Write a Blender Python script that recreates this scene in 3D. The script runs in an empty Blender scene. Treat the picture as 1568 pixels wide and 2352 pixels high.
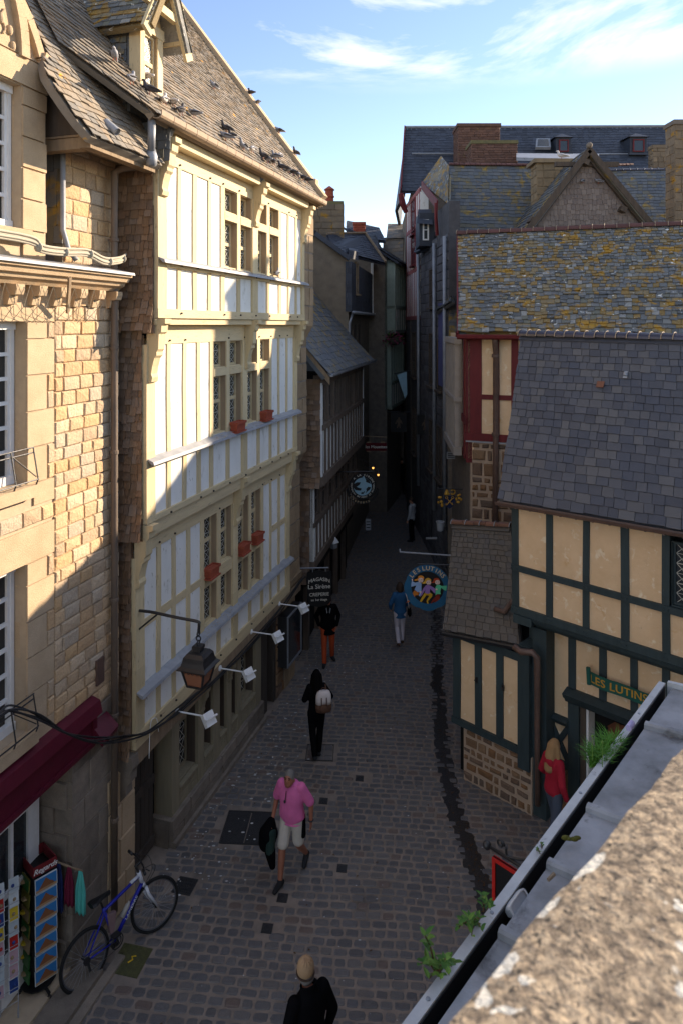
import bpy, math, random
from mathutils import Vector, Matrix, noise
R = math.radians
rnd = random.Random(7)
scene = bpy.context.scene
col = scene.collection
# ------------------------------------------------------------------ camera
CAMZ, HY, FX, CX = 8.4, 745.0, 1568.0, 784.0
cam = bpy.data.cameras.new('camera'); camo = bpy.data.objects.new('camera', cam); col.objects.link(camo)
camo.location = (0, 0, CAMZ); camo.rotation_euler = (R(90), 0, 0)
cam.sensor_fit = 'HORIZONTAL'; cam.sensor_width = 24; cam.lens = 24; cam.shift_y = -(1176 - HY) / 1568
cam.clip_start = 0.05; cam.clip_end = 3000
cam.dof.use_dof = True; cam.dof.focus_distance = 13.0; cam.dof.aperture_fstop = 7.0
scene.camera = camo
# ------------------------------------------------------------------ sun and sky
SUN_AZ, SUN_EL = 31.0, 19.5          # azimuth measured from +X towards +Y
sdir = Vector((math.cos(R(SUN_AZ)) * math.cos(R(SUN_EL)), math.sin(R(SUN_AZ)) * math.cos(R(SUN_EL)), math.sin(R(SUN_EL))))
sl = bpy.data.lights.new('sun', 'SUN'); sl.energy = 5.0; sl.angle = R(0.5); sl.color = (1.0, 0.81, 0.60)
so = bpy.data.objects.new('sun', sl); col.objects.link(so); so.location = (30, 20, 40)
so.rotation_euler = (-sdir).to_track_quat('-Z', 'Y').to_euler()
w = bpy.data.worlds.new('World'); scene.world = w; w.use_nodes = True
nt = w.node_tree; N = nt.nodes; N.clear(); LK = nt.links.new
out = N.new('ShaderNodeOutputWorld'); bg = N.new('ShaderNodeBackground'); LK(bg.outputs[0], out.inputs[0])
sky = N.new('ShaderNodeTexSky'); sky.sky_type = 'NISHITA'; sky.sun_disc = False
sky.sun_elevation = R(SUN_EL); sky.sun_rotation = R(90 - SUN_AZ); sky.altitude = 10; sky.air_density = 1.0; sky.dust_density = 0.05; sky.ozone_density = 1.3
tc = N.new('ShaderNodeTexCoord'); mp = N.new('ShaderNodeMapping'); LK(tc.outputs['Generated'], mp.inputs[0])
mp.inputs['Scale'].default_value = (1.0, 1.0, 3.6); mp.inputs['Rotation'].default_value = (0, R(-8), 0); mp.inputs['Location'].default_value = (0.37, 0, 0.1)
nz = N.new('ShaderNodeTexNoise'); LK(mp.outputs[0], nz.inputs['Vector']); nz.inputs['Scale'].default_value = 2.6; nz.inputs['Detail'].default_value = 8; nz.inputs['Roughness'].default_value = 0.6; nz.inputs['Distortion'].default_value = 0.5
rp = N.new('ShaderNodeValToRGB'); LK(nz.outputs['Fac'], rp.inputs[0]); rp.color_ramp.elements[0].position = 0.48; rp.color_ramp.elements[1].position = 0.63
mxw = N.new('ShaderNodeMix'); mxw.data_type = 'RGBA'; sp = N.new('ShaderNodeSeparateXYZ'); LK(tc.outputs['Generated'], sp.inputs[0])
b1 = N.new('ShaderNodeMapRange'); b1.interpolation_type = 'SMOOTHSTEP'; LK(sp.outputs[2], b1.inputs[0]); b1.inputs[1].default_value = .315; b1.inputs[2].default_value = .365; b1.inputs[3].default_value = .0; b1.inputs[4].default_value = .95
b2 = N.new('ShaderNodeMath'); b2.operation = 'MULTIPLY'; LK(rp.outputs[0], b2.inputs[0]); LK(b1.outputs[0], b2.inputs[1]); LK(b2.outputs[0], mxw.inputs[0]); tn = N.new('ShaderNodeMix'); tn.data_type = 'RGBA'; tn.blend_type = 'MULTIPLY'; tn.inputs[0].default_value = 1.0; tn.inputs[7].default_value = (1.0, .93, 1.0, 1); LK(sky.outputs[0], tn.inputs[6]); LK(tn.outputs[2], mxw.inputs[6]); mxw.inputs[7].default_value = (5.2, 5.1, 5.0, 1)
LK(mxw.outputs[2], bg.inputs[0]); bg.inputs[1].default_value = 0.115
scene.view_settings.view_transform = 'Standard'; scene.view_settings.look = 'None'; scene.view_settings.gamma = 1.0
scene.view_settings.exposure = 1.35; scene.view_settings.use_curve_mapping = False
scene.cycles.max_bounces = 8; scene.cycles.diffuse_bounces = 6; scene.cycles.transparent_max_bounces = 6
scene.cycles.sample_clamp_indirect = 6.0
try: scene.cycles.use_denoising = True
except Exception: pass

# ------------------------------------------------------------------ helpers
V = Vector
def P(px, py, Y): return V(((px - CX) / FX * Y, Y, CAMZ - (py - HY) / FX * Y))
def G(px, py, z=0.0):
    Y = (CAMZ - z) * FX / (py - HY); return V(((px - CX) / FX * Y, Y, z))
class Fr:
    """a vertical wall frame: s along the wall, n out of it, z up"""
    def __init__(f, x, y, dx, dy, nsign=1):
        l = math.hypot(dx, dy); f.o = V((x, y, 0)); f.s = V((dx / l, dy / l, 0)); f.n = V((f.s.y, -f.s.x, 0)) * nsign
    def pt(f, s, n, z): return f.o + f.s * s + f.n * n + V((0, 0, z))
    def pix(f, px, py, n=0.0):
        d = V(((px - CX) / FX, 1.0, -(py - HY) / FX)); q = f.o + f.n * n
        t = (q.x * f.n.x + q.y * f.n.y) / (d.x * f.n.x + d.y * f.n.y); p = d * t
        return ((p - f.o).dot(f.s), CAMZ + p.z)
    def sx(f, px, n=0.0): return f.pix(px, 745, n)[0]
    def zy(f, px, py, n=0.0): return f.pix(px, py, n)[1]
    def rot(f): return math.atan2(f.s.y, f.s.x)
def jit(a): return rnd.uniform(-a, a)

class MB:
    def __init__(b): b.v = []; b.f = []; b.m = []
    def add(b, vs, fs, mi=0):
        o = len(b.v); b.v.extend([V(p) for p in vs]); b.f.extend([tuple(i + o for i in f) for f in fs]); b.m.extend([mi] * len(fs)); return b
    def quad(b, p0, p1, p2, p3, mi=0): return b.add([p0, p1, p2, p3], [(0, 1, 2, 3)], mi)
    def hexa(b, p, mi=0):   # p: 4 bottom (ccw), 4 top
        return b.add(p, [(3, 2, 1, 0), (4, 5, 6, 7), (0, 1, 5, 4), (1, 2, 6, 5), (2, 3, 7, 6), (3, 0, 4, 7)], mi)
    def box(b, c, sx, sy, sz, rz=0.0, mi=0):   # centre of base
        c = V(c); q = Matrix.Rotation(rz, 3, 'Z'); ps = []
        for z in (0, sz):
            for x, y in ((-1, -1), (1, -1), (1, 1), (-1, 1)): ps.append(c + q @ V((x * sx / 2, y * sy / 2, z)))
        return b.hexa(ps, mi)
    def fbox(b, fr, s0, s1, n0, n1, z0, z1, mi=0, j=0.0):
        ps = []
        for z in (z0, z1):
            for s, n in ((s0, n0), (s0, n1), (s1, n1), (s1, n0)): ps.append(fr.pt(s + jit(j), n, z + jit(j)))
        if fr.s.cross(fr.n).z < 0: return b.hexa([ps[i] for i in (0, 1, 2, 3, 4, 5, 6, 7)], mi)
        return b.hexa([ps[i] for i in (3, 2, 1, 0, 7, 6, 5, 4)], mi)
    def beam(b, p, q, w, d, up=(0, 0, 1), mi=0, w2=None):
        """square bar from p to q; w across (perpendicular to up), d along up"""
        p, q = V(p), V(q); a = (q - p).normalized(); u = V(up); x = a.cross(u)
        if x.length < 1e-6: x = a.cross(V((1, 0, 0)))
        x.normalize(); u = x.cross(a); w2 = w if w2 is None else w2; ps = []
        for c, ww in ((p, w), (q, w2)):
            for i, k in ((-1, -1), (1, -1), (1, 1), (-1, 1)): ps.append(c + x * i * ww / 2 + u * k * d / 2)
        return b.hexa(ps, mi)
    def ring(b, c, x, y, rx, ry, n): return [c + x * math.cos(2 * math.pi * i / n) * rx + y * math.sin(2 * math.pi * i / n) * ry for i in range(n)]
    def loft(b, rings, mi=0, cap=True, close=True):
        n = len(rings[0]); vs = [p for r in rings for p in r]; fs = []
        for k in range(len(rings) - 1):
            for i in range(n if close else n - 1):
                j = (i + 1) % n; fs.append((k * n + i, k * n + j, (k + 1) * n + j, (k + 1) * n + i))
        if cap: fs.append(tuple(range(n - 1, -1, -1))); fs.append(tuple((len(rings) - 1) * n + i for i in range(n)))
        return b.add(vs, fs, mi)
    def tube(b, pts, r, n=8, mi=0, cap=True, flat=1.0):
        pts = [V(p) for p in pts]; rs = r if isinstance(r, (list, tuple)) else [r] * len(pts); rings = []; px = None
        for i, p in enumerate(pts):
            a = (pts[min(i + 1, len(pts) - 1)] - pts[max(i - 1, 0)]).normalized()
            if px is None:
                px = a.cross(V((0, 0, 1)));
                if px.length < 1e-4: px = a.cross(V((1, 0, 0)))
            px = (px - a * px.dot(a)).normalized(); rings.append(b.ring(p, px, a.cross(px), rs[i], rs[i] * flat, n))
        return b.loft(rings, mi, cap)
    def lathe(b, c, prof, n=16, ax=(0, 0, 1), mi=0, sx=1.0):
        c = V(c); a = V(ax).normalized(); x = a.cross(V((0, 1, 0)));
        if x.length < 1e-4: x = V((1, 0, 0))
        x.normalize(); y = a.cross(x); return b.loft([b.ring(c + a * z, x, y, max(r, 1e-4) * sx, max(r, 1e-4), n) for r, z in prof], mi)
    def ball(b, c, rx, ry=None, rz=None, n=12, m=8, mi=0, q=None):
        ry = rx if ry is None else ry; rz = rx if rz is None else rz; c = V(c); q = q or Matrix.Identity(3); rings = []
        for k in range(m + 1):
            t = math.pi * (k / m) - math.pi / 2; rr = max(math.cos(t), 0.02)
            rings.append([c + q @ V((rr * rx * math.cos(2 * math.pi * i / n), rr * ry * math.sin(2 * math.pi * i / n), rz * math.sin(t))) for i in range(n)])
        return b.loft(rings, mi)
    def prism(b, poly, vec, mi=0):
        poly = [V(p) for p in poly]; n = len(poly); v = V(vec); vs = poly + [p + v for p in poly]
        fs = [tuple(range(n - 1, -1, -1)), tuple(range(n, 2 * n))] + [(i, (i + 1) % n, (i + 1) % n + n, i + n) for i in range(n)]
        return b.add(vs, fs, mi)
    def torus(b, c, R_, r, ax=(0, 1, 0), n=32, k=8, mi=0, a0=0.0, a1=2 * math.pi):
        c = V(c); a = V(ax).normalized(); x = a.cross(V((0, 0, 1)));
        if x.length < 1e-4: x = V((1, 0, 0))
        x.normalize(); y = a.cross(x); full = abs(a1 - a0 - 2 * math.pi) < 1e-5; rings = []
        for i in range(n + 1):
            t = a0 + (a1 - a0) * i / n; d = x * math.cos(t) + y * math.sin(t); rings.append(b.ring(c + d * R_, d, a, r, r, k))
        return b.loft(rings, mi, cap=not full)
    def build(b, name, mats, parent=None, smooth=False, local=False, **props):
        off = V((0, 0, 0)); p = parent
        if not local:
            while p is not None: off = off + V(p.location); p = p.parent
        me = bpy.data.meshes.new(name); me.from_pydata([tuple(x - off) for x in b.v], [], b.f)
        mats = mats if isinstance(mats, (list, tuple)) else [mats]
        for m in mats: me.materials.append(m)
        if len(mats) > 1: me.polygons.foreach_set('material_index', b.m)
        if smooth: me.polygons.foreach_set('use_smooth', [True] * len(me.polygons))
        me.update(); o = bpy.data.objects.new(name, me); col.objects.link(o)
        if parent is not None: o.parent = parent
        for k, v in props.items(): o[k] = v
        return o
def tag(o, label, cat, group=None):
    o['label'] = label; o['category'] = cat
    if group: o['group'] = group
    return o
def thing(name, label, cat, loc=(0, 0, 0), rz=0.0, group=None):
    o = bpy.data.objects.new(name, None); col.objects.link(o); o.location = loc; o.rotation_euler = (0, 0, rz); o.empty_display_size = 0.2
    return tag(o, label, cat, group)
def kids(o): return [c for c in bpy.data.objects if c.parent == o]
def dup(o, parent=None):
    c = o.copy(); col.objects.link(c); c.parent = parent
    for k in kids(o): dup(k, c)
    return c
def struct(o): o['kind'] = 'structure'; return o
def smooth_by(o, bevel=0.0):
    if bevel:
        m = o.modifiers.new('bevel', 'BEVEL'); m.width = bevel; m.segments = 2; m.limit_method = 'ANGLE'
    return o
# text as mesh: list of (verts2d polygons)
def text_mesh(txt, size=1.0, font_shear=0.0, spacing=1.0, extrude=0.0):
    cu = bpy.data.curves.new('t', 'FONT'); cu.body = txt; cu.size = size; cu.align_x = 'CENTER'; cu.align_y = 'CENTER'; cu.shear = font_shear; cu.space_character = spacing; cu.resolution_u = 3; cu.extrude = extrude
    o = bpy.data.objects.new('t', cu); me = bpy.data.meshes.new_from_object(o)
    vs = [v.co.copy() for v in me.vertices]; fs = [tuple(p.vertices) for p in me.polygons]
    bpy.data.objects.remove(o); bpy.data.meshes.remove(me); bpy.data.curves.remove(cu); return vs, fs
def put_text(mb, txt, size, fn, mi=0, bold=0.0, **k):
    vs, fs = text_mesh(txt, size, **k)
    offs = [(0, 0)] if not bold else [(0, 0), (bold, 0.0), (-bold, 0), (0, bold * .6), (0, -bold * .6)]
    for q, (dx, dy) in enumerate(offs): mb.add([fn(p.x + dx, p.y + dy, p.z + q * 0.0004) for p in vs], fs, mi)

# ------------------------------------------------------------------ materials
def pm(name, c1, c2=None, ns=6.0, detail=5.0, rough=0.85, bump=0.15, bs=60.0, isl=0.0, islc=None, spots=(), metal=0.0, spec=0.3, stretch=(1, 1, 1), emit=None, contrast=1.0, bdist=0.01, islmix=1.0, grain=0.0):
    m = bpy.data.materials.new(name); m.use_nodes = True; t = m.node_tree; n = t.nodes; n.clear(); L = t.links.new
    o = n.new('ShaderNodeOutputMaterial'); s = n.new('ShaderNodeBsdfPrincipled'); L(s.outputs[0], o.inputs[0])
    s.inputs['Roughness'].default_value = rough; s.inputs['Metallic'].default_value = metal; s.inputs['Specular IOR Level'].default_value = spec
    tc = n.new('ShaderNodeTexCoord'); mp = n.new('ShaderNodeMapping'); L(tc.outputs['Object'], mp.inputs[0]); mp.inputs['Scale'].default_value = stretch
    def noise_(sc, de=detail, dist=0.0):
        q = n.new('ShaderNodeTexNoise'); L(mp.outputs[0], q.inputs['Vector']); q.inputs['Scale'].default_value = sc; q.inputs['Detail'].default_value = de; q.inputs['Distortion'].default_value = dist; q.inputs['Roughness'].default_value = 0.6; return q
    def ramp(src, stops, interp='LINEAR'):
        r = n.new('ShaderNodeValToRGB'); L(src, r.inputs[0]); e = r.color_ramp.elements; r.color_ramp.interpolation = interp
        while len(e) < len(stops): e.new(0.5)
        for i, (p, c) in enumerate(stops): e[i].position = p; e[i].color = (*c, 1) if len(c) == 3 else c
        return r
    def mix(f, a, b_, mode='MIX'):
        q = n.new('ShaderNodeMix'); q.data_type = 'RGBA'; q.blend_type = mode
        if isinstance(f, float): q.inputs[0].default_value = f
        else: L(f, q.inputs[0])
        for k, x in ((6, a), (7, b_)):
            if isinstance(x, tuple): q.inputs[k].default_value = (*x, 1)
            else: L(x, q.inputs[k])
        return q.outputs[2]
    c2 = c2 or tuple(x * 0.8 for x in c1)
    h = 0.22 / contrast
    base = ramp(noise_(ns).outputs['Fac'], [(0.5 - h, c2), (0.5 + h, c1)]).outputs[0]
    if islc or isl:
        g = n.new('ShaderNodeNewGeometry')
        if islc:
            k = len(islc); base2 = ramp(g.outputs['Random Per Island'], [(i / k, c) for i, c in enumerate(islc)], 'CONSTANT').outputs[0]
            base = mix(islmix, base, base2) if islmix < 1 else mix(0.35, base2, base)
        if isl:
            wn = n.new('ShaderNodeTexWhiteNoise'); wn.noise_dimensions = '1D'; L(g.outputs['Random Per Island'], wn.inputs['W'])
            a = ramp(wn.outputs['Value'], [(0, (1 - isl,) * 3), (1, (1 + isl * 0.6,) * 3)]).outputs[0]; base = mix(1.0, base, a, 'MULTIPLY')
    for sp in spots:
        c, sc, th, so_ = sp[:4]
        q = ramp(noise_(sc, sp[4] if len(sp) > 4 else 6.0, 0.4).outputs['Fac'], [(th, (0, 0, 0)), (min(th + so_, 1.0), (1, 1, 1))]).outputs[0]; base = mix(q, base, c)
    if grain:
        a = ramp(noise_(bs * 2.2, 2.0).outputs['Fac'], [(0.3, (1 - grain,) * 3), (0.7, (1 + grain,) * 3)]).outputs[0]; base = mix(1.0, base, a, 'MULTIPLY')
    L(base, s.inputs['Base Color'])
    if bump:
        bu = n.new('ShaderNodeBump'); L(noise_(bs, 6.0).outputs['Fac'], bu.inputs['Height']); bu.inputs['Strength'].default_value = min(bump * 2.5, 1.0); bu.inputs['Distance'].default_value = bdist; L(bu.outputs[0], s.inputs['Normal'])
    if emit: s.inputs['Emission Color'].default_value = (*emit[0], 1); s.inputs['Emission Strength'].default_value = emit[1]
    m['base'] = s.name; return m
M = {}
M['plaster'] = pm('white_plaster', (.78, .78, .75), (.68, .67, .62), ns=2.5, rough=.9, bump=.08, bs=25, spots=[((.50, .48, .42), 7, .60, .12), ((.36, .34, .29), 18, .64, .05)], stretch=(1, 1, .4))
M['cream_wood'] = pm('cream_painted_timber', (.66, .53, .31), (.50, .41, .25), ns=4, rough=.75, bump=.2, bs=30, isl=.12, stretch=(1.5, 1.5, .25), spots=[((.34, .27, .17), 22, .60, .10), ((.16, .12, .08), 40, .66, .05)])
M['cream_wood_h'] = pm('cream_painted_beam', (.66, .53, .31), (.52, .42, .26), ns=4, rough=.75, bump=.2, bs=30, isl=.1, stretch=(.3, .3, 2), spots=[((.34, .27, .17), 14, .60, .10), ((.16, .12, .08), 30, .67, .05)])
M['reveal_wood'] = pm('window_reveal_timber', (.40, .30, .19), (.27, .20, .13), ns=4, rough=.8, bump=.2, bs=30, stretch=(1.5, 1.5, .25))
M['ashlar'] = pm('granite_block', (.50, .345, .20), (.36, .255, .16), ns=9, rough=.9, bump=.5, bs=22, bdist=.02, islc=[(.50, .355, .215), (.48, .31, .165), (.58, .45, .31), (.38, .285, .195), (.52, .335, .165), (.42, .36, .285), (.56, .39, .225), (.46, .36, .25)], spots=[((.42, .20, .07), 7, .68, .08)], grain=.14)
M['granite'] = pm('dressed_granite', (.50, .375, .245), (.40, .295, .185), ns=3, rough=.9, bump=.35, bs=90, grain=.22, spots=[((.42, .24, .1), 6, .7, .06)])
M['pier_stone'] = pm('brown_pier_stone', (.34, .245, .15), (.25, .18, .11), ns=4, bump=.4, bs=40, isl=.18, grain=.2)
M['mortar'] = pm('pale_mortar', (.46, .36, .245), (.38, .295, .205), ns=8, bump=.2, bs=60)
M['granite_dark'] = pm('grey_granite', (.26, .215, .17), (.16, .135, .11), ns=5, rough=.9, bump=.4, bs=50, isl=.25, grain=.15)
M['alley_stone'] = pm('shade_darkened_granite', (.115, .112, .12), (.07, .07, .077), ns=5, rough=.9, bump=.4, bs=40, isl=.3, grain=.15)  # darker granite, the deep alley shade is put into its colour
M['gutter_rim'] = pm('pale_gutter_rim', (.50, .50, .49), (.38, .38, .38), ns=9, rough=.55, bump=.1, bs=40, spots=[((.2, .19, .18), 14, .64, .08)])
M['slate_old'] = pm('old_brown_slate', (.24, .20, .15), (.15, .13, .105), ns=9, rough=.7, bump=.2, bs=60, islc=[(.26, .21, .155), (.20, .175, .145), (.30, .25, .19), (.17, .165, .155), (.27, .205, .14), (.22, .20, .175)], spots=[((.60, .33, .03), 2.6, .665, .03), ((.36, .30, .16), 9, .66, .1)])
M['slate_blue'] = pm('blue_grey_slate', (.075, .08, .10), (.055, .058, .07), ns=7, rough=.55, bump=.2, bs=50, islc=[(.078, .080, .092), (.062, .064, .076), (.098, .097, .104), (.070, .070, .078), (.125, .118, .112), (.066, .07, .086), (.085, .084, .090), (.105, .10, .098), (.058, .058, .066)], spots=[((.16, .155, .15), 26, .68, .08)])
M['slate_bay'] = pm('brown_grey_slate', (.10, .085, .070), (.075, .065, .055), ns=7, rough=.6, bump=.2, bs=50, islc=[(.105, .090, .074), (.088, .077, .066), (.120, .105, .088), (.095, .088, .084), (.11, .09, .07)], spots=[((.17, .15, .12), 26, .68, .08)])
M['slate_moss'] = pm('lichen_covered_slate', (.13, .135, .125), (.08, .085, .08), ns=8, rough=.85, bump=.5, bs=40, bdist=.02, islc=[(.16, .165, .165), (.29, .20, .075), (.13, .135, .14), (.33, .19, .03), (.24, .235, .215), (.29, .17, .025), (.17, .165, .12), (.10, .105, .11), (.29, .22, .11), (.20, .20, .195), (.36, .35, .32)], spots=[((.36, .20, .025), 2.2, .56, .08, 9.0), ((.15, .155, .155), 3.2, .54, .08, 7.0), ((.70, .69, .63), 6, .655, .03), ((.70, .69, .63), 12, .655, .03), ((.03, .03, .028), 6.5, .66, .06)])
M['slate_far'] = pm('weathered_far_slate', (.09, .10, .115), (.065, .07, .08), ns=6, rough=.7, bump=.2, bs=40, islc=[(.11, .122, .13), (.092, .102, .115), (.135, .14, .14), (.14, .125, .08)], spots=[((.27, .175, .03), 2.2, .55, .10, 9.0), ((.4, .4, .36), 14, .72, .04)])
M['slate_dark'] = pm('dark_blue_slate', (.045, .055, .075), (.035, .04, .055), ns=6, rough=.6, bump=.2, bs=40, isl=.3)
M['shingle'] = pm('weathered_oak_shingle', (.24, .15, .09), (.14, .09, .06), ns=10, rough=.9, bump=.5, bs=40, bdist=.015, stretch=(2.5, 2.5, .4), islc=[(.25, .155, .095), (.19, .125, .08), (.31, .205, .13), (.22, .135, .075), (.16, .115, .085), (.28, .21, .16)])
M['shingle_grey'] = pm('grey_wood_shingle', (.20, .165, .145), (.13, .105, .095), ns=10, rough=.9, bump=.4, bs=40, islc=[(.20, .165, .145), (.165, .135, .122), (.24, .20, .175), (.18, .145, .125)])
M['lead'] = pm('weathered_lead', (.32, .33, .35), (.21, .22, .24), ns=5, rough=.55, bump=.1, bs=30, spec=.5, spots=[((.55, .54, .5), 18, .70, .04), ((.10, .095, .085), 4, .66, .12)])
M['lead_sheet'] = pm('stained_lead_sheet', (.31, .31, .32), (.16, .16, .16), ns=3.5, rough=.6, bump=.15, bs=25, spec=.4, contrast=1.4, spots=[((.05, .045, .042), 5, .60, .12), ((.55, .54, .5), 30, .72, .03)])
M['zinc'] = pm('zinc_sheet', (.28, .30, .33), (.20, .21, .23), ns=4, rough=.5, bump=.05, metal=.3, spots=[((.10, .09, .08), 6, .66, .1)])
M['copper'] = pm('brown_downpipe', (.13, .075, .055), (.08, .05, .04), ns=8, rough=.5, bump=.1, spec=.5)
M['gutter'] = pm('weathered_gutter', (.36, .26, .17), (.27, .20, .14), ns=5, rough=.7, bump=.1)
M['pipe_cream'] = pm('brown_weathered_pipe', (.17, .125, .09), (.10, .08, .065), ns=6, rough=.6, bump=.15, stretch=(1, 1, .4))  # the pipe's own weathered brown
M['teal'] = pm('teal_painted_timber', (.040, .060, .064), (.026, .040, .044), ns=5, rough=.6, bump=.2, bs=30, isl=.12, stretch=(2, 2, .3), spots=[((.15, .17, .165), 40, .72, .04)])
M['cream'] = pm('cream_plaster', (.76, .55, .34), (.64, .44, .25), ns=2.2, rough=.9, bump=.25, bs=14, contrast=1.0, spots=[((.58, .33, .14), 3, .60, .14), ((.80, .67, .48), 6, .58, .1), ((.45, .32, .2), 26, .68, .03)])
M['red_wood'] = pm('oxblood_timber', (.15, .018, .020), (.095, .012, .014), ns=6, rough=.65, bump=.2, bs=30, stretch=(2, 2, .3))
M['rubble'] = pm('rubble_stone', (.20, .12, .07), (.12, .075, .05), ns=9, rough=.9, bump=.5, bs=30, bdist=.02, islc=[(.20, .115, .06), (.13, .085, .06), (.25, .155, .085), (.16, .11, .08), (.22, .11, .045), (.105, .08, .065)], grain=.2)
M['rubble_mortar'] = pm('sandy_mortar', (.42, .31, .22), (.33, .24, .17), ns=8, bump=.25, bs=50)
M['brick'] = pm('old_brick', (.16, .085, .06), (.10, .06, .05), ns=9, rough=.9, bump=.3, bs=40, isl=.25, spots=[((.20, .14, .05), 4, .64, .1)])
M['iron'] = pm('black_iron', (.02, .02, .022), (.012, .012, .013), rough=.45, bump=.1, spec=.5, spots=[((.10, .05, .03), 20, .68, .06)])
M['black'] = pm('black_paint', (.012, .012, .013), rough=.5, bump=0)
M['dark'] = pm('dark_interior', (.008, .007, .007), rough=.9, bump=0)
M['white'] = pm('white_paint', (.74, .74, .73), (.66, .66, .65), ns=12, rough=.45, bump=.05, spots=[((.35, .33, .3), 25, .73, .04)])
M['glass'] = pm('window_glass', (.03, .036, .04), (.02, .023, .026), rough=.08, bump=.06, bs=9, spec=.6)
M['glass_old'] = pm('leaded_glass', (.10, .10, .085), (.045, .045, .038), ns=6, rough=.2, bump=.15, bs=14, spec=.5)
M['leading'] = pm('window_leading', (.50, .48, .40), (.38, .37, .32), rough=.6, bump=0)
M['terracotta'] = pm('terracotta', (.36, .085, .04), (.24, .05, .03), ns=12, rough=.8, bump=.1)
M['soil'] = pm('dry_soil', (.10, .075, .055), (.35, .33, .3), ns=50, rough=1, bump=.4)
M['burgundy'] = pm('burgundy_boards', (.105, .008, .022), (.075, .006, .016), ns=6, rough=.5, bump=.1, spots=[((.4, .3, .3), 30, .74, .03)])
M['setts'] = pm('granite_sett', (.135, .122, .114), (.09, .083, .08), ns=14, rough=.55, bump=.5, bs=70, bdist=.012, spec=.5, islc=[(.122, .115, .112), (.092, .088, .090), (.150, .138, .130), (.108, .105, .110), (.132, .118, .108), (.080, .077, .080), (.150, .102, .078), (.116, .11, .108), (.130, .124, .124), (.112, .106, .11), (.098, .094, .096), (.124, .116, .11)], grain=.25)
M['joint'] = pm('sandy_joint', (.26, .212, .172), (.18, .150, .125), ns=5, rough=.9, bump=.3, bs=50, spots=[((.10, .088, .076), .8, .58, .14)])
M['channel'] = pm('wet_channel', (.022, .017, .013), (.012, .009, .008), ns=8, rough=.35, bump=.5, bs=25, spec=.5)
M['cast'] = pm('cast_iron_cover', (.025, .025, .027), (.015, .015, .016), ns=20, rough=.45, bump=.4, bs=80, spec=.5)
M['brass_cover'] = pm('mossy_cover', (.10, .10, .035), (.06, .06, .03), ns=16, rough=.6, bump=.4, bs=80)
M['dark_wood'] = pm('dark_weathered_wood', (.065, .052, .042), (.038, .031, .026), ns=6, rough=.8, bump=.3, bs=30, stretch=(2, 2, .25))
M['bare_wood'] = pm('bare_weathered_wood', (.30, .22, .14), (.18, .13, .085), ns=6, rough=.85, bump=.4, bs=30, stretch=(1.5, 1.5, .4))
M['brown_wood'] = pm('brown_timber', (.10, .075, .055), (.06, .047, .037), ns=6, rough=.8, bump=.3, bs=30, stretch=(2, 2, .3))
M['olive_wood'] = pm('olive_beige_paint', (.28, .24, .16), (.21, .18, .12), ns=5, rough=.7, bump=.15, stretch=(2, 2, .3))
M['render'] = pm('grey_render', (.21, .175, .13), (.14, .118, .09), ns=3, rough=.95, bump=.4, bs=30)
M['skin'] = pm('skin', (.46, .235, .15), (.40, .19, .115), ns=8, rough=.5, bump=0)
M['skin_tan'] = pm('tanned_skin', (.30, .125, .075), (.25, .095, .055), ns=8, rough=.5, bump=0)
def flat(name, c, rough=.85, bump=.08, **k): M[name] = pm(name, c, tuple(x * .82 for x in c), rough=rough, bump=bump, **k); return M[name]
flat('pink_cotton', (.66, .15, .36)); flat('beige_cotton', (.50, .46, .40)); flat('black_cloth', (.004, .004, .005), spec=.04); flat('green_cloth', (.012, .03, .025))
flat('orange_cloth', (.42, .06, .015)); flat('blue_cloth', (.025, .10, .22)); flat('white_cloth', (.62, .56, .60)); flat('hoodie_cloth', (.42, .43, .44)); flat('red_cloth', (.36, .012, .03))
flat('jeans', (.07, .085, .12)); flat('canvas', (.62, .55, .52)); flat('brown_leather', (.10, .05, .03)); flat('shoe_black', (.015, .015, .017)); flat('hair_black', (.004, .0035, .0035), spec=.05); flat('hair_brown', (.05, .03, .02)); flat('hair_blonde', (.34, .20, .09)); flat('hair_grey', (.16, .15, .14)); flat('knit_beige', (.38, .25, .14), bump=.3, bs=80)
flat('teal_cloth', (.10, .50, .44)); flat('maroon_cloth', (.16, .012, .04)); flat('navy_cloth', (.015, .03, .12))
# ------------------------------------------------------------------ generic builders
class Pl:
    """a sloping plane with axes u, v; pixel -> (u, v)"""
    def __init__(f, o, u, v): f.o = V(o); f.u = V(u).normalized(); v = V(v); f.v = (v - f.u * v.dot(f.u)).normalized(); f.n = f.u.cross(f.v); f.n = f.n if f.n.z > 0 else -f.n
    def pt(f, a, b_, h=0.0): return f.o + f.u * a + f.v * b_ + f.n * h
    def pix(f, px, py):
        d = V(((px - CX) / FX, 1.0, -(py - HY) / FX)); q = f.o - V((0, 0, CAMZ)); p = d * (q.dot(f.n) / d.dot(f.n)) - q
        return (p.dot(f.u), p.dot(f.v))
def inside(p, poly):
    c = False; n = len(poly)
    for i in range(n):
        (x1, y1), (x2, y2) = poly[i], poly[(i + 1) % n]
        if (y1 > p[1]) != (y2 > p[1]) and p[0] < (x2 - x1) * (p[1] - y1) / (y2 - y1) + x1: c = not c
    return c
def slate(mb, a, b_, c, d, n, lift, th, mi=0):
    """a b lower edge, c d upper edge; lifted at the lower edge"""
    a1, b1 = a + n * (lift + jit(lift * .35)), b_ + n * (lift + jit(lift * .35)); c1, d1 = c + n * lift * .12, d + n * lift * .12
    mb.add([a1, b1, c1, d1, a1 - n * th, b1 - n * th], [(0, 1, 2, 3), (4, 5, 1, 0), (4, 0, 3), (1, 5, 2)], mi)
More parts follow.
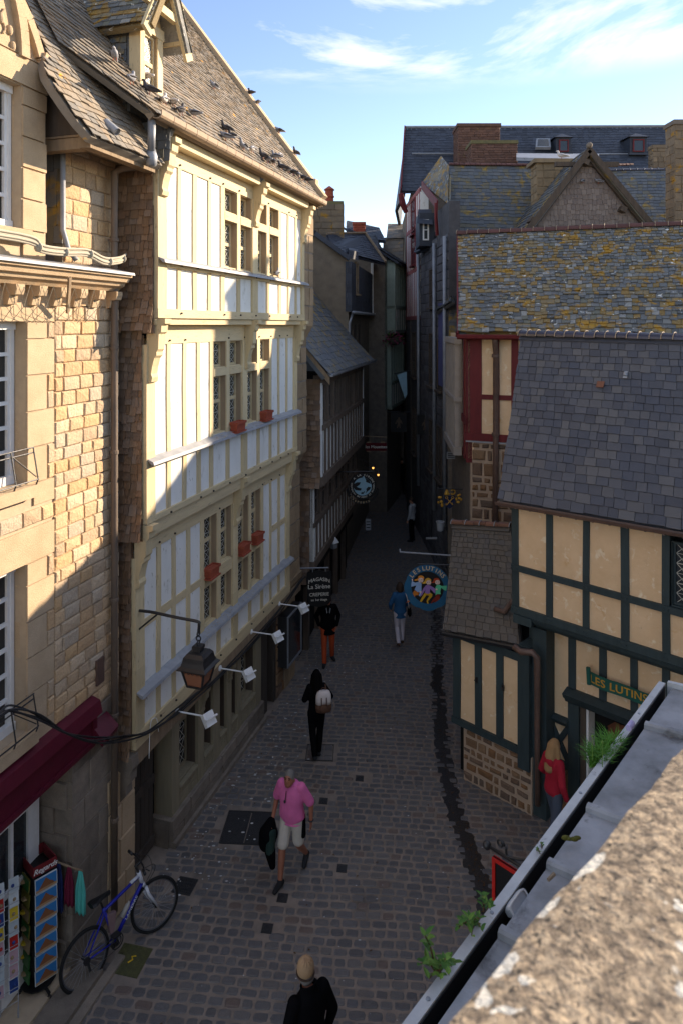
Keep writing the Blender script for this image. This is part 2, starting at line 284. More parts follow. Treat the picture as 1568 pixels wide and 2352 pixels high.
def slates_fn(mb, fn, nfn, rows, lens, w, lift=.02, th=.012, mi=0, keep=None, over=1.3, jw=.3, jv=.12, grow=1.0):
    """fn(u, v) -> point on the roof; rows courses, w mean slate width, lens = mean width of the roof"""
    vs = [0.0]
    for r in range(rows): vs.append(vs[-1] + 1.0 * (1 - (grow - 1) * (r / rows)))
    vs = [x / vs[-1] for x in vs]
    for r in range(rows):
        v0, v1 = vs[r], min(vs[r] + (vs[r + 1] - vs[r]) * over, 1.0); wr = w * (1 - (grow - 1) * r / rows) / lens
        u = -rnd.uniform(.1, .9) * wr
        while u < 1:
            u2 = u + wr * rnd.uniform(1 - jw, 1 + jw); a, b_ = max(u, 0), min(u2, 1); u = u2
            if b_ - a < wr * .12: continue
            if keep and not keep((a + b_) / 2, (v0 + v1) / 2): continue
            g = min(.004 / lens, wr * .08); dv = jit(jv) * (vs[r + 1] - vs[r]); n = nfn((a + b_) / 2, v0)
            slate(mb, fn(a + g, v0 + dv + jit(.03) / rows), fn(b_ - g, v0 + dv + jit(.03) / rows), fn(b_ - g, v1), fn(a + g, v1), n, lift, th, mi)
def slates4(mb, A, B, C, D, course, w, mi=0, sag=0.0, back=True, mb_back=None, **k):
    A, B, C, D = V(A), V(B), V(C), V(D); n0 = (B - A).cross(D - A).normalized(); n0 = n0 if n0.z > 0 else -n0
    def fn(u, v):
        p = (A * (1 - u) + B * u) * (1 - v) + (D * (1 - u) + C * u) * v
        return p - n0 * sag * 4 * v * (1 - v) + n0 * .018 * (noise.noise(V((p.x * .9, p.y * .9, p.z * .9))))
    lens = ((B - A).length + (C - D).length) / 2; h = ((D - A).length + (C - B).length) / 2
    slates_fn(mb, fn, lambda u, v: n0, max(2, round(h / course)), lens, w, mi=mi, **k)
    if back:
        q = [x - n0 * (.05 + sag) for x in (A, B, C, D)]; q2 = [x - n0 * (.14 + sag) for x in (A, B, C, D)]; mb.hexa(q2 + q, mi)
    return n0
def plane_slates(mb, pl, poly, course, w, mi=0, **k):
    us = [p[0] for p in poly]; vs = [p[1] for p in poly]; u0, u1, v0, v1 = min(us), max(us), min(vs), max(vs)
    fn = lambda u, v: pl.pt(u0 + (u1 - u0) * u, v0 + (v1 - v0) * v, .02 * noise.noise(V((u * 5, v * 5, 3.3))))
    slates_fn(mb, fn, lambda u, v: pl.n, max(2, round((v1 - v0) / course)), u1 - u0, w, mi=mi, keep=lambda u, v: inside((u0 + (u1 - u0) * u, v0 + (v1 - v0) * v), poly), **k)
    mb.prism([pl.pt(a, b_, -.035) for a, b_ in poly], -pl.n * .1, mi)
def bump_block(mb, fr, s0, s1, z0, z1, n0, n1, ch=.012, mi=0, j=.006, rough=0.0):
    """one stone: chamfered face standing n1 - n0 out of the wall"""
    b0 = [(s0, z0), (s1, z0), (s1, z1), (s0, z1)]; c = [(s0 + ch, z0 + ch), (s1 - ch, z0 + ch), (s1 - ch, z1 - ch), (s0 + ch, z1 - ch)]
    vs = [fr.pt(a, n0, z) for a, z in b0] + [fr.pt(a + jit(j), n0 + (n1 - n0) * .55, z + jit(j)) for a, z in b0] + [fr.pt(a + jit(j), n1 + jit(j), z + jit(j)) for a, z in c]
    fs = [(8, 9, 10, 11)] + [(i, (i + 1) % 4, (i + 1) % 4 + 4, i + 4) for i in range(4)] + [(i + 4, (i + 1) % 4 + 4, (i + 1) % 4 + 8, i + 8) for i in range(4)]
    if rough:
        m = fr.pt((s0 + s1) / 2 + jit((s1 - s0) * .2), n1 + rough * rnd.uniform(.2, 1), (z0 + z1) / 2 + jit((z1 - z0) * .2)); vs.append(m)
        fs = fs[1:] + [(8 + i, 8 + (i + 1) % 4, 12) for i in range(4)]
    mb.add(vs, fs, mi)
def ashlar(mb, fr, s0, s1, z0, z1, h, l, n0, n1, holes=(), mi=0, gap=.012, rough=0.0, hj=.1, lj=.3, ch=.012, j=.006):
    z = z0
    while z < z1 - h * .3:
        hh = min(h * rnd.uniform(1 - hj, 1 + hj), z1 - z)
        if z1 - z - hh < h * .4: hh = z1 - z
        segs = [(s0, s1)]
        for (a, b_, c, d) in holes:
            if d <= z + hh * .35 or c >= z + hh * .65: continue
            ns = []
            for (p, q) in segs:
                if b_ <= p or a >= q: ns.append((p, q)); continue
                if a > p: ns.append((p, a))
                if b_ < q: ns.append((b_, q))
            segs = ns
        for (p, q) in segs:
            s = p; first = True
            while s < q - .02:
                ll = l * rnd.uniform(1 - lj, 1 + lj) * (rnd.uniform(.4, 1) if first else 1); first = False
                if q - s - ll < l * .4: ll = q - s
                bump_block(mb, fr, s + gap / 2, s + ll - gap / 2, z + gap / 2, z + hh - gap / 2, n0, n1 + jit(.004), ch, mi, j, rough); s += ll
        z += hh
def wall_skin(mb, fr, s0, s1, z0, z1, n, depth, holes=(), mi=0):
    """front faces round the openings plus the reveals of the openings"""
    ss = sorted({s0, s1, *[min(max(x, s0), s1) for h in holes for x in h[:2]]}); zs = sorted({z0, z1, *[min(max(x, z0), z1) for h in holes for x in h[2:]]})
    for a, b_ in zip(ss, ss[1:]):
        for c, d in zip(zs, zs[1:]):
            if any(h[0] <= (a + b_) / 2 <= h[1] and h[2] <= (c + d) / 2 <= h[3] for h in holes): continue
            mb.quad(fr.pt(a, n, c), fr.pt(b_, n, c), fr.pt(b_, n, d), fr.pt(a, n, d), mi)
    for (a, b_, c, d) in holes:
        q = [(a, c), (b_, c), (b_, d), (a, d)]
        for i in range(4):
            (x, y), (x2, y2) = q[i], q[(i + 1) % 4]; mb.quad(fr.pt(x, n, y), fr.pt(x2, n, y2), fr.pt(x2, n - depth, y2), fr.pt(x, n - depth, y), mi)
    mb.fbox(fr, s0, s1, n - depth - 2.5, n - depth, z0, z1, mi)
def shingles(mb, fn, nrm, rows, lens, w, mi=0, lift=.022):
    slates_fn(mb, fn, lambda u, v: nrm, rows, lens, w, lift=lift, th=.014, mi=mi, over=1.35, jw=.35, jv=.2)

# ------------------------------------------------------------------ ground
LF = Fr(-6.13, 0, math.sin(math.atan(476 / 1568)), math.cos(math.atan(476 / 1568)))
mb = MB(); mb.quad((-900, -200, -.06), (900, -200, -.06), (900, 1500, -.06), (-900, 1500, -.06))
struct(mb.build('ground', M['joint']))
mb = MB(); nx, ny = 12, 60
for i in range(nx):
    for k in range(ny):
        x0, x1, y0, y1 = -8 + i * 1.5, -6.5 + i * 1.5, 3 + k, 4 + k; mb.quad((x0, y0, -.007), (x1, y0, -.007), (x1, y1, -.007), (x0, y1, -.007))
struct(mb.build('street', M['joint']))
CH = [G(1000, 1400), G(1004, 1480), G(1003, 1560), G(1010, 1650), G(1018, 1740), G(1040, 1850), G(1075, 1950), G(1100, 2010), G(1116, 2085), G(1150, 2200)]
def chdist(x, y):
    d = 9.0
    for a, b_ in zip(CH, CH[1:]):
        ab = (b_ - a).xy; t = max(0, min(1, (V((x, y)) - a.xy).dot(ab) / ab.length_squared)); d = min(d, (a.xy + ab * t - V((x, y))).length)
    return d
COV = []     # rectangles kept free of setts: (centre, half width, half depth, angle)
def cover_at(px, py, w, d, rz): c = G(px, py); COV.append((c, w / 2, d / 2, rz)); return c
BOXES = [(825, 1788), (743, 1840), (785, 1995), (649, 2063), (614, 2133), (655, 1570)]
for px, py in BOXES: cover_at(px, py, .15, .15, -.1)
HATCH = cover_at(570, 1901, .78, .72, -.06); GR1 = cover_at(425, 2035, .30, .30, -.22); GR2 = cover_at(300, 2206, .42, .42, -.22); PAV = cover_at(735, 1729, .52, .50, -.03)
def covered(x, y):
    for c, hw, hd, rz in COV:
        dx, dy = x - c.x, y - c.y; u = dx * math.cos(rz) + dy * math.sin(rz); v = -dx * math.sin(rz) + dy * math.cos(rz)
        if abs(u) < hw + .07 and abs(v) < hd + .07: return True
    return False
mb = MB(); y = 4.6; row = 0
while y < 46:
    d = .140 * rnd.uniform(.92, 1.08); x = -7.0 - rnd.uniform(0, .3); xr = 6.0 if y < 15 else 3.9
    while x < xr:
        w_ = rnd.uniform(.145, .245); xc = x + w_ / 2; x += w_
        yy = y - .085 * (xc) + .012 * xc * xc * (.5 if xc < 0 else -.4) + .05 * noise.noise(V((xc * .7, y * .5, 0)))
        if (V((xc, yy, 0)) - LF.o).dot(LF.n) < .1 and yy < 17: continue
        if chdist(xc, yy) < .10 + .06 * noise.noise(V((xc * 5, yy * 5, 1))) + (0 if yy < 17 else -9) or covered(xc, yy): continue
        g = .013; hw, hd = w_ / 2 - g, d / 2 - g; zt = .002 + jit(.003); vs = []; a = -.085 + jit(.05); ca, sa = math.cos(a), math.sin(a)
        tx, ty = jit(.012), jit(.012)
        for k, (f, z) in enumerate(((1.0, -.02), (.93, zt - .006), (.70, zt))):
            m = min(hw, hd) * (1 - f)
            for i, q in ((-1, -1), (0, -1.06), (1, -1), (1.05, 0), (1, 1), (0, 1.06), (-1, 1), (-1.05, 0)):
                px_, py_ = i * (hw - m) + jit(.006), q * (hd - m) + jit(.006)
                if abs(i) == 1 and abs(q) == 1: px_ *= .93; py_ *= .9
                vs.append((xc + px_ * ca - py_ * sa, yy + px_ * sa + py_ * ca, z + (px_ * tx + py_ * ty if k else 0)))
        fs = [tuple(range(16, 24))] + [(i + 8 * k, (i + 1) % 8 + 8 * k, (i + 1) % 8 + 8 * k + 8, i + 8 * k + 8) for k in (0, 1) for i in range(8)]
        mb.add(vs, fs)
    y += d; row += 1
struct(mb.build('street_paving', M['setts']))
mb = MB(); pts = []
for a, b_ in zip(CH, CH[1:]):
    k = max(2, int((b_ - a).length / .06)); pts += [a.lerp(b_, i / k) for i in range(k)]
L_ = []; 
for i, p in enumerate(pts):
    t = (pts[min(i + 1, len(pts) - 1)] - pts[max(i - 1, 0)]).normalized(); nn = V((t.y, -t.x, 0)); wl = .15 + .05 * noise.noise(p * 4) + jit(.02); wr = .15 + .05 * noise.noise(p * 4 + V((9, 0, 0))) + jit(.02)
    L_.append((p + nn * wl + V((0, 0, -.003)), p + nn * .05 + V((0, 0, -.001)), p - nn * .05 + V((0, 0, -.001)), p - nn * wr + V((0, 0, -.003))))
for a, b_ in zip(L_, L_[1:]):
    for k in range(3): mb.quad(a[k], a[k + 1], b_[k + 1], b_[k])
struct(mb.build('gutter_channel', M['channel']))
# iron covers in the paving
names = ['beside the drain grate on the pavement side, farthest of the line up the street', 'just beyond the shoulder of the man in pink', 'to the right of the legs of the man in pink', 'just in front of the shoes of the man in pink', 'nearest to the camera in the bare paving', 'far up the street, left of the walking people']
wh = ['small square iron cap in the paving, farther and right of the pink shirted man', 'small square iron cap beside the shoulder of the pink shirted man', 'small square iron cap right of the feet of the pink shirted man', 'small square iron cap just in front of the shoes of the pink shirted man', 'small square iron cap nearest the camera in the open paving', 'small square iron cap near the shoes of the man in orange trousers']
for (px, py), lb in zip(BOXES, wh):
    c = G(px, py); o = thing('iron_cap', lb, 'access cover', c, -.1, 'small square iron caps in the paving')
    m_ = MB(); m_.box((0, 0, -.03), .15, .15, .034); m_.build('frame', M['cast'], o, local=True)
    m_ = MB(); m_.lathe((0, 0, .004), [(.055, 0), (.055, .003), (.045, .005), (.02, .004), (.001, .004)], 14); m_.beam((-.035, -.01, .009), (.035, .01, .009), .008, .004); m_.build('lid', M['cast'], o, local=True)
o = thing('cellar_hatch', 'black double leaf cellar hatch set in the paving beside the man in pink', 'hatch', HATCH, -.06)
for sx in (-1, 1):
    m_ = MB(); m_.box((sx * .196, 0, -.03), .375, .70, .036); m_.build('leaf', M['cast'], o, local=True)
m_ = MB(); [m_.box((x, 0, -.03), .02, .74, .038) for x in (-.395, 0.395)]; [m_.box((0, y_, -.03), .77, .02, .037) for y_ in (-.365, .365)]; m_.build('frame', M['cast'], o, local=True)
o = thing('drain_grate', 'dark square drain grate with bars beside the front wheel of the bicycle', 'drain grate', GR1, -.22)
m_ = MB(); m_.box((0, 0, -.03), .30, .30, .032); m_.build('plate', M['cast'], o, local=True)
m_ = MB(); [m_.box((x * .033 - .115, y_ * .05 - .1, .002), .018, .03, .007) for x in range(8) for y_ in range(5)]; m_.build('tread', M['cast'], o, local=True)
o = thing('utility_cover', 'greenish square utility cover with a yellow mark behind the bicycle pedals', 'access cover', GR2, -.22)
m_ = MB(); m_.box((0, 0, -.03), .42, .42, .034); m_.build('plate', M['brass_cover'], o, local=True)
m_ = MB(); [m_.box((x * .042 - .189, y_ * .042 - .189, .004), .026, .008, .005, (.8 if (x + y_) % 2 else -.8)) for x in range(10) for y_ in range(10)]; m_.build('tread', M['brass_cover'], o, local=True)
m_ = MB(); m_.tube([(-.01, -.05, .011), (.03, .0, .011), (.0, .04, .011), (.05, .06, .011)], .012, 6, flat=.3); flat('yellow_paint', (.55, .36, .02)); m_.build('painted_mark', M['yellow_paint'], o, local=True)
o = thing('paved_cover', 'square inset cover filled with setts by the feet of the backpack woman', 'access cover', PAV, -.03)
m_ = MB(); [m_.box((x, 0, -.03), .014, .52, .036) for x in (-.26, .26)]; [m_.box((0, y_, -.03), .506, .014, .0365) for y_ in (-.25, .25)]; m_.build('frame', M['cast'], o, local=True)
m_ = MB(); [m_.box((-.163 + .163 * i, -.166 + .166 * k, -.03), .15, .15, .033) for i in range(3) for k in range(3)]; m_.build('sett_fill', M['setts'], o, local=True)
# ------------------------------------------------------------------ stone shop building, left
SB = thing('stone_house', 'golden granite house with white sash windows and burgundy shop fascia, beside the timber house', 'house', LF.pt(8, 0, 0))
sE = 10.18; s0 = 5.6
W1 = (7.1, 8.38, 3.62, 5.58); W2 = (7.1, 8.38, 6.53, 8.43); SH = (6.6, 9.17, .12, 2.80)
mb = MB(); wall_skin(mb, LF, s0, sE, 0, 9.05, -.012, .5, [W1, W2, SH]); mb.build('wall', M['mortar'], SB)
mb = MB(); holes = [(W1[0] - .5, W1[1] + .46, W1[2] - .3, W1[3] + .42), (W2[0] - .5, W2[1] + .46, W2[2] - .25, W2[3] + .36)]
ashlar(mb, LF, s0, sE - .02, 3.25, 8.83, .172, .29, -.012, .020, holes, rough=.012); mb.build('block_facing', M['ashlar'], SB)
mb = MB()
ashlar(mb, LF, 9.18, sE - .02, .1, 3.22, .42, .62, -.012, .012, [], rough=0, hj=.05, gap=.01)
mb.build('ashlar_base', M['granite_dark'], SB)
# dressed surrounds of the two windows
for wn, W_ in enumerate((W1, W2)):
    mb = MB(); z = W_[2] - .02; k = 0
    while z < W_[3]:
        h = .43; w_ = .46 if k % 2 else .33; bump_block(mb, LF, W_[1], W_[1] + w_, z + .003, min(z + h, W_[3]) - .003, -.25, .010, .005, j=.001)
        if not k % 2: ashlar(mb, LF, W_[1] + w_ + .006, W_[1] + .458, z + .003, min(z + h, W_[3]) - .003, .2, .3, -.012, .02, mi=1)
        z += h; k += 1
    bump_block(mb, LF, W_[0] - .4, W_[1] + .46, W_[3] + .002, W_[3] + (.41 if wn == 0 else .35), -.25, .011, .005, j=.001)
    bump_block(mb, LF, W_[0] - .4, W_[1] + .1, W_[2] - .17, W_[2] - .004, -.3, .10, .012, j=.001)
    bump_block(mb, LF, W_[1] + .105, W_[1] + .46, W_[2] - .29, W_[2] - .024, -.02, .010, .005, j=.001)
    mb.build('window_surround', [M['granite'], M['ashlar']], SB)
def sash(W_, n, parent, rows, name='sash_window'):
    m_ = MB(); s0_, s1_, z0, z1 = W_
    m_.fbox(LF, s1_ - .06, s1_ - .01, n - .05, n + .03, z0, z1); m_.fbox(LF, s1_ - .10, s1_ - .062, n - .03, n + .015, z0, z1); m_.fbox(LF, s0_, s1_ - .01, n - .05, n + .052, z1 - .09, z1 - .001); m_.fbox(LF, s0_, s1_ - .01, n - .05, n + .053, z0 + .001, z0 + .10)
    m_.fbox(LF, (s0_ + s1_) / 2 - .05, (s0_ + s1_) / 2 + .05, n - .04, n + .03, z0, z1)
    for r in range(1, rows):
        z = z0 + .09 + (z1 - z0 - .18) * r / rows; m_.fbox(LF, s0_, s1_ - .1, n - .02, n + .012, z - .022, z + .022)
    f = m_.build(name, M['white'], parent)
    m_ = MB(); m_.fbox(LF, s0_, s1_ - .09, n - .03, n - .022, z0 + .05, z1 - .05); m_.build('pane', M['glass_s'], f)
    return f
M['glass_s'] = pm('grey_window_glass', (.055, .052, .046), (.03, .028, .026), ns=1.6, rough=.5, bump=.04, bs=6, spec=.08, stretch=(3, 3, .3))
sash(W1, -.2, SB, 6); sash(W2, -.2, SB, 6)
# iron window guards
for W_ in (W1, W2):
    m_ = MB()
    for z, n in ((W_[2] + .42, .05), (W_[2] + .36, .05), (W_[2] + .05, .12)): m_.tube([LF.pt(W_[0], n, z), LF.pt(W_[1] + .06, n, z)], .009, 6)
    for s in (W_[1] + .05, W_[1] - .3, W_[1] - .75): m_.tube([LF.pt(s, .05, W_[2] + .42), LF.pt(s, .12, W_[2] + .05), LF.pt(s, .09, W_[2] - .02)], .009, 6)
    m_.tube([LF.pt(W_[1] - .3, .05, W_[2] + .38), LF.pt(W_[1] + .04, .10, W_[2] + .08)], .007, 6); m_.build('window_guard', M['iron'], SB)
# cornice with modillions
mb = MB(); prof = [(-.02, 8.86), (.10, 8.86), (.14, 8.90), (.20, 8.93), (.22, 8.97), (.27, 8.985), (.29, 9.04), (.33, 9.05), (.33, 9.09), (-.3, 9.10)]
mb.prism([LF.pt(s0, n, z) for n, z in prof], LF.s * (10.02 - s0)); mb.build('cornice', M['granite'], SB)
mb = MB(); s = 9.86
while s > s0:
    mb = MB()
    for pr in ([(-.01, 8.62), (.07, 8.63), (.09, 8.70), (.09, 8.73), (.17, 8.74), (.19, 8.80), (.19, 8.855), (-.01, 8.855)],): mb.prism([LF.pt(s, n, z) for n, z in pr], LF.s * .13)
    mb.build('modillion', M['granite'], SB); s -= .37
mb = MB(); mb.prism([LF.pt(s0, n, z) for n, z in [(-.3, 9.20), (.05, 9.18), (.36, 9.115), (.37, 9.08), (.355, 9.08), (.34, 9.098), (-.3, 9.105)]], LF.s * (10.03 - s0)); mb.build('lead_flashing', M['lead'], SB)
# upper storey behind the cornice: wall under the swept roof, recess, stone dormer
sA = LF.sx(146, -.06); n_a = -.06
mb = MB(); mb.fbox(LF, sA, sE, -1.6, n_a, 9.12, 10.86); mb.fbox(LF, s0, sE, -3.2, -.62, 9.12, 10.9); mb.build('upper_wall', M['mortar'], SB)
mb = MB(); ashlar(mb, LF, sA, sE - .02, 9.2, 10.84, .20, .27, n_a, n_a + .022, rough=.012); mb.build('block_facing', M['ashlar'], SB)
mb = MB(); q = lambda u, v: LF.pt(LF.sx(100, -.6) + u * 1.0, -.61, 9.15 + 1.75 * v)
shingles(mb, q, LF.n, 7, 1.0, .2); mb.build('slate_hanging', M['slate_far'], SB); mb = MB(); q2 = lambda u, v: LF.pt(sA - .01 - .005, -.60 + .55 * u, 9.15 + 1.72 * v)
shingles(mb, q2, -LF.s, 7, .55, .18); mb.build('slate_hanging', M['slate_far'], SB)
mb = MB(); mb.tube([LF.pt(sA - .05, -.03, 10.75), LF.pt(sA - .05, -.03, 9.6), LF.pt(sA - .02, .03, 9.35), LF.pt(sA + .05, .1, 9.22)], .035, 8); mb.build('lead_pipe', M['lead'], SB, smooth=True)
# eaves beam under the swept roof
nB = .58; zb = LF.zy(215, 340, nB); mb = MB(); sb0 = LF.sx(208, nB)
mb.fbox(LF, sb0, 10.2, nB - .16, nB, zb, zb + .17, j=.008); mb.fbox(LF, sb0 + .02, sb0 + .16, -1.2, nB - .162, zb, zb + .14); mb.fbox(LF, sb0, 10.2, -1.0, nB - .165, zb + .145, zb + .17); mb.build('eaves_beam', M['bare_wood'], SB)
mb = MB(); mb.prism([LF.pt(sb0, a, z) for a, z in ((nB - .02, zb + .175), (-1.3, zb + .175), (-1.3, zb + 2.0), (-.6, zb + 1.75), (0, zb + .85), (nB - .02, zb + .22))], LF.s * .03); mb.build('verge_board', M['brown_wood'], SB)
# swept slate roof
pitch = R(52); up = -LF.n * math.cos(pitch) + V((0, 0, math.sin(pitch)))
nL = .70; zEL = LF.zy(215, 309, nL); up = -LF.n * math.cos(R(59)) + V((0, 0, math.sin(R(59)))); RL = Pl(LF.pt(0, nL, zEL), LF.s, up)
lowpix = [(213, 306), (350, 346), (395, 360)]
poly = [RL.pix(*p) for p in [(213, 306), (372, 352)]]; e0 = min(p[1] for p in poly)
pl_ = [RL.pix(213, 306), (RL.pix(213, 306)[0] + 2.2, e0 - .02)]
pl_ = [(pl_[0][0], e0 - .02), (10.24, e0 - .02), (10.24, 6.6), (RL.pix(34, -60)[0] - 1.2, 6.6), RL.pix(34, -60), RL.pix(57, 0), RL.pix(80, 50), RL.pix(98, 110), RL.pix(112, 168), RL.pix(130, 198), RL.pix(157, 238), RL.pix(185, 276)]
mb = MB(); plane_slates(mb, RL, pl_, .105, .13, lift=.022, th=.014); mb.build('roof', M['slate_old'], SB)
mb = MB(); c = RL.pt(*RL.pix(252, 292), .02); a = (RL.v * -1 + RL.n * .35).normalized(); mb.tube([c - a * .10, c + a * .12], .055, 10, cap=False); mb.tube([c - a * .10, c + a * .10], .047, 10); mb.build('roof_vent', M['lead'], SB, smooth=True)
# stone dormer with curved pediment, far left
nd = .05; D1 = LF.sx(106, nd)
dz = lambda px, py: LF.zy(px, py, nd)
W3 = (6.9, LF.sx(50, nd), 9.50, 11.16)
mb = MB(); wall_skin(mb, LF, s0, D1, 9.12, dz(106, 150), nd - .01, .45, [W3]); mb.build('dormer_wall', M['mortar'], SB)
mb = MB(); z = 9.14; k = 0
while z < 11.1:
    h = .36; bump_block(mb, LF, W3[1], D1 + (.0 if k % 2 else -.04), z + .003, min(z + h, 11.16) - .003, nd - .3, nd + .015, .008, j=.002); z += h; k += 1
bump_block(mb, LF, s0, D1 + .02, 11.165, 11.50, nd - .3, nd + .018, .01, j=.002); bump_block(mb, LF, s0, D1 - .02, 11.505, dz(106, 152), nd - .3, nd + .012, .01, j=.002)
bump_block(mb, LF, s0, W3[1] + .08, 9.34, 9.50, nd - .3, nd + .09, .01, j=.002)
mb.build('dressed_stone', M['granite'], SB)
sash(W3, -.12, SB, 5)
zk = dz(106, 150); mb = MB(); px_ = [LF.pix(106, 152, nd), LF.pix(90, 130, nd), LF.pix(79, 92, nd), LF.pix(63, 45, nd), LF.pix(42, 0, nd)]
px_.append((px_[-1][0] - (px_[-2][0] - px_[-1][0]) * 2.2, px_[-1][1] + (px_[-1][1] - px_[-2][1]) * 2.2)); top = px_[-1]
gab = [(s0, zk - .01)] + [(D1 - .02, zk - .01)] + [(s - .05, z) for s, z in px_[1:]] + [(s0, top[1])]
mb.prism([LF.pt(s, nd - .02, z) for s, z in gab], -LF.n * .5); mb.build('gable', M['granite'], SB)
mb = MB()
for (a, b_) in zip(px_, px_[1:]):
    mb.beam(LF.pt(a[0], nd - .18, a[1]), LF.pt(b_[0], nd - .18, b_[1]), .46, .11, up=(-LF.s * .9 + V((0, 0, .3))))
mb.beam(LF.pt(D1 - .12, nd - .16, zk + .05), LF.pt(D1 + .10, nd - .16, zk - .02), .5, .14); mb.build('gable_coping', M['granite'], SB)
mb = MB(); cs, cz = LF.pix(-60, 110, nd)[0], LF.pix(50, 131, nd)[1]; arc = [(cs + .69 * math.cos(t), cz + 1.15 * math.sin(t)) for t in [i * math.pi / 24 for i in range(13)]]
for a, b_ in zip(arc, arc[1:]): mb.beam(LF.pt(a[0], nd + .01, a[1]), LF.pt(b_[0], nd + .01, b_[1]), .10, .13, up=(a[0] * 0 + 1) * (LF.s * (a[0] - cs) + V((0, 0, a[1] - cz))).normalized())
for (q1, q2) in ((24, 68), (31, 105), (4, 40)): sq_, zq_ = LF.pix(q1, q2, nd); mb.ball(LF.pt(sq_, nd - .01, zq_), .035, .035, .06)
sq_, zq_ = LF.pix(8, 75, nd); mb.tube([LF.pt(sq_ + .03 * math.sin(i * .9), nd - .005, zq_ + .035 * i) for i in range(9)], .012, 6); mb.build('carved_tympanum', M['granite'], SB)
# shop front
mb = MB(); sF = LF.sx(226, .1)
mb.hexa([LF.pt(s0, .0, 3.24), LF.pt(s0, .17, 3.22), LF.pt(sF, .17, 3.22), LF.pt(sF, .0, 3.24), LF.pt(s0, .0, 3.42), LF.pt(s0, .13, 3.38), LF.pt(sF, .13, 3.38), LF.pt(sF, .0, 3.42)])
mb.fbox(LF, s0, sF - .1, .0, .07, 2.86, 3.218); mb.fbox(LF, s0, sF - .06, .0, .10, 2.80, 2.858); mb.fbox(LF, sF - .098, sF - .02, .0, .10, 2.861, 3.218)
mb.build('shop_fascia', M['burgundy'], SB)
mb = MB(); mb.hexa([LF.pt(9.5, .03, 2.98), LF.pt(9.5, .22, 2.80), LF.pt(9.86, .20, 2.82), LF.pt(9.86, .03, 2.97), LF.pt(9.5, .03, 3.08), LF.pt(9.5, .25, 2.88), LF.pt(9.86, .22, 2.90), LF.pt(9.86, .03, 3.06)]); mb.build('canopy_end_board', M['burgundy'], SB)
mb = MB(); z = .12; k = 0
while z < 2.78:
    h = .34; mb.fbox(LF, 9.17 - .005, 9.19, -.5, .015, z + .004, min(z + h - .004, 2.795)); mb.fbox(LF, 9.12, 9.166, -.48, -.25 if k % 2 else -.05, z + .004, min(z + h - .004, 2.795)); z += h; k += 1
mb.build('jamb_stones', M['granite_dark'], SB)
dr = MB()
for a, b_, c, d in ((6.6, 9.05, 2.3, 2.75), (8.86, 9.05, .15, 2.3), (8.18, 8.30, .15, 2.3), (7.5, 7.6, .15, 2.3), (8.3, 8.86, .15, .75), (8.30, 8.86, 1.45, 1.52), (8.56, 8.61, .75, 2.3)): dr.fbox(LF, a, b_, -.46, -.40 + (.004 if c > 1 else 0), c, d)
dd = dr.build('shop_door', M['white'], SB); mb = MB(); mb.fbox(LF, 6.7, 8.9, -.45, -.435, .2, 2.35); mb.build('pane', M['glass'], dd)
mb = MB(); mb.fbox(LF, s0, 9.3, .0, .38, -.03, .10); mb.fbox(LF, s0, 9.6, .38, .50, -.03, .035); mb.build('door_step', M['granite_dark'], SB)
mb = MB(); mb.fbox(LF, 9.62, 9.78, .02, .05, 3.52, 3.86); mb.build('metal_wall_plate', M['copper'], SB)
# lead downpipe between the houses
dp = MB(); sp = LF.sx(263, .10); pz = LF.zy(350, 330, .55)
path = [LF.pt(LF.sx(350, .62), .62, LF.zy(350, 352, .62)), LF.pt(LF.sx(346, .6), .6, LF.zy(346, 366, .6)), LF.pt(LF.sx(330, .5), .5, LF.zy(330, 378, .5)), LF.pt(LF.sx(285, .2), .2, LF.zy(285, 384, .2)), LF.pt(sp, .10, LF.zy(264, 396, .1)), LF.pt(sp, .10, 9.9), LF.pt(sp, .1, 6.0), LF.pt(sp, .1, .25)]
DP = thing('downpipe', 'long brown downpipe running down the seam between stone house and timber house', 'downpipe', LF.pt(sp, .1, 0))
dp.tube(path, [.07, .07, .065, .06, .055, .046, .046, .046], 12); dp.build('pipe', M['pipe_cream'], DP, smooth=True)
m_ = MB(); m_.tube([LF.pt(LF.sx(349, .75), .75, 11.16), LF.pt(LF.sx(348, .7), .7, 10.75)], [.055, .05], 10); m_.lathe(LF.pt(LF.sx(348, .69), .69, 10.55), [(.04, 0), (.075, .03), (.085, .14), (.055, .24)], 12); m_.build('swan_neck', M['zinc'], DP, smooth=True)
for z in (9.55, 8.05, 6.6, 4.55, 2.95, 1.5):
    m_ = MB(); m_.lathe(LF.pt(sp, .1, z), [(.047, 0), (.058, .005), (.058, .05), (.047, .055)], 12); m_.fbox(LF, sp - .012, sp + .012, .0, .06, z + .01, z + .045); m_.build('pipe_collar', M['pipe_cream'], DP)
# wire netting and cable bundle along the cornice
mb = MB(); pts = [LF.pt(s0, .2, 9.30), LF.pt(7.95, .25, 9.33), LF.pt(8.3, .27, 9.24), LF.pt(8.7, .28, 9.24), LF.pt(9.1, .28, 9.27), LF.pt(9.45, .28, 9.20), LF.pt(9.8, .26, 9.24), LF.pt(10.0, .22, 9.30)]
def spline(pts, k=6):
    out = []; n = len(pts)
    for i in range(n - 1):
        a, b_, c, d = pts[max(i - 1, 0)], pts[i], pts[i + 1], pts[min(i + 2, n - 1)]
        for q in range(k): t = q / k; out.append(.5 * ((2 * b_) + (c - a) * t + (2 * a - 5 * b_ + 4 * c - d) * t * t + (3 * b_ - a - 3 * c + d) * t ** 3))
    return out + [pts[-1]]
pts = spline(pts)
for i in range(4): mb.tube([p + V((0, 0, .025 * i)) + LF.n * (.015 * (i % 2)) for p in pts], .017, 6)
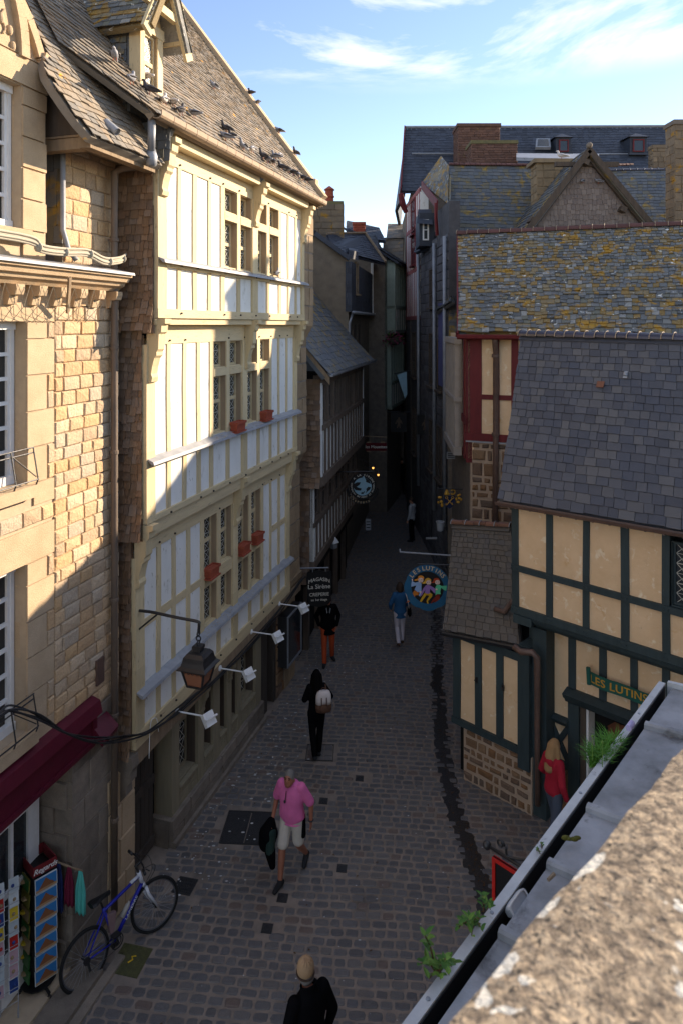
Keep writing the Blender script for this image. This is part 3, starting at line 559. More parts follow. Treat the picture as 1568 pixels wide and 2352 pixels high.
for k in range(4, len(pts) - 2, 7): mb.lathe(pts[k] - LF.s * .01 + V((0, 0, .035)), [(.055, 0), (.058, .01), (.055, .02)], 10, ax=LF.s)
flat('cable_grey', (.42, .38, .30)); tag(mb.build('cable_bundle', M['cable_grey'], None, smooth=True), 'sagging bundle of sunlit grey cables on top of the granite cornice', 'cable')
mb = MB()
for i in range(11):
    a = LF.pt(7.6 + i * .19, .235, 8.85); b_ = LF.pt(7.5 + i * .19 + jit(.09), .05, 8.42 + (.0 if i < 16 else (i - 16) * .03)); m = a.lerp(b_, .5) + LF.n * .05 + V((0, 0, -.03))
    mb.tube([a, m, b_], .0035, 4); a2 = LF.pt(7.6 + i * .19, .235, 8.85); b2 = LF.pt(7.95 + i * .18, .05, 8.45 + (.0 if i < 14 else (i - 14) * .03)); mb.tube([a2, a2.lerp(b2, .5) + LF.n * .05 + V((0, 0, -.03)), b2], .0035, 4)
flat('wire_grey', (.22, .19, .14)); tag(mb.build('wire_netting', M['wire_grey'], None), 'torn wire netting hanging under the granite cornice of the stone house', 'netting')
mb = MB(); mb.beam(LF.pt(8.72, .33, 8.97), LF.pt(8.92, .14, 8.55), .05, .025, up=LF.n); tag(mb.build('loose_board', M['bare_wood'], None), 'short weathered board dangling in the netting under the stone cornice', 'board')
# ------------------------------------------------------------------ cream half-timbered house
TH = thing('timber_house', 'tall white and cream half-timbered house with three jettied storeys and lichened slate roof', 'house', LF.pt(13, 0, 0))
SL, SR, SP = 10.29, 16.38, 17.12
def console(fr, s, n, zt, h=.70, w=.17, pr=.30, parent=TH, m='cream_wood'):
    k = h / .70; q = pr / .30
    prof = [(-.02, 0), (pr, 0), (pr, -.07), (.24 * q, -.09), (.23 * q, -.19), (.19 * q, -.22), (.18 * q, -.33 * k), (.15 * q, -.36 * k), (.15 * q, -.40 * k), (.11 * q, -.43 * k), (.075 * q, -.52 * k), (.055 * q, -.60 * k), (.075 * q, -.64 * k), (.06 * q, -.69 * k), (.02, -.70 * k), (-.02, -.70 * k)]
    mb = MB(); mb.prism([fr.pt(s - w / 2, n + a, zt + z) for a, z in prof], fr.s * w); return mb.build('carved_bracket', M[m], parent)
def moulding(fr, s0, s1, prof, parent=TH, name='moulded_beam', m='cream_wood_h'):
    mb = MB(); mb.prism([fr.pt(s0, n, z) for n, z in prof], fr.s * (s1 - s0)); return mb.build(name, M[m], parent)
def leaded(fr, s0, s1, z0, z1, n, parent, name='leaded_window', rail=None, glass='glass_old', reveal='reveal_wood', depth=.13, cols=2, cell=.15, frame='cream_wood'):
    """one light: liner, casement frame, then the pane with its leads"""
    m_ = MB(); d = n - depth
    m_.fbox(fr, s1 - .012, s1 - .001, d, n - .006, z0, z1, 1); m_.fbox(fr, s0 + .001, s0 + .01, d, n - .006, z0, z1, 1); m_.fbox(fr, s0 + .011, s1 - .013, d, n - .01, z0, z0 + .02, 0); m_.fbox(fr, s0 + .011, s1 - .013, d, n - .006, z1 - .012, z1, 1)
    f = .035
    for a, b_, c, e in ((s0 + .012, s0 + f + .012, z0 + .022, z1 - .013), (s1 - f - .014, s1 - .014, z0 + .022, z1 - .013), (s0 + f + .0121, s1 - f - .0141, z0 + .022, z0 + .022 + f), (s0 + f + .0121, s1 - f - .0141, z1 - .013 - f, z1 - .0131)): m_.fbox(fr, a, b_, d, d + .03, c, e, 0)
    if rail: m_.fbox(fr, s0 + f + .0121, s1 - f - .0141, d, d + .029, rail - .03, rail + .03, 0)
    w_ = m_.build(name, [M[frame], M[reveal]], parent)
    p = MB(); a, b_ = s0 + f + .012, s1 - f - .014; p.fbox(fr, a, b_, d - .01, d + .002, z0 + .03, z1 - .02, 0)
    nr = max(1, round((z1 - z0 - .08) / cell)); hz = (z1 - z0 - .08) / nr; cw = (b_ - a) / cols; t = .008
    L = lambda x, z: fr.pt(x, d + .006, z)
    for r in range(nr):
        zz = z0 + .045 + r * hz
        p.beam(L(a, zz), L(b_, zz), t * .6, t * (1.5 if r % 2 == 0 else .8), mi=1)
        for c in range(cols):
            x = a + c * cw; p.beam(L(x, zz), L(x + cw, zz + hz), t * .6, t, mi=1); p.beam(L(x + cw, zz), L(x, zz + hz), t * .6, t, mi=1)
    p.build('pane', [M[glass], M['leading']], w_); return w_
px2s = lambda px, n: LF.sx(px, n)
ST = {
 3: dict(n=.53, studs=[(360, 379), (407, 415), (443, 452), (477, 484), (506, 515), (544, 551), (577, 589), (611.5, 618), (639, 645), (660, 664), (677.5, 681), (691, 700)], zb=(381, 709), zt=(379, 373), sill=(382, 592), trans=[(514, 484), (514, 503)], rail=(515.6, 556), beam=(361, 730)),
 2: dict(n=.35, studs=[(332, 353), (383, 391.5), (419, 427), (452, 460), (481, 489), (519, 526.5), (554, 565), (590, 596), (618, 622.8), (638, 641.5), (656, 659.5), (673, 682)], zb=(354, 1182), zt=(369, 790), sill=(357, 1046), trans=[(488, 847), (488, 865)], rail=(489, 926), beam=(334, 1205)),
 1: dict(n=.17, studs=[(309, 328), (359, 368), (395, 403), (428, 436), (460, 468), (498, 506), (532, 543.5), (570.5, 576.5), (598, 604), (619, 623), (637.5, 642), (655, 662)], zb=(329, 1668), zt=(346, 1262), sill=(317, 1583), trans=[(469, 1326), (469, 1352)], rail=None, beam=(306, 1725)),
}
WINS = {}
for k in (3, 2, 1):
    d = ST[k]; n = d['n']; z = lambda key: LF.zy(*d[key], n)
    S = [(px2s(a, n), px2s(b_, n)) for a, b_ in d['studs']]
    zb, zt, zs = z('zb'), z('zt'), z('sill'); t0, t1 = sorted(LF.zy(*p, n) for p in d['trans']); zbeam = z('beam')
    S[0] = (SL, S[0][1]); S[-1] = (S[-1][0], SR); d.update(S=S, Z=(zb, zt, zs, t0, t1, zbeam))
    # core and plaster panels
    mb = MB(); mb.fbox(LF, SL + .02, SP - .02, -6.0, n - .30, zbeam - .3, zt + .45); mb.build('wall_core', M['dark'], TH)
    mb = MB()
    for i in range(11):
        a, b_ = S[i][1] - .01, S[i + 1][0] + .01; top = zt
        if 4 <= i <= 7: top = zs
        mb.fbox(LF, a, b_, n - .2, n - .006, zb - .01, top + .01, j=.003)
    mb.build('plaster_panels', M['plaster'], TH)
    for i, (a, b_) in enumerate(S):
        mb = MB(); w_ = b_ - a; x = (a + b_) / 2 + jit(.012); x2 = (a + b_) / 2 + jit(.012)
        if i in (0, 11): x = x2 = (a + b_) / 2
        zz = [zb, zb + (zt - zb) * .35 + jit(.1), zb + (zt - zb) * .7 + jit(.1), zt]; ss = [x, (x + x2) / 2 + jit(.012), (x + x2) / 2 + jit(.012), x2]
        pr = .014 if i not in (0, 6, 11) else .035
        if 4 <= i <= 8: ss = [(a + b_) / 2] * 4
        for q in range(3):
            ps = []
            for (c, h) in ((ss[q], zz[q]), (ss[q + 1], zz[q + 1])):
                for (e, g) in ((-1, 0), (-1, 1), (1, 1), (1, 0)): ps.append(LF.pt(c + e * w_ / 2, n + pr if g else n - .2, h))
            mb.hexa([ps[m] for m in (3, 2, 1, 0, 7, 6, 5, 4)])
        mb.build('timber_stud', M['cream_wood'], TH)
    mb = MB(); mb.fbox(LF, SL, SR, n - .2, n + .04, zbeam, zb, j=.004)                     # bottom beam
    mb.fbox(LF, S[0][1], S[11][0], n - .2, n + .018, zt - .002, zt + .28, j=.004)            # top plate
    mb.fbox(LF, S[0][1] - .03, S[11][0] + .03, n - .1, n + .05, zs - .13, zs - .035, j=.003)   # rail under the sill
    if k == 1:
        for i in (0, 1, 2, 3, 9, 10): mb.fbox(LF, S[i][1] - .005, S[i + 1][0] + .005, n - .1, n + .012, 3.93, 4.06, j=.006)
    mb.build('rails', M['cream_wood_h'], TH)
    # wooden pegs along rails and beams
    mb = MB()
    for a, b_ in S[1:-1]:
        for zz, nn in ((zs - .085, n + .05), (zb - .06, n + .04), (zt + .05, n + .018)):
            if rnd.random() < .8: mb.tube([LF.pt((a + b_) / 2, nn - .01, zz), LF.pt((a + b_) / 2, nn + .022, zz)], .016, 6)
    mb.build('pegs', M['dark_wood'], TH)
    # lead covered sill
    mb = MB(); mb.prism([LF.pt(S[0][0] + .02, a, b_) for a, b_ in ((n - .02, zs + .015), (n + .13, zs - .045), (n + .145, zs - .09), (n + .10, zs - .085), (n + .045, zs - .032), (n - .02, zs - .032))], LF.s * (S[11][1] - S[0][0] - .0)); mb.build('lead_sill', M['lead'], TH)
    # four lights, each above and below the transom
    for i in range(4, 8):
        a, b_ = S[i][1], S[i + 1][0]
        mb = MB(); mb.fbox(LF, a, b_, n - .14, n + .02, t0, t1, j=.002); mb.build('transom', M['cream_wood_h'], TH)
        zr = LF.zy(*d['rail'], n) if d['rail'] else None
        leaded(LF, a, b_, zs + .01, t0, n, TH, rail=zr if k != 1 else None, glass='glass_old' if k > 1 else 'glass')
        leaded(LF, a, b_, t1, zt - .004, n, TH, rail=None if k != 1 else t1 + (zt - t1) * .55, glass='glass_old' if k > 1 else 'glass')
    # twigs and droppings on the sill
    mb = MB()
    for q in range(90):
        c = LF.pt(rnd.uniform(S[4][0], S[8][1]), n + rnd.uniform(.02, .12), zs - .01); c.z += -.04 * ((c - LF.o).dot(LF.n) - n - .02) / .1 + .012; a = rnd.uniform(0, 6.3); mb.beam(c, c + V((math.cos(a) * .03, math.sin(a) * .03, jit(.006))), .007, .006)
    mb.build('nest_twigs', M['cable_grey'], TH, kind='stuff')
# moulded cornices between the storeys
for k in (3, 2):
    n = ST[k]['n']; m = ST[k - 1]['n']; zb = ST[k]['Z'][5]; zl = ST[k - 1]['Z'][1]; h = zb - (zl + .281); S = ST[k]['S']
    for a, b_ in ((S[0][1] - .05, S[6][0] - .02), (S[6][1] + .02, S[11][0] - .02)):
        moulding(LF, a, b_, [(m - .1, zl + .283), (m + .05, zl + .283), (m + .09, zl + .283 + h * .2), (m + .09, zl + .283 + h * .28), (n - .05, zl + .283 + h * .45), (n - .02, zl + .283 + h * .72), (n + .0, zb - .004), (m - .1, zb - .004)])
    mb = MB(); mb.fbox(LF, SL, SR, m - .2, n + .0, zl + .29, zb - .006); mb.build('jetty_soffit', M['cream_wood_h'], TH)
    for i in (0, 6, 11): console(LF, (S[i][0] + S[i][1]) / 2 - (.03 if k == 2 else .0), m + .03, zb - .01, h=.92, w=.17 if i != 6 else .15, pr=n - m + .10)
n3 = .53; zt3 = ST[3]['Z'][1]; S3 = ST[3]['S']; ze = 11.16
for a, b_ in ((S3[0][1] - .02, S3[6][0] - .01), (S3[6][1] + .01, S3[11][0] + .02)):
    moulding(LF, a, b_, [(n3 - .1, zt3 + .282), (n3 + .05, zt3 + .282), (n3 + .09, zt3 + .33), (n3 + .09, zt3 + .36), (n3 + .13, zt3 + .40), (n3 + .17, zt3 + .44), (n3 + .17, zt3 + .48), (n3 + .20, ze - .16), (n3 - .1, ze - .15)])
mb = MB(); mb.fbox(LF, SL, SR, n3 - .25, n3 + .16, zt3 + .285, ze - .1); mb.build('eaves_soffit', M['cream_wood_h'], TH)
for i in (0, 6, 11): console(LF, (S3[i][0] + S3[i][1]) / 2, n3 + .03, ze - .10, h=.82, pr=.27)
# first-floor jetty over the ground floor
n1 = .17; z1b = ST[1]['Z'][5]
mb = MB(); mb.fbox(LF, SL, SP, -.25, n1 + .03, z1b - .24, z1b - .004, j=.01); mb.build('jetty_beam', M['bare_wood'], TH)
# shingled flank
fl = MB()
def flank(z0, z1, nw, nb):
    for nn in (0,):
        fn = lambda u, v: LF.pt(SL - .02 - .10 * max(0, .16 - v) / .16 , (-.12) + (nw + .10 + .03 * max(0, .2 - v) / .2) * u, z0 + (z1 - z0) * v)
        shingles(fl, fn, -LF.s, round((z1 - z0) / .118), nw + .12, .105, lift=.03)
flank(LF.zy(300, 762, .3), 10.98, .53, 0); flank(LF.zy(300, 1252, .3), LF.zy(300, 768, .3) + .05, .35, 0); flank(2.2, LF.zy(300, 1258, .3) + .05, .17, 0)
fl.build('shingle_cladding', M['shingle'], TH)
mb = MB(); mb.fbox(LF, SL - .0, SL + .03, -.4, .14, 2.3, LF.zy(300, 1262, .3)); mb.fbox(LF, SL, SL + .03, -.4, .32, LF.zy(300, 1258, .3), LF.zy(300, 770, .3)); mb.fbox(LF, SL, SL + .03, -.4, .50, LF.zy(300, 766, .3), 11.1); mb.build('flank_boarding', M['shingle'], TH)
q = lambda u, v: LF.pt(9.86 + .43 * u, .50 + .34 * u * 0 + .0, 10.9 + .3 * v)
mb = MB(); fnq = lambda u, v: LF.pt(SL - .03 - .02, -.1 + .9 * u, 10.72 + .55 * v); shingles(mb, fnq, -LF.s, 4, .9, .16); mb.prism([LF.pt(SL - .03, a, b_) for a, b_ in ((-.1, 10.7), (.56, 10.7), (.82, 11.2), (-.1, 11.3))], LF.s * .1); mb.build('eaves_cheek', M['slate_far'], TH)
# stone end pier
pier = MB(); pier.fbox(LF, SR + .02, SP - .01, -.6, .0, 0, 11.3, 1)
for (n, z0, z1) in ((.50, 8.45, 11.35), (.33, 5.45, 8.44), (.16, 2.45, 5.44), (0.04, 0, 2.44)): pier.fbox(LF, SR + .015, SP - .005, -.3, n + .006, z0 + .01, z1 - .01, 1)
for (n, z0, z1) in ((.50, 8.45, 11.35), (.33, 5.45, 8.44), (.16, 2.45, 5.44), (0.04, 0, 2.44)): ashlar(pier, LF, SR + .01, SP, z0, z1, .42, .6, n - .7, n + .02, gap=.01, ch=.015, j=.008)
for (n, z) in ((.33, 8.42), (.16, 5.42), (.04, 2.42)): pier.prism([LF.pt(SR + .02, a, b_) for a, b_ in ((n, z - .35), (n + .07, z - .22), (n + .17, z - .05), (n + .19, z + .1), (n, z + .1))], LF.s * (SP - SR - .01))
pier.build('stone_pier', [M['pier_stone'], M['granite_dark']], TH)
mb = MB(); mb.fbox(LF, SR + .02, SP - .02, -6, -.3, 0, 11.3); mb.build('end_wall', M['granite_dark'], TH)
# ground floor: plinth, posts, windows, doors
hs = LF.sx
mb = MB(); zp = .42; sP0 = hs(394, .08); sP1 = hs(603, .05)
ashlar(mb, LF, sP0, sP1, 0, zp, .22, .62, -.3, .10, gap=.008, ch=.01, j=.003); mb.fbox(LF, sP0, sP1, -.3, .07, 0, zp - .01); mb.fbox(LF, sP0, sP1, .07, .16, -.02, .08); mb.build('granite_plinth', M['granite_dark'], TH)
posts = [(391, 409), (452, 466), (487, 502), (518, 529), (543, 551), (584, 597)]; SPost = [(hs(a, 0), hs(b_, 0)) for a, b_ in posts]
SPost = [(s0_, max(s1_, s0_ + .16)) for s0_, s1_ in SPost]
mb = MB()
for a, b_ in SPost: mb.fbox(LF, a, b_, -.3, .03, zp - .1 if a > 11.6 else zp - .1, z1b - .23, j=.006)
mb.fbox(LF, SPost[0][0], SPost[-1][1], -.3, .0, z1b - .40, z1b - .235, j=.004); mb.build('ground_floor_posts', M['olive_wood'], TH)
mb = MB(); mb.fbox(LF, SL, SP, -5, -.32, 0, z1b - .2); mb.build('ground_floor_core', M['dark'], TH)
for (a, b_) in zip(SPost, SPost[1:]):
    p, q = a[1], b_[0]; mb = MB(); mb.fbox(LF, p, q, -.3, .0, zp - .08, zp + .28); [mb.fbox(LF, p, q, -.01, .02 - .004 * i, zp + .05 * i, zp + .05 * i + .045) for i in range(5)]
    mb.fbox(LF, p, q, -.2, .05, zp + .285, zp + .32); mb.build('panelled_apron', M['olive_wood'], TH)
    leaded(LF, p, q, zp + .33, z1b - .40, -.02, TH, name='shop_window', glass='glass', reveal='brown_wood', depth=.2, cols=3, cell=.22, frame='olive_wood', rail=zp + 1.15)
for i in (1, 3): console(LF, (SPost[i][0] + SPost[i][1]) / 2 + .02, .03, z1b - .26, h=.45, w=.13, pr=.14, m='olive_wood')
dr = MB(); a, b_ = hs(312, -.02), hs(360, -.1); zd = z1b - .26
for i in range(6): dr.fbox(LF, a + (b_ - a) * i / 6 + .004, a + (b_ - a) * (i + 1) / 6 - .004, -.20, -.165 + jit(.004), .08, zd)
for z in (.15, 1.12): dr.fbox(LF, a, b_, -.165, -.13, z, z + .13)
dr.fbox(LF, a - .08, a - .005, -.3, -.1, .05, zd); dr.build('plank_door', M['dark_wood'], TH)
mb = MB(); mb.fbox(LF, b_ + .03, sP0, -.38, -.36, 0, zd); mb.build('dark_door_panel', M['brown_wood'], TH)
mb = MB(); mb.fbox(LF, b_ + .12, sP0 - .03, -.3, .04, -.02, .38, j=.01); mb.build('door_post_stone', M['granite_dark'], TH)
mb = MB(); mb.fbox(LF, sE - .02, a - .09, -.4, .0, 0, z1b - .3); mb.build('door_jamb_wall', M['mortar'], TH); mb = MB(); ashlar(mb, LF, 9.9, a - .085, 0, z1b - .25, .55, .5, -.01, .03, gap=.01); mb.build('door_jamb_stone', M['granite'], TH)
mb = MB(); mb.prism([LF.pt(10.16, x, z) for x, z in ((0, 2.25), (.22, 2.25), (.24, 2.1), (.2, 2.02), (.2, 1.9), (.12, 1.82), (.13, 1.7), (.04, 1.6), (0, 1.6))], LF.s * .16); mb.build('stone_corbel', M['granite_dark'], TH)
mb = MB(); mb.fbox(LF, sP1 + .02, hs(627, 0), -.35, -.28, .05, z1b - .3); mb.fbox(LF, sP1, hs(612, 0), -.3, .02, 0, z1b - .26); mb.fbox(LF, hs(627, 0), hs(627, 0) + .12, -.3, .02, 0, z1b - .26); mb.build('side_door', M['dark_wood'], TH)
mb = MB(); ashlar(mb, LF, hs(627, 0) + .12, SP, 0, z1b - .25, .28, .4, -.3, .05, gap=.012, ch=.02); mb.build('rubble_base', M['rubble'], TH)
# roof
EV = 11.235; ne = .85
RT = Pl(LF.pt(0, ne, EV), LF.s, -LF.n * math.cos(R(53)) + V((0, 0, math.sin(R(53)))))
def rp_(px, py): return RT.pix(px, py)
aL = rp_(350, 247); top = 7.6
uR = 17.0
pol = [(aL[0], -.02), (uR - .05, -.02), (uR - .05, top)] ; d1 = rp_(170, 112); d2 = rp_(58, 2)
pol += [(aL[0], top)]
mb = MB(); plane_slates(mb, RT, pol, .105, .135, lift=.024, th=.014); mb.build('roof', M['slate_old'], TH)
print('ROOF', pol, rp_(720, 405), rp_(430, 60))
vM = 3.35; Ma = RT.pt(aL[0], vM, .0); qB = RL.pix(126, 98); Bm = RL.pt(qB[0], qB[1], .05); Mb = Ma - LF.s * (aL[0] - (Bm - LF.o).dot(LF.s)); Am = RT.pt(aL[0], 0, 0)
mb = MB(); slates4(mb, Bm, Am, Ma, Mb, .105, .135, lift=.024, th=.014); slates4(mb, Mb, Ma, RT.pt(aL[0], top, 0), Mb + (RT.pt(aL[0], top, 0) - Ma), .105, .135, lift=.024, th=.014); mb.build('swept_roof_side', M['slate_old'], TH)
mb = MB(); L0 = rp_(716, 415); 
k = 12
for i in range(k): 
    v0, v1 = .15 + (top - .15) * i / k, .15 + (top - .15) * (i + 1) / k; mb.hexa([RT.pt(u, v, h) for h, (u, v) in [(-.05, (uR - .06, v0 + .004)), (-.05, (uR + .22, v0 + .004)), (-.05, (uR + .22, v1 - .004)), (-.05, (uR - .06, v1 - .004)), (.11, (uR - .05, v0 + .004)), (.12, (uR + .2, v0 + .004)), (.12, (uR + .2, v1 - .004)), (.11, (uR - .05, v1 - .004))]])
mb.build('verge_coping', M['granite'], TH)
mb = MB(); bump_block(mb, LF, uR - .06, uR + .2, 11.15, 11.85, -.1, .62, .015, j=.006); mb.build('coping_kneeler', M['granite'], TH)
mb = MB(); mb.prism([V(RT.pt(17.1, v, h)) for v, h in ((.0, -.1), (top, -.1))] + [LF.pt(17.1, ne - 6, 11.0)], LF.s * -.3); mb.build('gable_end', M['granite_dark'], TH)
# gutter (half round in short joined lengths)
mb = MB(); nG = 22
for i in range(nG):
    a = aL[0] + (uR - .15 - aL[0]) * i / nG; b_ = aL[0] + (uR - .15 - aL[0]) * (i + 1) / nG - .012
    arc = [(ne + .02 + .075 * math.cos(t), EV - .0 + .075 * math.sin(t)) for t in [math.pi + math.pi * q / 7 for q in range(8)]]
    arc = [(ne - .055, EV + .05)] + arc[1:-1] + [(ne + .095, EV + .03)]; arc2 = [(x * 1 + (.012 if x > ne else -.0), z - .012) for x, z in arc]
    mb.loft([[LF.pt(a, x, z) for x, z in arc + arc2[::-1]], [LF.pt(b_, x, z) for x, z in arc + arc2[::-1]]])
mb.build('gutter', M['gutter'], TH)
# dormer
DM = MB(); wz = lambda px, py, n: LF.zy(px, py, n)
nd2 = .50; sD0, sD1 = LF.sx(322, nd2), LF.sx(372, nd2); zD0, zD1 = wz(345, 215, nd2), 12.50
print('DORMER', sD0, sD1, zD0, zD1)
DM.fbox(LF, sD0, sD1, -2.6, nd2 - .16, zD0 - .3, zD1 + .2); DM.build('dormer_body', M['slate_far'], TH)
dm = bpy.data.objects['dormer_body']
m_ = MB(); fnq = lambda u, v: LF.pt(sD0 - .012, nd2 - .2 - 2.3 * (1 - u), zD0 - .3 + (zD1 - zD0 + .4) * v); shingles(m_, fnq, -LF.s, 13, 2.3, .17); m_.build('dormer_cheek', M['slate_far'], dm)
m_ = MB(); m_.fbox(LF, sD0 - .02, sD0 + .09, nd2 - .16, nd2 + .02, zD0 - .1, zD1 + .12); m_.fbox(LF, sD1 - .14, sD1, nd2 - .16, nd2 + .02, zD0 - .1, zD1 + .12); m_.fbox(LF, sD0 - .02, sD1, nd2 - .15, nd2 + .03, zD0 - .14, zD0); m_.fbox(LF, sD0 - .04, sD1 + .02, nd2 - .15, nd2 + .03, zD1, zD1 + .15); m_.build('dormer_frame', M['cream_wood'], dm)
leaded(LF, sD0 + .09, sD1 - .14, zD0, zD1, nd2, dm, depth=.06, rail=zD0 + (zD1 - zD0) * .5, cols=3, cell=.14, name='dormer_window')
# dormer roof: two slopes with deep barge gable
rz0 = wz(318, 48, nd2 + .3); sm = 10.285; ov = .30; zD1 = 12.50; zEv = 12.45; zap = zEv + 1.0
eL = LF.pt(9.72, nd2 + ov, zEv); eLb = LF.pt(9.72, -3.2, zEv); ap = LF.pt(sm, nd2 + ov, zap + .08); apb = LF.pt(sm, -3.6, zap + .08); eR = LF.pt(10.85, nd2 + ov, zEv); eRb = LF.pt(10.85, -3.2, zEv)
m_ = MB(); slates4(m_, eLb, eL, ap, apb, .10, .15, lift=.018, th=.012); slates4(m_, eR, eRb, apb, ap, .10, .15, lift=.018, th=.012); m_.build('dormer_roof', M['slate_moss'], dm)
m_ = MB()
for e in (eL, eR): m_.beam(e + V((0, 0, -.13)) - LF.n * .06, ap + V((0, 0, -.16)) - LF.n * .06, .05, .20, up=(LF.s if e is eL else -LF.s) + V((0, 0, 1)))
for f in (.25, .5, .75):
    for e in (eL, eR): c = e.lerp(ap, f) + V((0, 0, -.12)); m_.beam(c - LF.n * .1, c - LF.n * 1.2, .10, .09)
for e in (eL, eR): m_.beam(e.lerp(ap, .28) + V((0, 0, -.2)) - LF.n * .03, e.lerp(ap, .28) + V((0, 0, -.2)) - LF.n * .8, .10, .13)
m_.beam(LF.pt(sD0 - .2, nd2 + ov - .1, zD1 + .30), LF.pt(sD1 + .2, nd2 + ov - .1, zD1 + .30), .08, .11)
m_.prism([LF.pt(sD0 - .05, nd2 - .02, zD1 + .15), LF.pt(sD1 + .02, nd2 - .02, zD1 + .15), LF.pt(sm, nd2 - .02, zap - .05)], -LF.n * .1)
m_.build('dormer_gable_frame', M['cream_wood'], dm)
# ------------------------------------------------------------------ teal and cream house with its low wing, right
RF = Fr(2.26, 12.6, 1.1, -1.05)
H1 = thing('cream_house', 'cream and teal half-timbered house under a big bare blue slate roof, right of the street', 'house', RF.pt(3, 0, 0))
def panel_wall(fr, posts, n, z0, z1, parent, wood, plaster, pr=.02, depth=.2, name='framing', skip=(), cj=.004):
    """posts: list of (s0, s1); plaster panels between them"""
    mb = MB()
    for i, (a, b_) in enumerate(zip(posts, posts[1:])):
        if i in skip: continue
        mb.fbox(fr, a[1] - .01, b_[0] + .01, n - depth, n - .004, z0, z1, j=.002)
    mb.build('plaster_panels', M[plaster], parent)
    for a, b_ in posts:
        mb = MB(); w_ = .5 * (b_ - a); c = (a + b_) / 2; x = [c + jit(cj * 2), c + jit(cj * 2), c + jit(cj * 2)]; zz = [z0, (z0 + z1) / 2, z1]
        for q in range(2):
            ps = []
            for k in (q, q + 1):
                for (e, g) in ((-1, 0), (-1, 1), (1, 1), (1, 0)): ps.append(fr.pt(x[k] + e * w_, n + pr if g else n - depth, zz[k]))
            mb.hexa([ps[m] for m in (3, 2, 1, 0, 7, 6, 5, 4)])
        mb.build('post', M[wood], parent)
sx = lambda px, n=0.0: RF.sx(px, n)
zz_ = lambda px, py, n=0.0: RF.zy(px, py, n)
# upper storey
zJ = zz_(1190, 1406); zS = zz_(1180, 1302); zE = zz_(1192, 1163) + .05
up_posts = [(1176, 1191), (1255, 1270), (1339, 1354), (1425, 1444), (1521, 1539)]; UP = [(sx(a), sx(b_)) for a, b_ in up_posts]
UP += [(UP[-1][1] + .75, UP[-1][1] + .87), (UP[-1][1] + 1.4, UP[-1][1] + 1.52), (UP[-1][1] + 2.2, UP[-1][1] + 2.32)]
panel_wall(RF, UP, 0.0, zJ, zE, H1, 'teal', 'cream', skip=(4,))
mb = MB(); s0_, s1_ = UP[0][0] - .0, UP[-1][1]
mb.fbox(RF, s0_, s1_, -.2, .045, zS - .055, zS + .055, j=.006); mb.fbox(RF, s0_, s1_, -.2, .05, zJ - .02, zJ + .10, j=.006); mb.build('rails', M['teal'], H1)
mb = MB(); [mb.fbox(RF, UP[4][1] - .01, UP[5][0] + .01, -.2, -.01, a, b_) for a, b_ in ((zJ + .1, zS - .05),)]; mb.build('apron_panel', M['cream'], H1)
leaded(RF, UP[4][1] + .02, UP[5][0] - .02, zS + .06, zE - .1, .02, H1, glass='glass', frame='teal', reveal='teal', depth=.08, cols=4, cell=.14)
mb = MB()
for a, b_ in UP:
    for z in (zS, zJ + .04):
        for s in (a + .02, b_ - .02): mb.tube([RF.pt(s, .03, z), RF.pt(s, .066, z)], .014, 6)
mb.build('pegs', M['teal'], H1)
mb = MB(); a = sx(1225)
mb.prism([RF.pt(a, n, z) for n, z in ((-.36, zJ - .20), (-.10, zJ - .20), (-.06, zJ - .15), (-.02, zJ - .14), (0, zJ - .10), (.04, zJ - .09), (.06, zJ - .025), (-.36, zJ - .025))], RF.s * (s1_ - a)); mb.fbox(RF, sx(1182), a - .01, -.5, .07, zJ - .17, zJ - .03); mb.build('jetty_moulding', M['teal'], H1)
mb = MB(); mb.fbox(RF, sx(1190), s1_, -4.6, -.2, zJ - .1, zE + .2); mb.fbox(RF, sx(1225, -.35), s1_, -4.6, -.62, 0, zJ); mb.build('house_core', M['dark'], H1)
# lower storey, set back
nb = -.35; sb = lambda px: RF.sx(px, nb); zb_ = lambda px, py: RF.zy(px, py, nb)
LP = [(sb(1244), sb(1261)), (sb(1306), sb(1323)), (sb(1377), sb(1394)), (sb(1448), sb(1465)), (sb(1520), sb(1538)), (sb(1600), sb(1620))]
zL = zb_(1306, 1590) ; zr = zb_(1280, 1640)
mb = MB(); mb.fbox(RF, LP[0][1] - .01, LP[1][0] + .01, nb - .2, nb - .004, zr, zJ - .18); mb.build('tall_panel', M['cream'], H1)
panel_wall(RF, LP[1:], nb, zL + .09, zJ - .17, H1, 'teal', 'cream')
mb = MB(); mb.fbox(RF, LP[0][0] - .22, LP[0][1], nb - .2, nb + .05, 0, zJ - .18); mb.fbox(RF, LP[1][0] - .0, LP[1][1] + .06, nb - .2, nb + .045, 0, zL); mb.build('ground_floor_posts', M['teal'], H1)
mb = MB(); s_, e_ = LP[1][0] - .03, LP[-1][1]
mb.prism([RF.pt(s_, n, z) for n, z in ((nb - .1, zL - .13), (nb + .08, zL - .13), (nb + .12, zL - .06), (nb + .16, zL - .04), (nb + .2, zL + .04), (nb + .04, zL + .085), (nb - .1, zL + .085))], RF.s * (e_ - s_)); mb.build('door_lintel', M['teal'], H1)
mb = MB(); mb.prism([RF.pt(LP[0][1] - .05, n, z) for n, z in ((nb - .1, zr - .13), (nb + .06, zr - .13), (nb + .14, zr - .03), (nb + .05, zr), (nb - .1, zr))], RF.s * (LP[1][0] - LP[0][1] + .06)); mb.build('window_rail', M['teal'], H1)
zx0 = zr - .14 - .62
mb = MB(); mb.fbox(RF, LP[0][1], LP[1][0], nb - .2, nb - .02, zx0, zr - .12); mb.build('braced_panel', M['cream'], H1)
mb = MB()
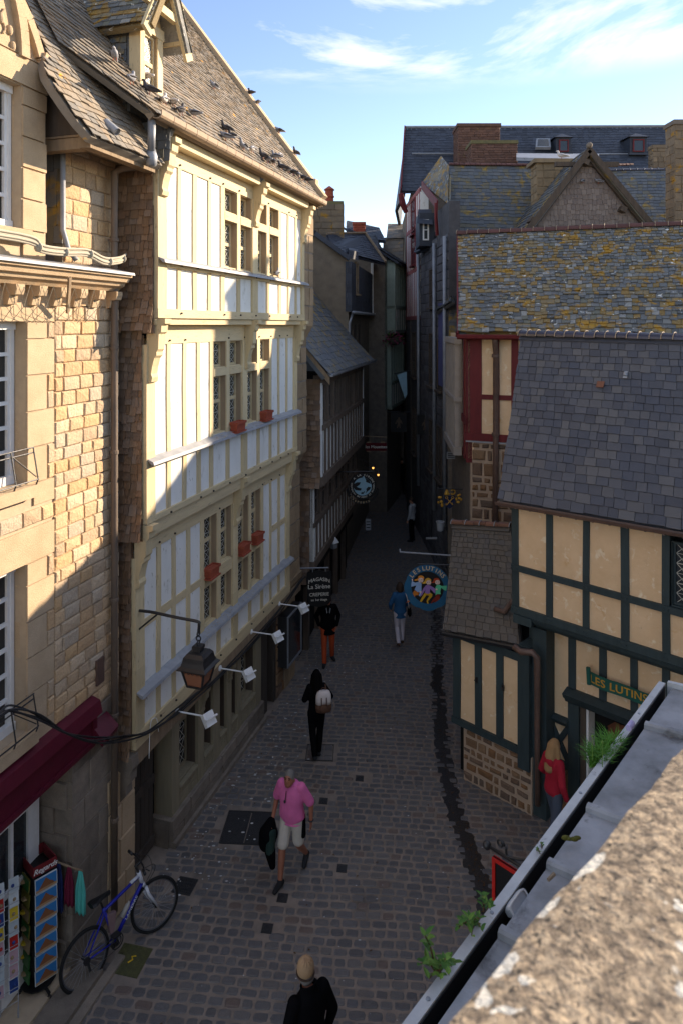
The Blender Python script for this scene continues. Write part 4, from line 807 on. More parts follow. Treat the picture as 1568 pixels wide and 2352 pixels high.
for p, q in (((LP[0][1], zx0), (LP[1][0], zr - .14)), ((LP[1][0], zx0), (LP[0][1], zr - .14))): mb.beam(RF.pt(p[0], nb - .03, p[1]), RF.pt(q[0], nb - .03, q[1]), .09, .09, up=RF.n)
mb.fbox(RF, LP[0][1], LP[1][0], nb - .2, nb + .02, zx0 - .12, zx0 - .002); mb.build('cross_brace', M['teal'], H1)
mb = MB(); ashlar(mb, RF, LP[0][0], LP[1][0], 0, zx0 - .12, .22, .3, nb - .2, nb + .02, gap=.03, ch=.02, hj=.3); mb.fbox(RF, LP[0][0], LP[1][0], nb - .2, nb + .0, 0, zx0 - .13); mb.build('rubble_base', M['rubble'], H1)
# entrance: jambs, dark inside, notices
mb = MB(); mb.fbox(RF, LP[1][1] + .065, LP[1][1] + .16, nb - .35, nb + .0, 0, zL - .13); mb.build('door_jamb', M['brown_wood'], H1)
mb = MB(); mb.fbox(RF, LP[1][1] + .162, LP[1][1] + .20, nb - .34, nb - .02, 0, zL - .13); mb.build('door_frame', M['white'], H1)
mb = MB(); a = LP[1][1] + .28; [mb.fbox(RF, a, a + .17, nb - .30, nb - .29, z, z + h) for z, h in ((zL - .62, .13), (zL - .78, .11), (zL - 1.35, .15))]; mb.build('door_notice', M['white'], H1)
mb = MB(); mb.lathe(RF.pt(LP[1][1] + .62, nb - .45, zL - 1.25), [(.16, 0), (.24, .1), (.28, .5), (.26, .8), (.2, .9)] , 14)
for k in range(9): mb.torus(RF.pt(LP[1][1] + .62, nb - .45, zL - 1.15 + .085 * k), .275 - .004 * abs(4 - k), .016, ax=(0, 0, 1), n=20, k=6)
flat('clay_pot', (.16, .06, .03)); mb.build('ribbed_jar', M['clay_pot'], H1)
# roof
RR = Pl(RF.pt(0, .28, 5.30), RF.s, -RF.n * math.cos(R(56)) + V((0, 0, math.sin(R(56)))))
pol = [RR.pix(*p) for p in ((1141, 1146), (1570, 1218), (1570, 777), (1195, 768))]; ext = 1.4
e_ = (pol[1][0] - pol[0][0], pol[1][1] - pol[0][1]); t_ = (pol[2][0] - pol[3][0], pol[2][1] - pol[3][1])
pol[1] = (pol[0][0] + e_[0] * ext, pol[0][1] + e_[1] * ext); pol[2] = (pol[3][0] + t_[0] * ext, pol[3][1] + t_[1] * ext)
Q = [RR.pt(*p) for p in pol]; print('R1', [tuple(round(x, 2) for x in q) for q in Q])
mb = MB(); slates4(mb, *Q, .155, .20, lift=.018, th=.014, sag=.05, jv=.06, grow=1.18); mb.build('slate_roof', M['slate_blue'], H1)
mb = MB(); slates4(mb, Q[1] + V((2.6, 3.4, -.3)), Q[0] + V((2.2, 2.9, -.3)), Q[3] + V((0, .02, 0)), Q[2] + V((0, .02, 0)), .3, .4); mb.build('back_roof_slope', M['slate_blue'], H1)
mb = MB(); mb.prism([Q[0] + RR.n * -.1 + RF.s * .06, Q[3] + RR.n * -.1 + RF.s * .06, Q[0] + V((2.2, 2.9, -.35))], RF.s * .1); mb.build('gable_end', M['slate_blue'], H1)
def ridge_tiles(mb, a, b_, r, n, mi=0):
    for i in range(n):
        p, q = a.lerp(b_, (i + .02) / n), a.lerp(b_, (i + .98) / n); d = (q - p).normalized(); x = V((d.y, -d.x, 0)).normalized(); rr = r * (1 + jit(.06)); h = V((0, 0, jit(.006)))
        for (c, s_) in ((p, 1.0), (q, .88)):
            pass
        ring = lambda c, s_: [c + h + x * math.cos(t) * rr * s_ + V((0, 0, 1)) * (math.sin(t) * rr * s_ - rr * .45) for t in [math.pi * k / 8 for k in range(9)]]
        mb.loft([ring(p, 1.0), ring(q, .9)], mi, close=False)
def ridge_clips(mb, a, b_, r, n, mi=0):
    for i in range(n + 1):
        p = a.lerp(b_, i / n); d = (b_ - a).normalized(); x = V((d.y, -d.x, 0)).normalized()
        mb.tube([p + x * math.cos(t) * r * 1.12 + V((0, 0, math.sin(t) * r * 1.12 - r * .45)) for t in [math.pi * k / 6 for k in range(7)]], .009, 5, mi)
M['ridge_dark'] = pm('dark_glazed_ridge', (.035, .03, .05), rough=.25, bump=.05, isl=.3, spec=.6); M['ridge_red'] = pm('red_ridge_tile', (.12, .055, .048), rough=.8, isl=.25)
mb = MB(); ridge_tiles(mb, Q[3] + V((0, 0, .03)), Q[2] + V((0, 0, .03)), .11, 22); ridge_clips(mb, Q[3] + V((0, 0, .03)), Q[2] + V((0, 0, .03)), .11, 22, 1); mb.build('ridge_tiles', [M['ridge_dark'], M['gutter']], H1)
mb = MB(); a, b_ = Q[0] - RR.n * .03 - RR.v * .02, Q[1] - RR.n * .03 - RR.v * .02
mb.loft([[c + RF.n * x + V((0, 0, z)) for x, z in [(.0, .0), (.015, -.05), (.05, -.07), (.09, -.05), (.105, 0), (.095, 0), (.082, -.04), (.05, -.056), (.025, -.04), (.012, 0)]] for c in (a, b_)]); mb.build('eaves_gutter', M['copper'], H1)
for i in range(16): mb = MB(); c = a.lerp(b_, (i + .5) / 16); mb.beam(c - RF.n * .02 + V((0, 0, -.075)), c + RF.n * .11 + V((0, 0, -.055)), .02, .012); mb.build('gutter_bracket', M['copper'], H1)
c = RR.pt(*RR.pix(1438, 858)); m_ = MB(); d = (RR.n * .8 - RR.v * .2).normalized(); m_.tube([c - d * .02, c + d * .05], .024, 10); m_.tube([c + d * .045 + RR.v * .02, c + d * .04 - RR.v * .05], .03, 10, flat=.8); m_.hexa([c + RF.s * x + RR.v * y + RR.n * z for z in (.016, .022) for x, y in ((-.035, -.10), (.035, -.10), (.03, .04), (-.03, .04))]); m_.build('roof_vent', M['lead'], H1, smooth=False)
c = RR.pt(*RR.pix(1379, 884), .018); m_ = MB(); m_.hexa([c + RF.s * x + RR.v * y + RR.n * z for z in (.0, .012) for x, y in ((-.065, -.06), (.065, -.06), (.065, .06), (-.065, .06))]); flat('rust', (.20, .085, .05)); m_.build('rusty_slate', M['rust'], H1)
# low wing
HW = thing('low_wing', 'low cream and teal wing with brown slate roof and rubble base at the street corner', 'house wing', RF.pt(.6, 0, 0))
zt, zb0 = zz_(1043, 1462), zz_(1057, 1650); wp = [(1041, 1057), (1091, 1106), (1140, 1155.6), (1191, 1218)]; WP = [(sx(a), sx(b_)) for a, b_ in wp]
panel_wall(RF, WP[:3] + [(WP[3][0], WP[3][1])], 0, zb0, zt + .1, HW, 'teal', 'cream', pr=.03)
mb = MB(); mb.fbox(RF, WP[0][0] - .02, WP[3][0], -.2, .05, zb0 - .12, zb0, j=.004); mb.build('sill_beam', M['teal'], HW); mb = MB(); mb.fbox(RF, WP[0][0], WP[3][1], -.2, .035, zt + .0, zt + .14); mb.build('top_plate', M['teal'], HW)
mb = MB(); mb.fbox(RF, WP[3][0] + .002, WP[3][1], -.35, .055, .75, zt + .3); mb.build('corner_post', M['teal'], HW)
mb = MB(); mb.fbox(RF, WP[3][1] + .005, WP[3][1] + .26, -.5, -.05, 0, zJ - .2); mb.build('shadow_gap_post', M['teal'], HW)
mb = MB(); mb.fbox(RF, sx(1064), WP[3][1] + .02, -.3, .0, -.05, zb0 - .12); mb.build('base_mortar', M['rubble_mortar'], HW)
mb = MB(); z = .0
rnd.seed(12)
while z < zb0 - .16:
    h = rnd.choice([.10, .13, .17, .2]); h = min(h, zb0 - .13 - z); s = sx(1064) + .02 + rnd.uniform(-.05, .05)
    while s < WP[3][1] - .05:
        l = rnd.choice([.12, .16, .22, .3]) * rnd.uniform(.85, 1.15); l = min(l, WP[3][1] + .02 - s); g = rnd.uniform(.018, .04); hh = h * rnd.uniform(.75, 1)
        if l > .08: bump_block(mb, RF, s + g / 2, s + l - g / 2, z + g / 2 + (h - hh) / 2, z + h - g / 2 - (h - hh) / 2, -.05, .022 + jit(.01), .022, j=.012, rough=.015)
        s += l
    z += h
mb.build('rubble_stones', M['rubble'], HW)
mb = MB(); mb.fbox(RF, sx(1043), WP[3][1], -3.0, -.2, 0, zt + .2); mb.fbox(RF, sx(1043) , sx(1043) + .1, -3, .01, zb0, zt + .1); mb.build('wing_core', M['dark'], HW)
RB = Pl(RF.pt(0, .22, zt + .04), RF.s, -RF.n * math.cos(R(50)) + V((0, 0, math.sin(R(50)))))
pb = [RB.pix(*p) for p in ((1015, 1446), (1192, 1480), (1172, 1208), (1040, 1201))]; QB = [RB.pt(*p) for p in pb]; print('BAY', [tuple(round(x, 2) for x in q) for q in QB])
mb = MB(); slates4(mb, *QB, .115, .165, lift=.016, th=.014, sag=.03, jv=.08, grow=1.25); mb.build('slate_roof', M['slate_bay'], HW)
mb = MB(); slates4(mb, QB[1] + V((1.2, 2.2, 0)), QB[0] + V((1.0, 2.2, 0)), QB[3], QB[2], .3, .4); mb.prism([QB[0] - RB.n * .05 + RF.s * .05, QB[3] - RB.n * .05 + RF.s * .05, QB[0] + V((1.0, 2.2, 0))], RF.s * .08); mb.build('back_roof_slope', M['slate_bay'], HW)
mb = MB(); a, b_ = QB[3] + V((-.02, 0, .03)), QB[2] + V((0, 0, .03)); ridge_tiles(mb, a, b_, .075, 5); ridge_clips(mb, a, b_, .075, 4, 1); M['ridge_copper'] = pm('brown_ridge', (.17, .075, .045), rough=.5, isl=.2); mb.build('ridge_tiles', [M['ridge_copper'], M['lead']], HW)
mb = MB(); a, b_ = QB[0] - RB.v * .02 - RB.n * .03, QB[1] - RB.v * .02 - RB.n * .03; mb.loft([[c + RF.n * x + V((0, 0, z)) for x, z in [(.0, .0), (.015, -.05), (.05, -.065), (.085, -.05), (.1, 0), (.088, 0), (.05, -.045), (.012, 0)]] for c in (a, b_)]); mb.build('eaves_gutter', M['iron'], HW)
mb = MB(); q = [RF.pt(RF.sx(p[0], n_), n_, RF.zy(p[0], p[1], n_)) for p, n_ in (((1180, 1485), .2), ((1195, 1497), .22), ((1222, 1499), .22), ((1232, 1510), .18), ((1233, 1560), .12), ((1233, 1700), .1), ((1234, 1850), .1))]
mb.tube(q, [.055, .055, .055, .055, .05, .045, .045], 10); mb.build('rain_pipe', M['copper'], HW, smooth=True)
mb = MB(); qq = RB.pix(1160, 1408); c = RB.pt(qq[0], qq[1], .04); mb.tube([c - RF.s * .2, c, c + RF.s * .1 + RB.v * .1 + V((0, 0, .1)), c + RF.s * .2 + V((0, 0, .28))], .05, 8); mb.build('lead_flashing', M['copper'], HW, smooth=True)
for (px, py, w_) in ((1094, 1562, .03), (1155, 1580, .03)):
    m_ = MB(); p = RF.pix(px, py, .03); m_.fbox(RF, p[0] - .02, p[0] + .02, .03, .06, p[1] - .05, p[1] + .05); m_.tube([RF.pt(p[0], .06, p[1]), RF.pt(p[0], .10, p[1] + .02)], .015, 6); m_.build('shutter_latch', M['iron'], HW)
# ------------------------------------------------------------------ oxblood timbered house under the lichened roof
R2 = Fr(P(1085, 745, 16.8).x, 16.8, .93, -.37)
H2 = thing('red_timber_house', 'oxblood timbered house with stone base under a wide orange lichened slate roof', 'house', R2.pt(2, 0, 0))
s2 = lambda px, n=0: R2.sx(px, n); z2 = lambda px, py, n=0: R2.zy(px, py, n)
zt, zb0 = z2(1100, 772) + .1, z2(1090, 1000)
rp2 = [(1070, 1105), (1133, 1146), (1174, 1190), (1225, 1245), (1300, 1320)]; RP = [(s2(a), s2(b_)) for a, b_ in rp2]
panel_wall(R2, RP, 0, zb0, zt, H2, 'red_wood', 'cream', pr=.03)
mb = MB(); zm = z2(1100, 911); mb.fbox(R2, RP[0][0], RP[-1][1], -.2, .025, zm - .06, zm + .06); mb.fbox(R2, RP[0][0] - .04, RP[-1][1], -.3, .06, zb0 - .12, zb0 + .06); mb.build('rails', M['red_wood'], H2)
mb = MB(); mb.fbox(R2, RP[0][0], RP[-1][1], -.3, .07, zb0 - .16, zb0 - .125); mb.build('lead_flashing', M['lead'], H2)
mb = MB(); mb.fbox(R2, RP[0][0] + .1, RP[-1][1], -.5, .0, 0, zb0 - .12); mb.build('base_mortar', M['rubble_mortar'], H2)
mb = MB(); ashlar(mb, R2, RP[0][0] + .12, RP[-1][1], .0, zb0 - .17, .27, .30, -.05, .03, gap=.05, ch=.03, j=.015, hj=.45, lj=.5, rough=.02); mb.build('rubble_stones', M['rubble'], H2)
mb = MB(); mb.fbox(R2, RP[0][0] + .15, 8.0, -6.0, -.2, 0, zt + .3); mb.build('house_core', M['dark'], H2)
mb = MB(); q = [R2.pt(s2(1140), .30, z2(1140, 770, .3)), R2.pt(s2(1140), .28, z2(1140, 785, .3)), R2.pt(s2(1139), .09, z2(1139, 808, .1)), R2.pt(s2(1139), .09, 5.6), R2.pt(s2(1136), .09, 2.0)]; mb.tube(q, .07, 10); mb.build('rain_pipe', M['copper'], H2, smooth=True)
for z in (7.6, 5.7, 3.4): m_ = MB(); m_.lathe(R2.pt(s2(1138.5), .09, z), [(.072, 0), (.095, .01), (.095, .08), (.072, .09)], 10); m_.build('pipe_collar', M['copper'], H2)
RO = Pl(R2.pt(0, .34, CAMZ - 20 * 16.4 / FX), R2.s, -R2.n * math.cos(R(36)) + V((0, 0, math.sin(R(36)))))
pr2 = [RO.pix(*p) for p in ((1050, 764), (1570, 766), (1570, 516), (1049, 537))]
QO = [RO.pt(*p) for p in pr2]; QO[1] = QO[0] + (QO[1] - QO[0]) * 1.25; QO[2] = QO[3] + (QO[2] - QO[3]) * 1.25; print('R2', [tuple(round(x, 2) for x in q) for q in QO])
mb = MB(); slates4(mb, *QO, .168, .165, lift=.036, th=.024, sag=.06, jv=.28, grow=1.25); mb.build('slate_roof', M['slate_moss'], H2)
mb = MB(); slates4(mb, QO[1] + V((1.2, 6.5, 0)), QO[0] + V((1.2, 6.5, 0)), QO[3], QO[2], .5, .5); mb.prism([QO[0] - RO.n * .08 + R2.s * .04, QO[3] - RO.n * .08 + R2.s * .04, QO[0] + V((1.2, 6.5, 0))], R2.s * .1); mb.build('back_roof_slope', M['slate_far'], H2)
mb = MB(); ridge_tiles(mb, QO[3] + V((0, 0, .04)), QO[2] + V((0, 0, .04)), .13, 24); ridge_clips(mb, QO[3] + V((0, 0, .04)), QO[2] + V((0, 0, .04)), .13, 24, 1); mb.build('ridge_tiles', [M['ridge_red'], M['gutter']], H2)
mb = MB(); a, b_ = QO[0] - RO.v * .03 - RO.n * .05, QO[1] - RO.v * .03 - RO.n * .05; mb.loft([[c + R2.n * x + V((0, 0, z)) for x, z in [(.0, .02), (.015, -.07), (.06, -.1), (.11, -.07), (.13, 0), (.115, 0), (.06, -.08), (.012, 0)]] for c in (a, b_)]); mb.build('eaves_gutter', M['red_wood'], H2)
mb = MB(); mb.beam(QO[0] - RO.n * .08, QO[3] - RO.n * .08, .04, .16, up=RO.n); mb.build('barge_board', M['red_wood'], H2)
# its street side: grey and oxblood timbers
RS = Fr(R2.o.x - .12, R2.o.y - .0, .30, 5.2, -1)
mb = MB(); mb.fbox(RS, .0, 4.8, -.6, 0, 5.1, 8.15); mb.build('street_side_wall', M['cream'], H2)
mb = MB(); [mb.fbox(RS, a, a + .16, -.1, .04, 5.0, 8.2) for a in (.0, .5, 1.0, 1.6, 2.3)]; mb.fbox(RS, 0, 3, -.1, .05, 5.9, 6.1); mb.build('street_side_timbers', M['red_wood'], H2)
mb = MB(); [mb.fbox(RS, a, a + .10, .0, .22, 5.2, 8.0) for a in (1.0, 1.35, 1.7, 2.05, 2.4, 2.9, 3.4)]; mb.fbox(RS, .9, 3.6, .05, .26, 5.0, 5.2); mb.fbox(RS, .9, 3.6, .05, .25, 6.4, 6.5); mb.fbox(RS, .9, 3.6, .05, .25, 7.9, 8.05); mb.fbox(RS, 1.0, 3.5, .0, .12, 5.2, 7.9, 1); flat('grey_wood', (.36, .32, .28)); mb.build('oriel_timbers', [M['grey_wood'], M['render']], H2)
mb = MB(); mb.fbox(RS, .3, 4.8, -.6, -.08, 0, 5.09); mb.build('street_side_base', M['granite_dark'], H2)
# ------------------------------------------------------------------ roofs and houses behind, right
def quadroof(name, pts, mat, parent, course=.2, w=.25, **k):
    mb = MB(); slates4(mb, *pts, course, w, **k); return mb.build(name, M[mat], parent)
def win(fr, s, z, w_, h, n, parent, frame='white', glass='glass', bars=(2, 3), name='window', dep=.08, sill=True, t=.05):
    m_ = MB(); m_.fbox(fr, s, s + t, n - dep, n + .03, z, z + h); m_.fbox(fr, s + w_ - t, s + w_, n - dep, n + .03, z, z + h); m_.fbox(fr, s + t, s + w_ - t, n - dep, n + .028, z, z + t); m_.fbox(fr, s + t, s + w_ - t, n - dep, n + .028, z + h - t, z + h)
    for i in range(1, bars[0]): c = s + w_ * i / bars[0]; m_.fbox(fr, c - .02, c + .02, n - dep, n + .02, z + t, z + h - t)
    for i in range(1, bars[1]): c = z + h * i / bars[1]; m_.fbox(fr, s + t, s + w_ - t, n - dep, n + .015, c - .015, c + .015)
    if sill: m_.fbox(fr, s - .06, s + w_ + .06, n - dep, n + .12, z - .07, z - .002)
    f = m_.build(name, M[frame], parent); m_ = MB(); m_.fbox(fr, s + t, s + w_ - t, n - dep - .02, n - .0, z + t, z + h - t); m_.build('pane', M[glass], f); return f
XF = lambda Y: Fr(0, Y, 1, 0)                    # frontal frame: s = x, n towards the camera
def fp(px, py, Y): return ((px - CX) / FX * Y, CAMZ - (py - HY) / FX * Y)
# shingled gable
Y = 20.6; ap = fp(1345, 349, Y); bl = fp(1203, 534, Y); br = fp(1488, 522, Y); F3 = XF(Y)
H3 = thing('gabled_house', 'grey shingled gable with dark barge boards rising behind the lichened roof', 'house', (ap[0], Y, 0))
mb = MB(); mb.prism([F3.pt(bl[0] + .1, 0, 8.0), F3.pt(br[0] - .1, 0, 8.0), F3.pt(br[0] - .15, 0, br[1]), F3.pt(ap[0], 0, ap[1] - .12), F3.pt(bl[0] + .15, 0, bl[1])], V((0, 5, 0))); mb.build('gable_wall', M['shingle_grey'], H3)
mb = MB(); w3 = br[0] - bl[0]; h3 = ap[1] - 10.6
fn = lambda u, v: F3.pt(bl[0] + w3 * u, .02, 10.6 + h3 * v)
def keep3(u, v):
    z = 10.6 + h3 * v; x = bl[0] + w3 * u; f = (z - bl[1]) / (ap[1] - bl[1]) if z > bl[1] else 0
    return bl[0] + (ap[0] - bl[0]) * f + .1 < x < br[0] + (ap[0] - br[0]) * f - .1
slates_fn(mb, fn, lambda u, v: V((0, -1, 0)), round(h3 / .155), w3, .13, keep=keep3, over=1.3, jv=.2); mb.build('shingle_hanging', M['shingle_grey'], H3)
mb = MB(); A_ = F3.pt(ap[0], .28, ap[1]); 
for q in (bl, br): c = F3.pt(q[0], .28, q[1]); d = (c - A_); mb.beam(A_, A_ + d * 1.12, .09, .17, up=V((0, 0, 1))); mb.beam(A_ + V((0, .16, -.16)), A_ + V((0, .16, -.16)) + d * 1.1, .10, .10)
zc = fp(1300, 378, Y)[1]; mb.fbox(F3, ap[0] - .95, ap[0] + .95, -.02, .12, zc - .06, zc + .07); mb.build('barge_boards', M['brown_wood'], H3)
mb = MB()
for px, py in ((1345, 372), (1222, 505), (1430, 480)): x, z = fp(px, py, Y - .2); mb.beam(F3.pt(x, -.1, z), F3.pt(x, .3, z), .16, .16, up=(.5, 0, 1))
mb.build('purlin_end', M['brown_wood'], H3)
mb = MB(); back = V((0, 4.2, 0)); e1, e2 = F3.pt(bl[0] - .35, .30, bl[1] - .42), F3.pt(br[0] + .35, .30, br[1] - .42); A2 = A_ + V((0, -.02, .08))
slates4(mb, e1 + back, e1, A2, A2 + back, .17, .2, lift=.025, th=.02); slates4(mb, e2, e2 + back, A2 + back, A2, .17, .2, lift=.025, th=.02); mb.build('slate_roof', M['slate_far'], H3)
mb = MB(); mb.ball(A_ + V((0, .0, .13)), .09, .12, .1); mb.build('ridge_knob', M['granite_dark'], H3)
def chimney(name, label, x0, x1, ytop, ybot, Y, depth, mat, cap='granite_dark', bh=.11, bl_=.25, capw=.08, ridge=True, base=None):
    a, zt = fp(x0, ytop, Y); b_, zb = fp(x1, ybot, Y); f = XF(Y); c = thing('chimney', label, 'chimney', ((a + b_) / 2, Y + depth / 2, zb))
    mb = MB(); ashlar(mb, f, a, b_, zb - 1.2, zt - .12, bh, bl_, -.03, .012, gap=.008, ch=.012, j=.006, rough=.006 if mat != 'brick' else 0)
    fl_ = Fr(a, Y + depth, 0, -1, 1); fl_.n = V((-1, 0, 0)); ashlar(mb, fl_, 0, depth, zb - 1.2, zt - .12, bh, bl_, -.03, .012, gap=.008, ch=.012); fr_ = Fr(b_, Y, 0, 1, 1); fr_.n = V((1, 0, 0)); ashlar(mb, fr_, 0, depth, zb - 1.2, zt - .12, bh, bl_, -.03, .012, gap=.008, ch=.012)
    mb.fbox(f, a + .006, b_ - .006, -depth, -.01, zb - 1.3, zt - .1); mb.build('shaft', M[mat], c)
    m_ = MB(); m_.fbox(f, a - capw, b_ + capw, -depth - capw, capw, zt - .13, zt, j=.01); m_.build('cap', M[cap], c); return c
M['stone_lichen'] = pm('lichened_stone', (.22, .165, .105), (.14, .11, .08), ns=4, bump=.4, bs=30, isl=.2, spots=[((.32, .17, .02), 2.2, .60, .08), ((.45, .44, .38), 9, .70, .04)], grain=.15)
M['stone_tan'] = pm('tan_chimney_stone', (.30, .22, .13), (.20, .15, .09), ns=4, bump=.4, bs=30, isl=.15, spots=[((.42, .36, .25), 3, .66, .1)], grain=.15)
M['cap_lichen'] = pm('mossy_cap', (.16, .14, .06), (.10, .09, .05), ns=5, bump=.4, bs=30)
chimney('chimney', 'tan stone chimney just left of the shingled gable', 1232, 1306, 365, 470, 22.4, .7, 'stone_tan', 'stone_tan', .26, .42, .12)
chimney('chimney', 'wide brick chimney highest against the long dark roof', 1051, 1147, 283, 352, 29.5, 1.2, 'brick', 'brick', .10, .3, .05)
chimney('chimney', 'squat brick chimney with mossy top in front of the highest brick chimney', 1082, 1187, 322, 385, 27.6, 1.1, 'brick', 'cap_lichen', .10, .3, .04)
chimney('chimney', 'small speckled stone chimney beside the tall stack at the picture edge', 1499, 1532, 332, 395, 26.5, .4, 'stone_lichen', 'stone_lichen', .2, .3, .03)
chimney('chimney', 'tall lichened stone stack cut by the right picture edge', 1549, 1660, 274, 530, 19.6, .55, 'stone_lichen', 'granite_dark', .26, .38, .05)
# mossy slope right of the gable and long slope left of it
H4 = thing('slate_house', 'house of tall steep slate slopes with red ridge between chimneys and lichened roof', 'house', (4.5, 24, 0))
quadroof('front_roof_slope', (P(1030, 790, 20.9), P(1260, 800, 20.7), P(1222, 381, 24.6), P(1030, 379, 24.6)), 'slate_far', H4, .16, .2, lift=.022, th=.016)
mb = MB(); ridge_tiles(mb, P(1030, 376, 24.6), P(1222, 378, 24.6), .10, 16); mb.build('ridge_tiles', M['ridge_red'], H4)
quadroof('side_roof_slope', (P(1385, 520, 22.6), P(1640, 520, 22.4), P(1640, 388, 24.6), P(1385, 391, 24.6)), 'slate_far', H4, .18, .2, lift=.022, th=.016)
mb = MB(); ridge_tiles(mb, P(1380, 390, 24.6), P(1640, 386, 24.6), .09, 16); ridge_clips(mb, P(1380, 390, 24.6), P(1640, 386, 24.6), .09, 16, 1); mb.build('back_ridge', [M['ridge_dark'], M['lead']], H4)
mb = MB(); mb.hexa([V((P(1030, 790, 21.2).x, 21.4, 0)), V((9.5, 21.4, 0)), V((9.5, 27, 0)), V((3.6, 27, 0)), V((P(1030, 790, 21.2).x, 21.3, 7.6)), V((9.5, 21.4, 7.6)), V((9.5, 25.4, 13.2)), V((P(1030, 379, 24.9).x, 25.2, 13.2))]); mb.build('house_core', M['granite_dark'], H4)
mb = MB(); mb.hexa([P(1185, 368, 25.6), P(1375, 372, 25.6), P(1375, 360, 27.5), P(1185, 358, 27.5)][:4] + [p + V((0, 0, .12)) for p in (P(1185, 368, 25.6), P(1375, 372, 25.6), P(1375, 360, 27.5), P(1185, 358, 27.5))]); mb.build('zinc_flat_roof', M['zinc'], H4)
mb = MB(); ridge_tiles(mb, P(1375, 380, 25.8), P(1452, 376, 26.8), .08, 9); mb.build('hip_ridge', M['ridge_red'], H4)
# long dark roof at the back with dormers
H5 = thing('long_roof_house', 'tall back building with one long dark slate roof, two red dormers and a skylight', 'building', (6, 32, 0))
a, b_, c, d = P(920, 440, 29.2), P(1700, 430, 29.2), P(1700, 291, 32.5), P(930, 294, 32.5)
a = P(921, 438, 29.4); quadroof('front_roof_slope', (a, b_, c, d), 'slate_dark', H5, .22, .26, lift=.015, th=.012)
mb = MB(); mb.hexa([V((3.0, 29.6, 0)), V((20, 29.6, 0)), V((20, 36, 0)), V((3.2, 36, 0)), V((3.0, 29.8, a.z - .02)), V((20, 29.8, a.z - .02)), V((20, 36, a.z - .4)), V((3.2, 36, a.z - .4))]); mb.build('building_core', M['granite_dark'], H5)
mb = MB(); mb.beam(a + V((-.03, 0, 0)), d + V((-.03, 0, 0)), .06, .32, up=V((0, -.7, .7))); mb.tube([a + V((-.03, 0, -.1)), a + V((.05, .1, -.5)), a + V((.22, .2, -.9))], [.12, .16, .1], 6); mb.build('barge_board', M['red_wood'], H5)
mb = MB(); mb.tube([d + V((0, 0, .05)), c + V((0, 0, .05))], .07, 6); mb.build('zinc_ridge', M['zinc'], H5)
mb = MB(); mb.tube([P(945, 352, 31.0), P(1700, 354, 31.0)], .04, 6); mb.build('roof_seam', M['zinc'], H5)
mb = MB(); mb.prism([a + V((.03, .2, -.2)), d + V((.03, .0, -.1)), d + V((.03, 4.5, -4.0)), a + V((.03, 4, -.2))], V((.15, 0, 0))); mb.build('gable_end', M['slate_dark'], H5)
RD = Pl(d, (c - d), (d - a))
for i, (x0, x1, y0, y1) in enumerate(((1282, 1306, 320, 348), (1452, 1480, 319, 348))):
    Yd = 30.75; p0, p1 = fp(x0, y1, Yd), fp(x1, y0, Yd); f = XF(Yd); m_ = MB(); m_.fbox(f, p0[0] - .1, p1[0] + .1, -1.5, -.03, p0[1] - .15, p1[1] + .1); m_.prism([f.pt(p0[0] - .2, .1, p1[1] + .1), f.pt(p1[0] + .2, .1, p1[1] + .1), f.pt((p0[0] + p1[0]) / 2, -.3, p1[1] + .35)], V((0, 1.5, .1))); m_.fbox(f, p0[0] - .16, p1[0] + .16, -.1, .06, p0[1] - .14, p0[1] - .06)
    dmr = m_.build('dormer', M['slate_dark'], H5); w_ = win(f, p0[0] + .02, p0[1], p1[0] - p0[0] - .04, p1[1] - p0[1], .0, dmr, frame='red_wood', glass='pane_pale' if 'pane_pale' in M else 'glass', bars=(1, 1), sill=False)
m_ = MB(); p = [P(1228, 343, 30.9), P(1263, 343, 30.9), P(1261, 323, 31.4), P(1230, 323, 31.4)]; m_.hexa([q for q in p] + [q + V((0, -.08, .10)) for q in p]); sk_ = m_.build('skylight', M['zinc'], H5); m_ = MB(); p2 = [p[0].lerp(p[2], .12), p[1].lerp(p[3], .12), p[2].lerp(p[0], .12), p[3].lerp(p[1], .12)]; m_.quad(*[q + V((0, -.085, .108)) for q in p2]); m_.build('pane', M['glass'], sk_)
# street front of the right hand houses: X from px 1030 (near) to 935 (far)
SF = Fr(P(1030, 745, 21.5).x, 21.5, P(936, 745, 31).x - P(1030, 745, 21.5).x, 9.5, -1)
sf = lambda px: SF.sx(px)
H6 = thing('tall_street_house', 'tall narrow grey stone house with red barge board and slate dormer deep in the street', 'house', SF.pt(3, 0, 0))
m1 = sf(1004); m2 = sf(966); m3 = sf(935)
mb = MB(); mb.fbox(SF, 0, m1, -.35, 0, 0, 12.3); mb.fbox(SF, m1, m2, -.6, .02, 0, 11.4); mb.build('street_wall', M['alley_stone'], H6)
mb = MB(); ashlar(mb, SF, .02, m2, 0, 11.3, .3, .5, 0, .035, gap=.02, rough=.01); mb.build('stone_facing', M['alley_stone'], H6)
q = [P(966, 438, 27.0), P(1004, 442, 24.4), P(1030, 450, 24.0), P(1030, 388, 25.6), P(978, 402, 28.0)]
quadroof('roof_slope', (P(968, 420, 26.8), P(1028, 468, 22.6), P(1030, 380, 24.8), P(1012, 357, 27.8)), 'slate_moss', H6, .18, .2, lift=.02)
mb = MB(); mb.beam(P(968, 424, 26.7), P(1003, 470, 22.8), .05, .3, up=(0, 0, 1)); mb.tube([P(1000, 466, 22.8), P(1000, 500, 22.8), P(1003, 540, 22.9)], .06, 6); mb.build('barge_board', M['red_wood'], H6)
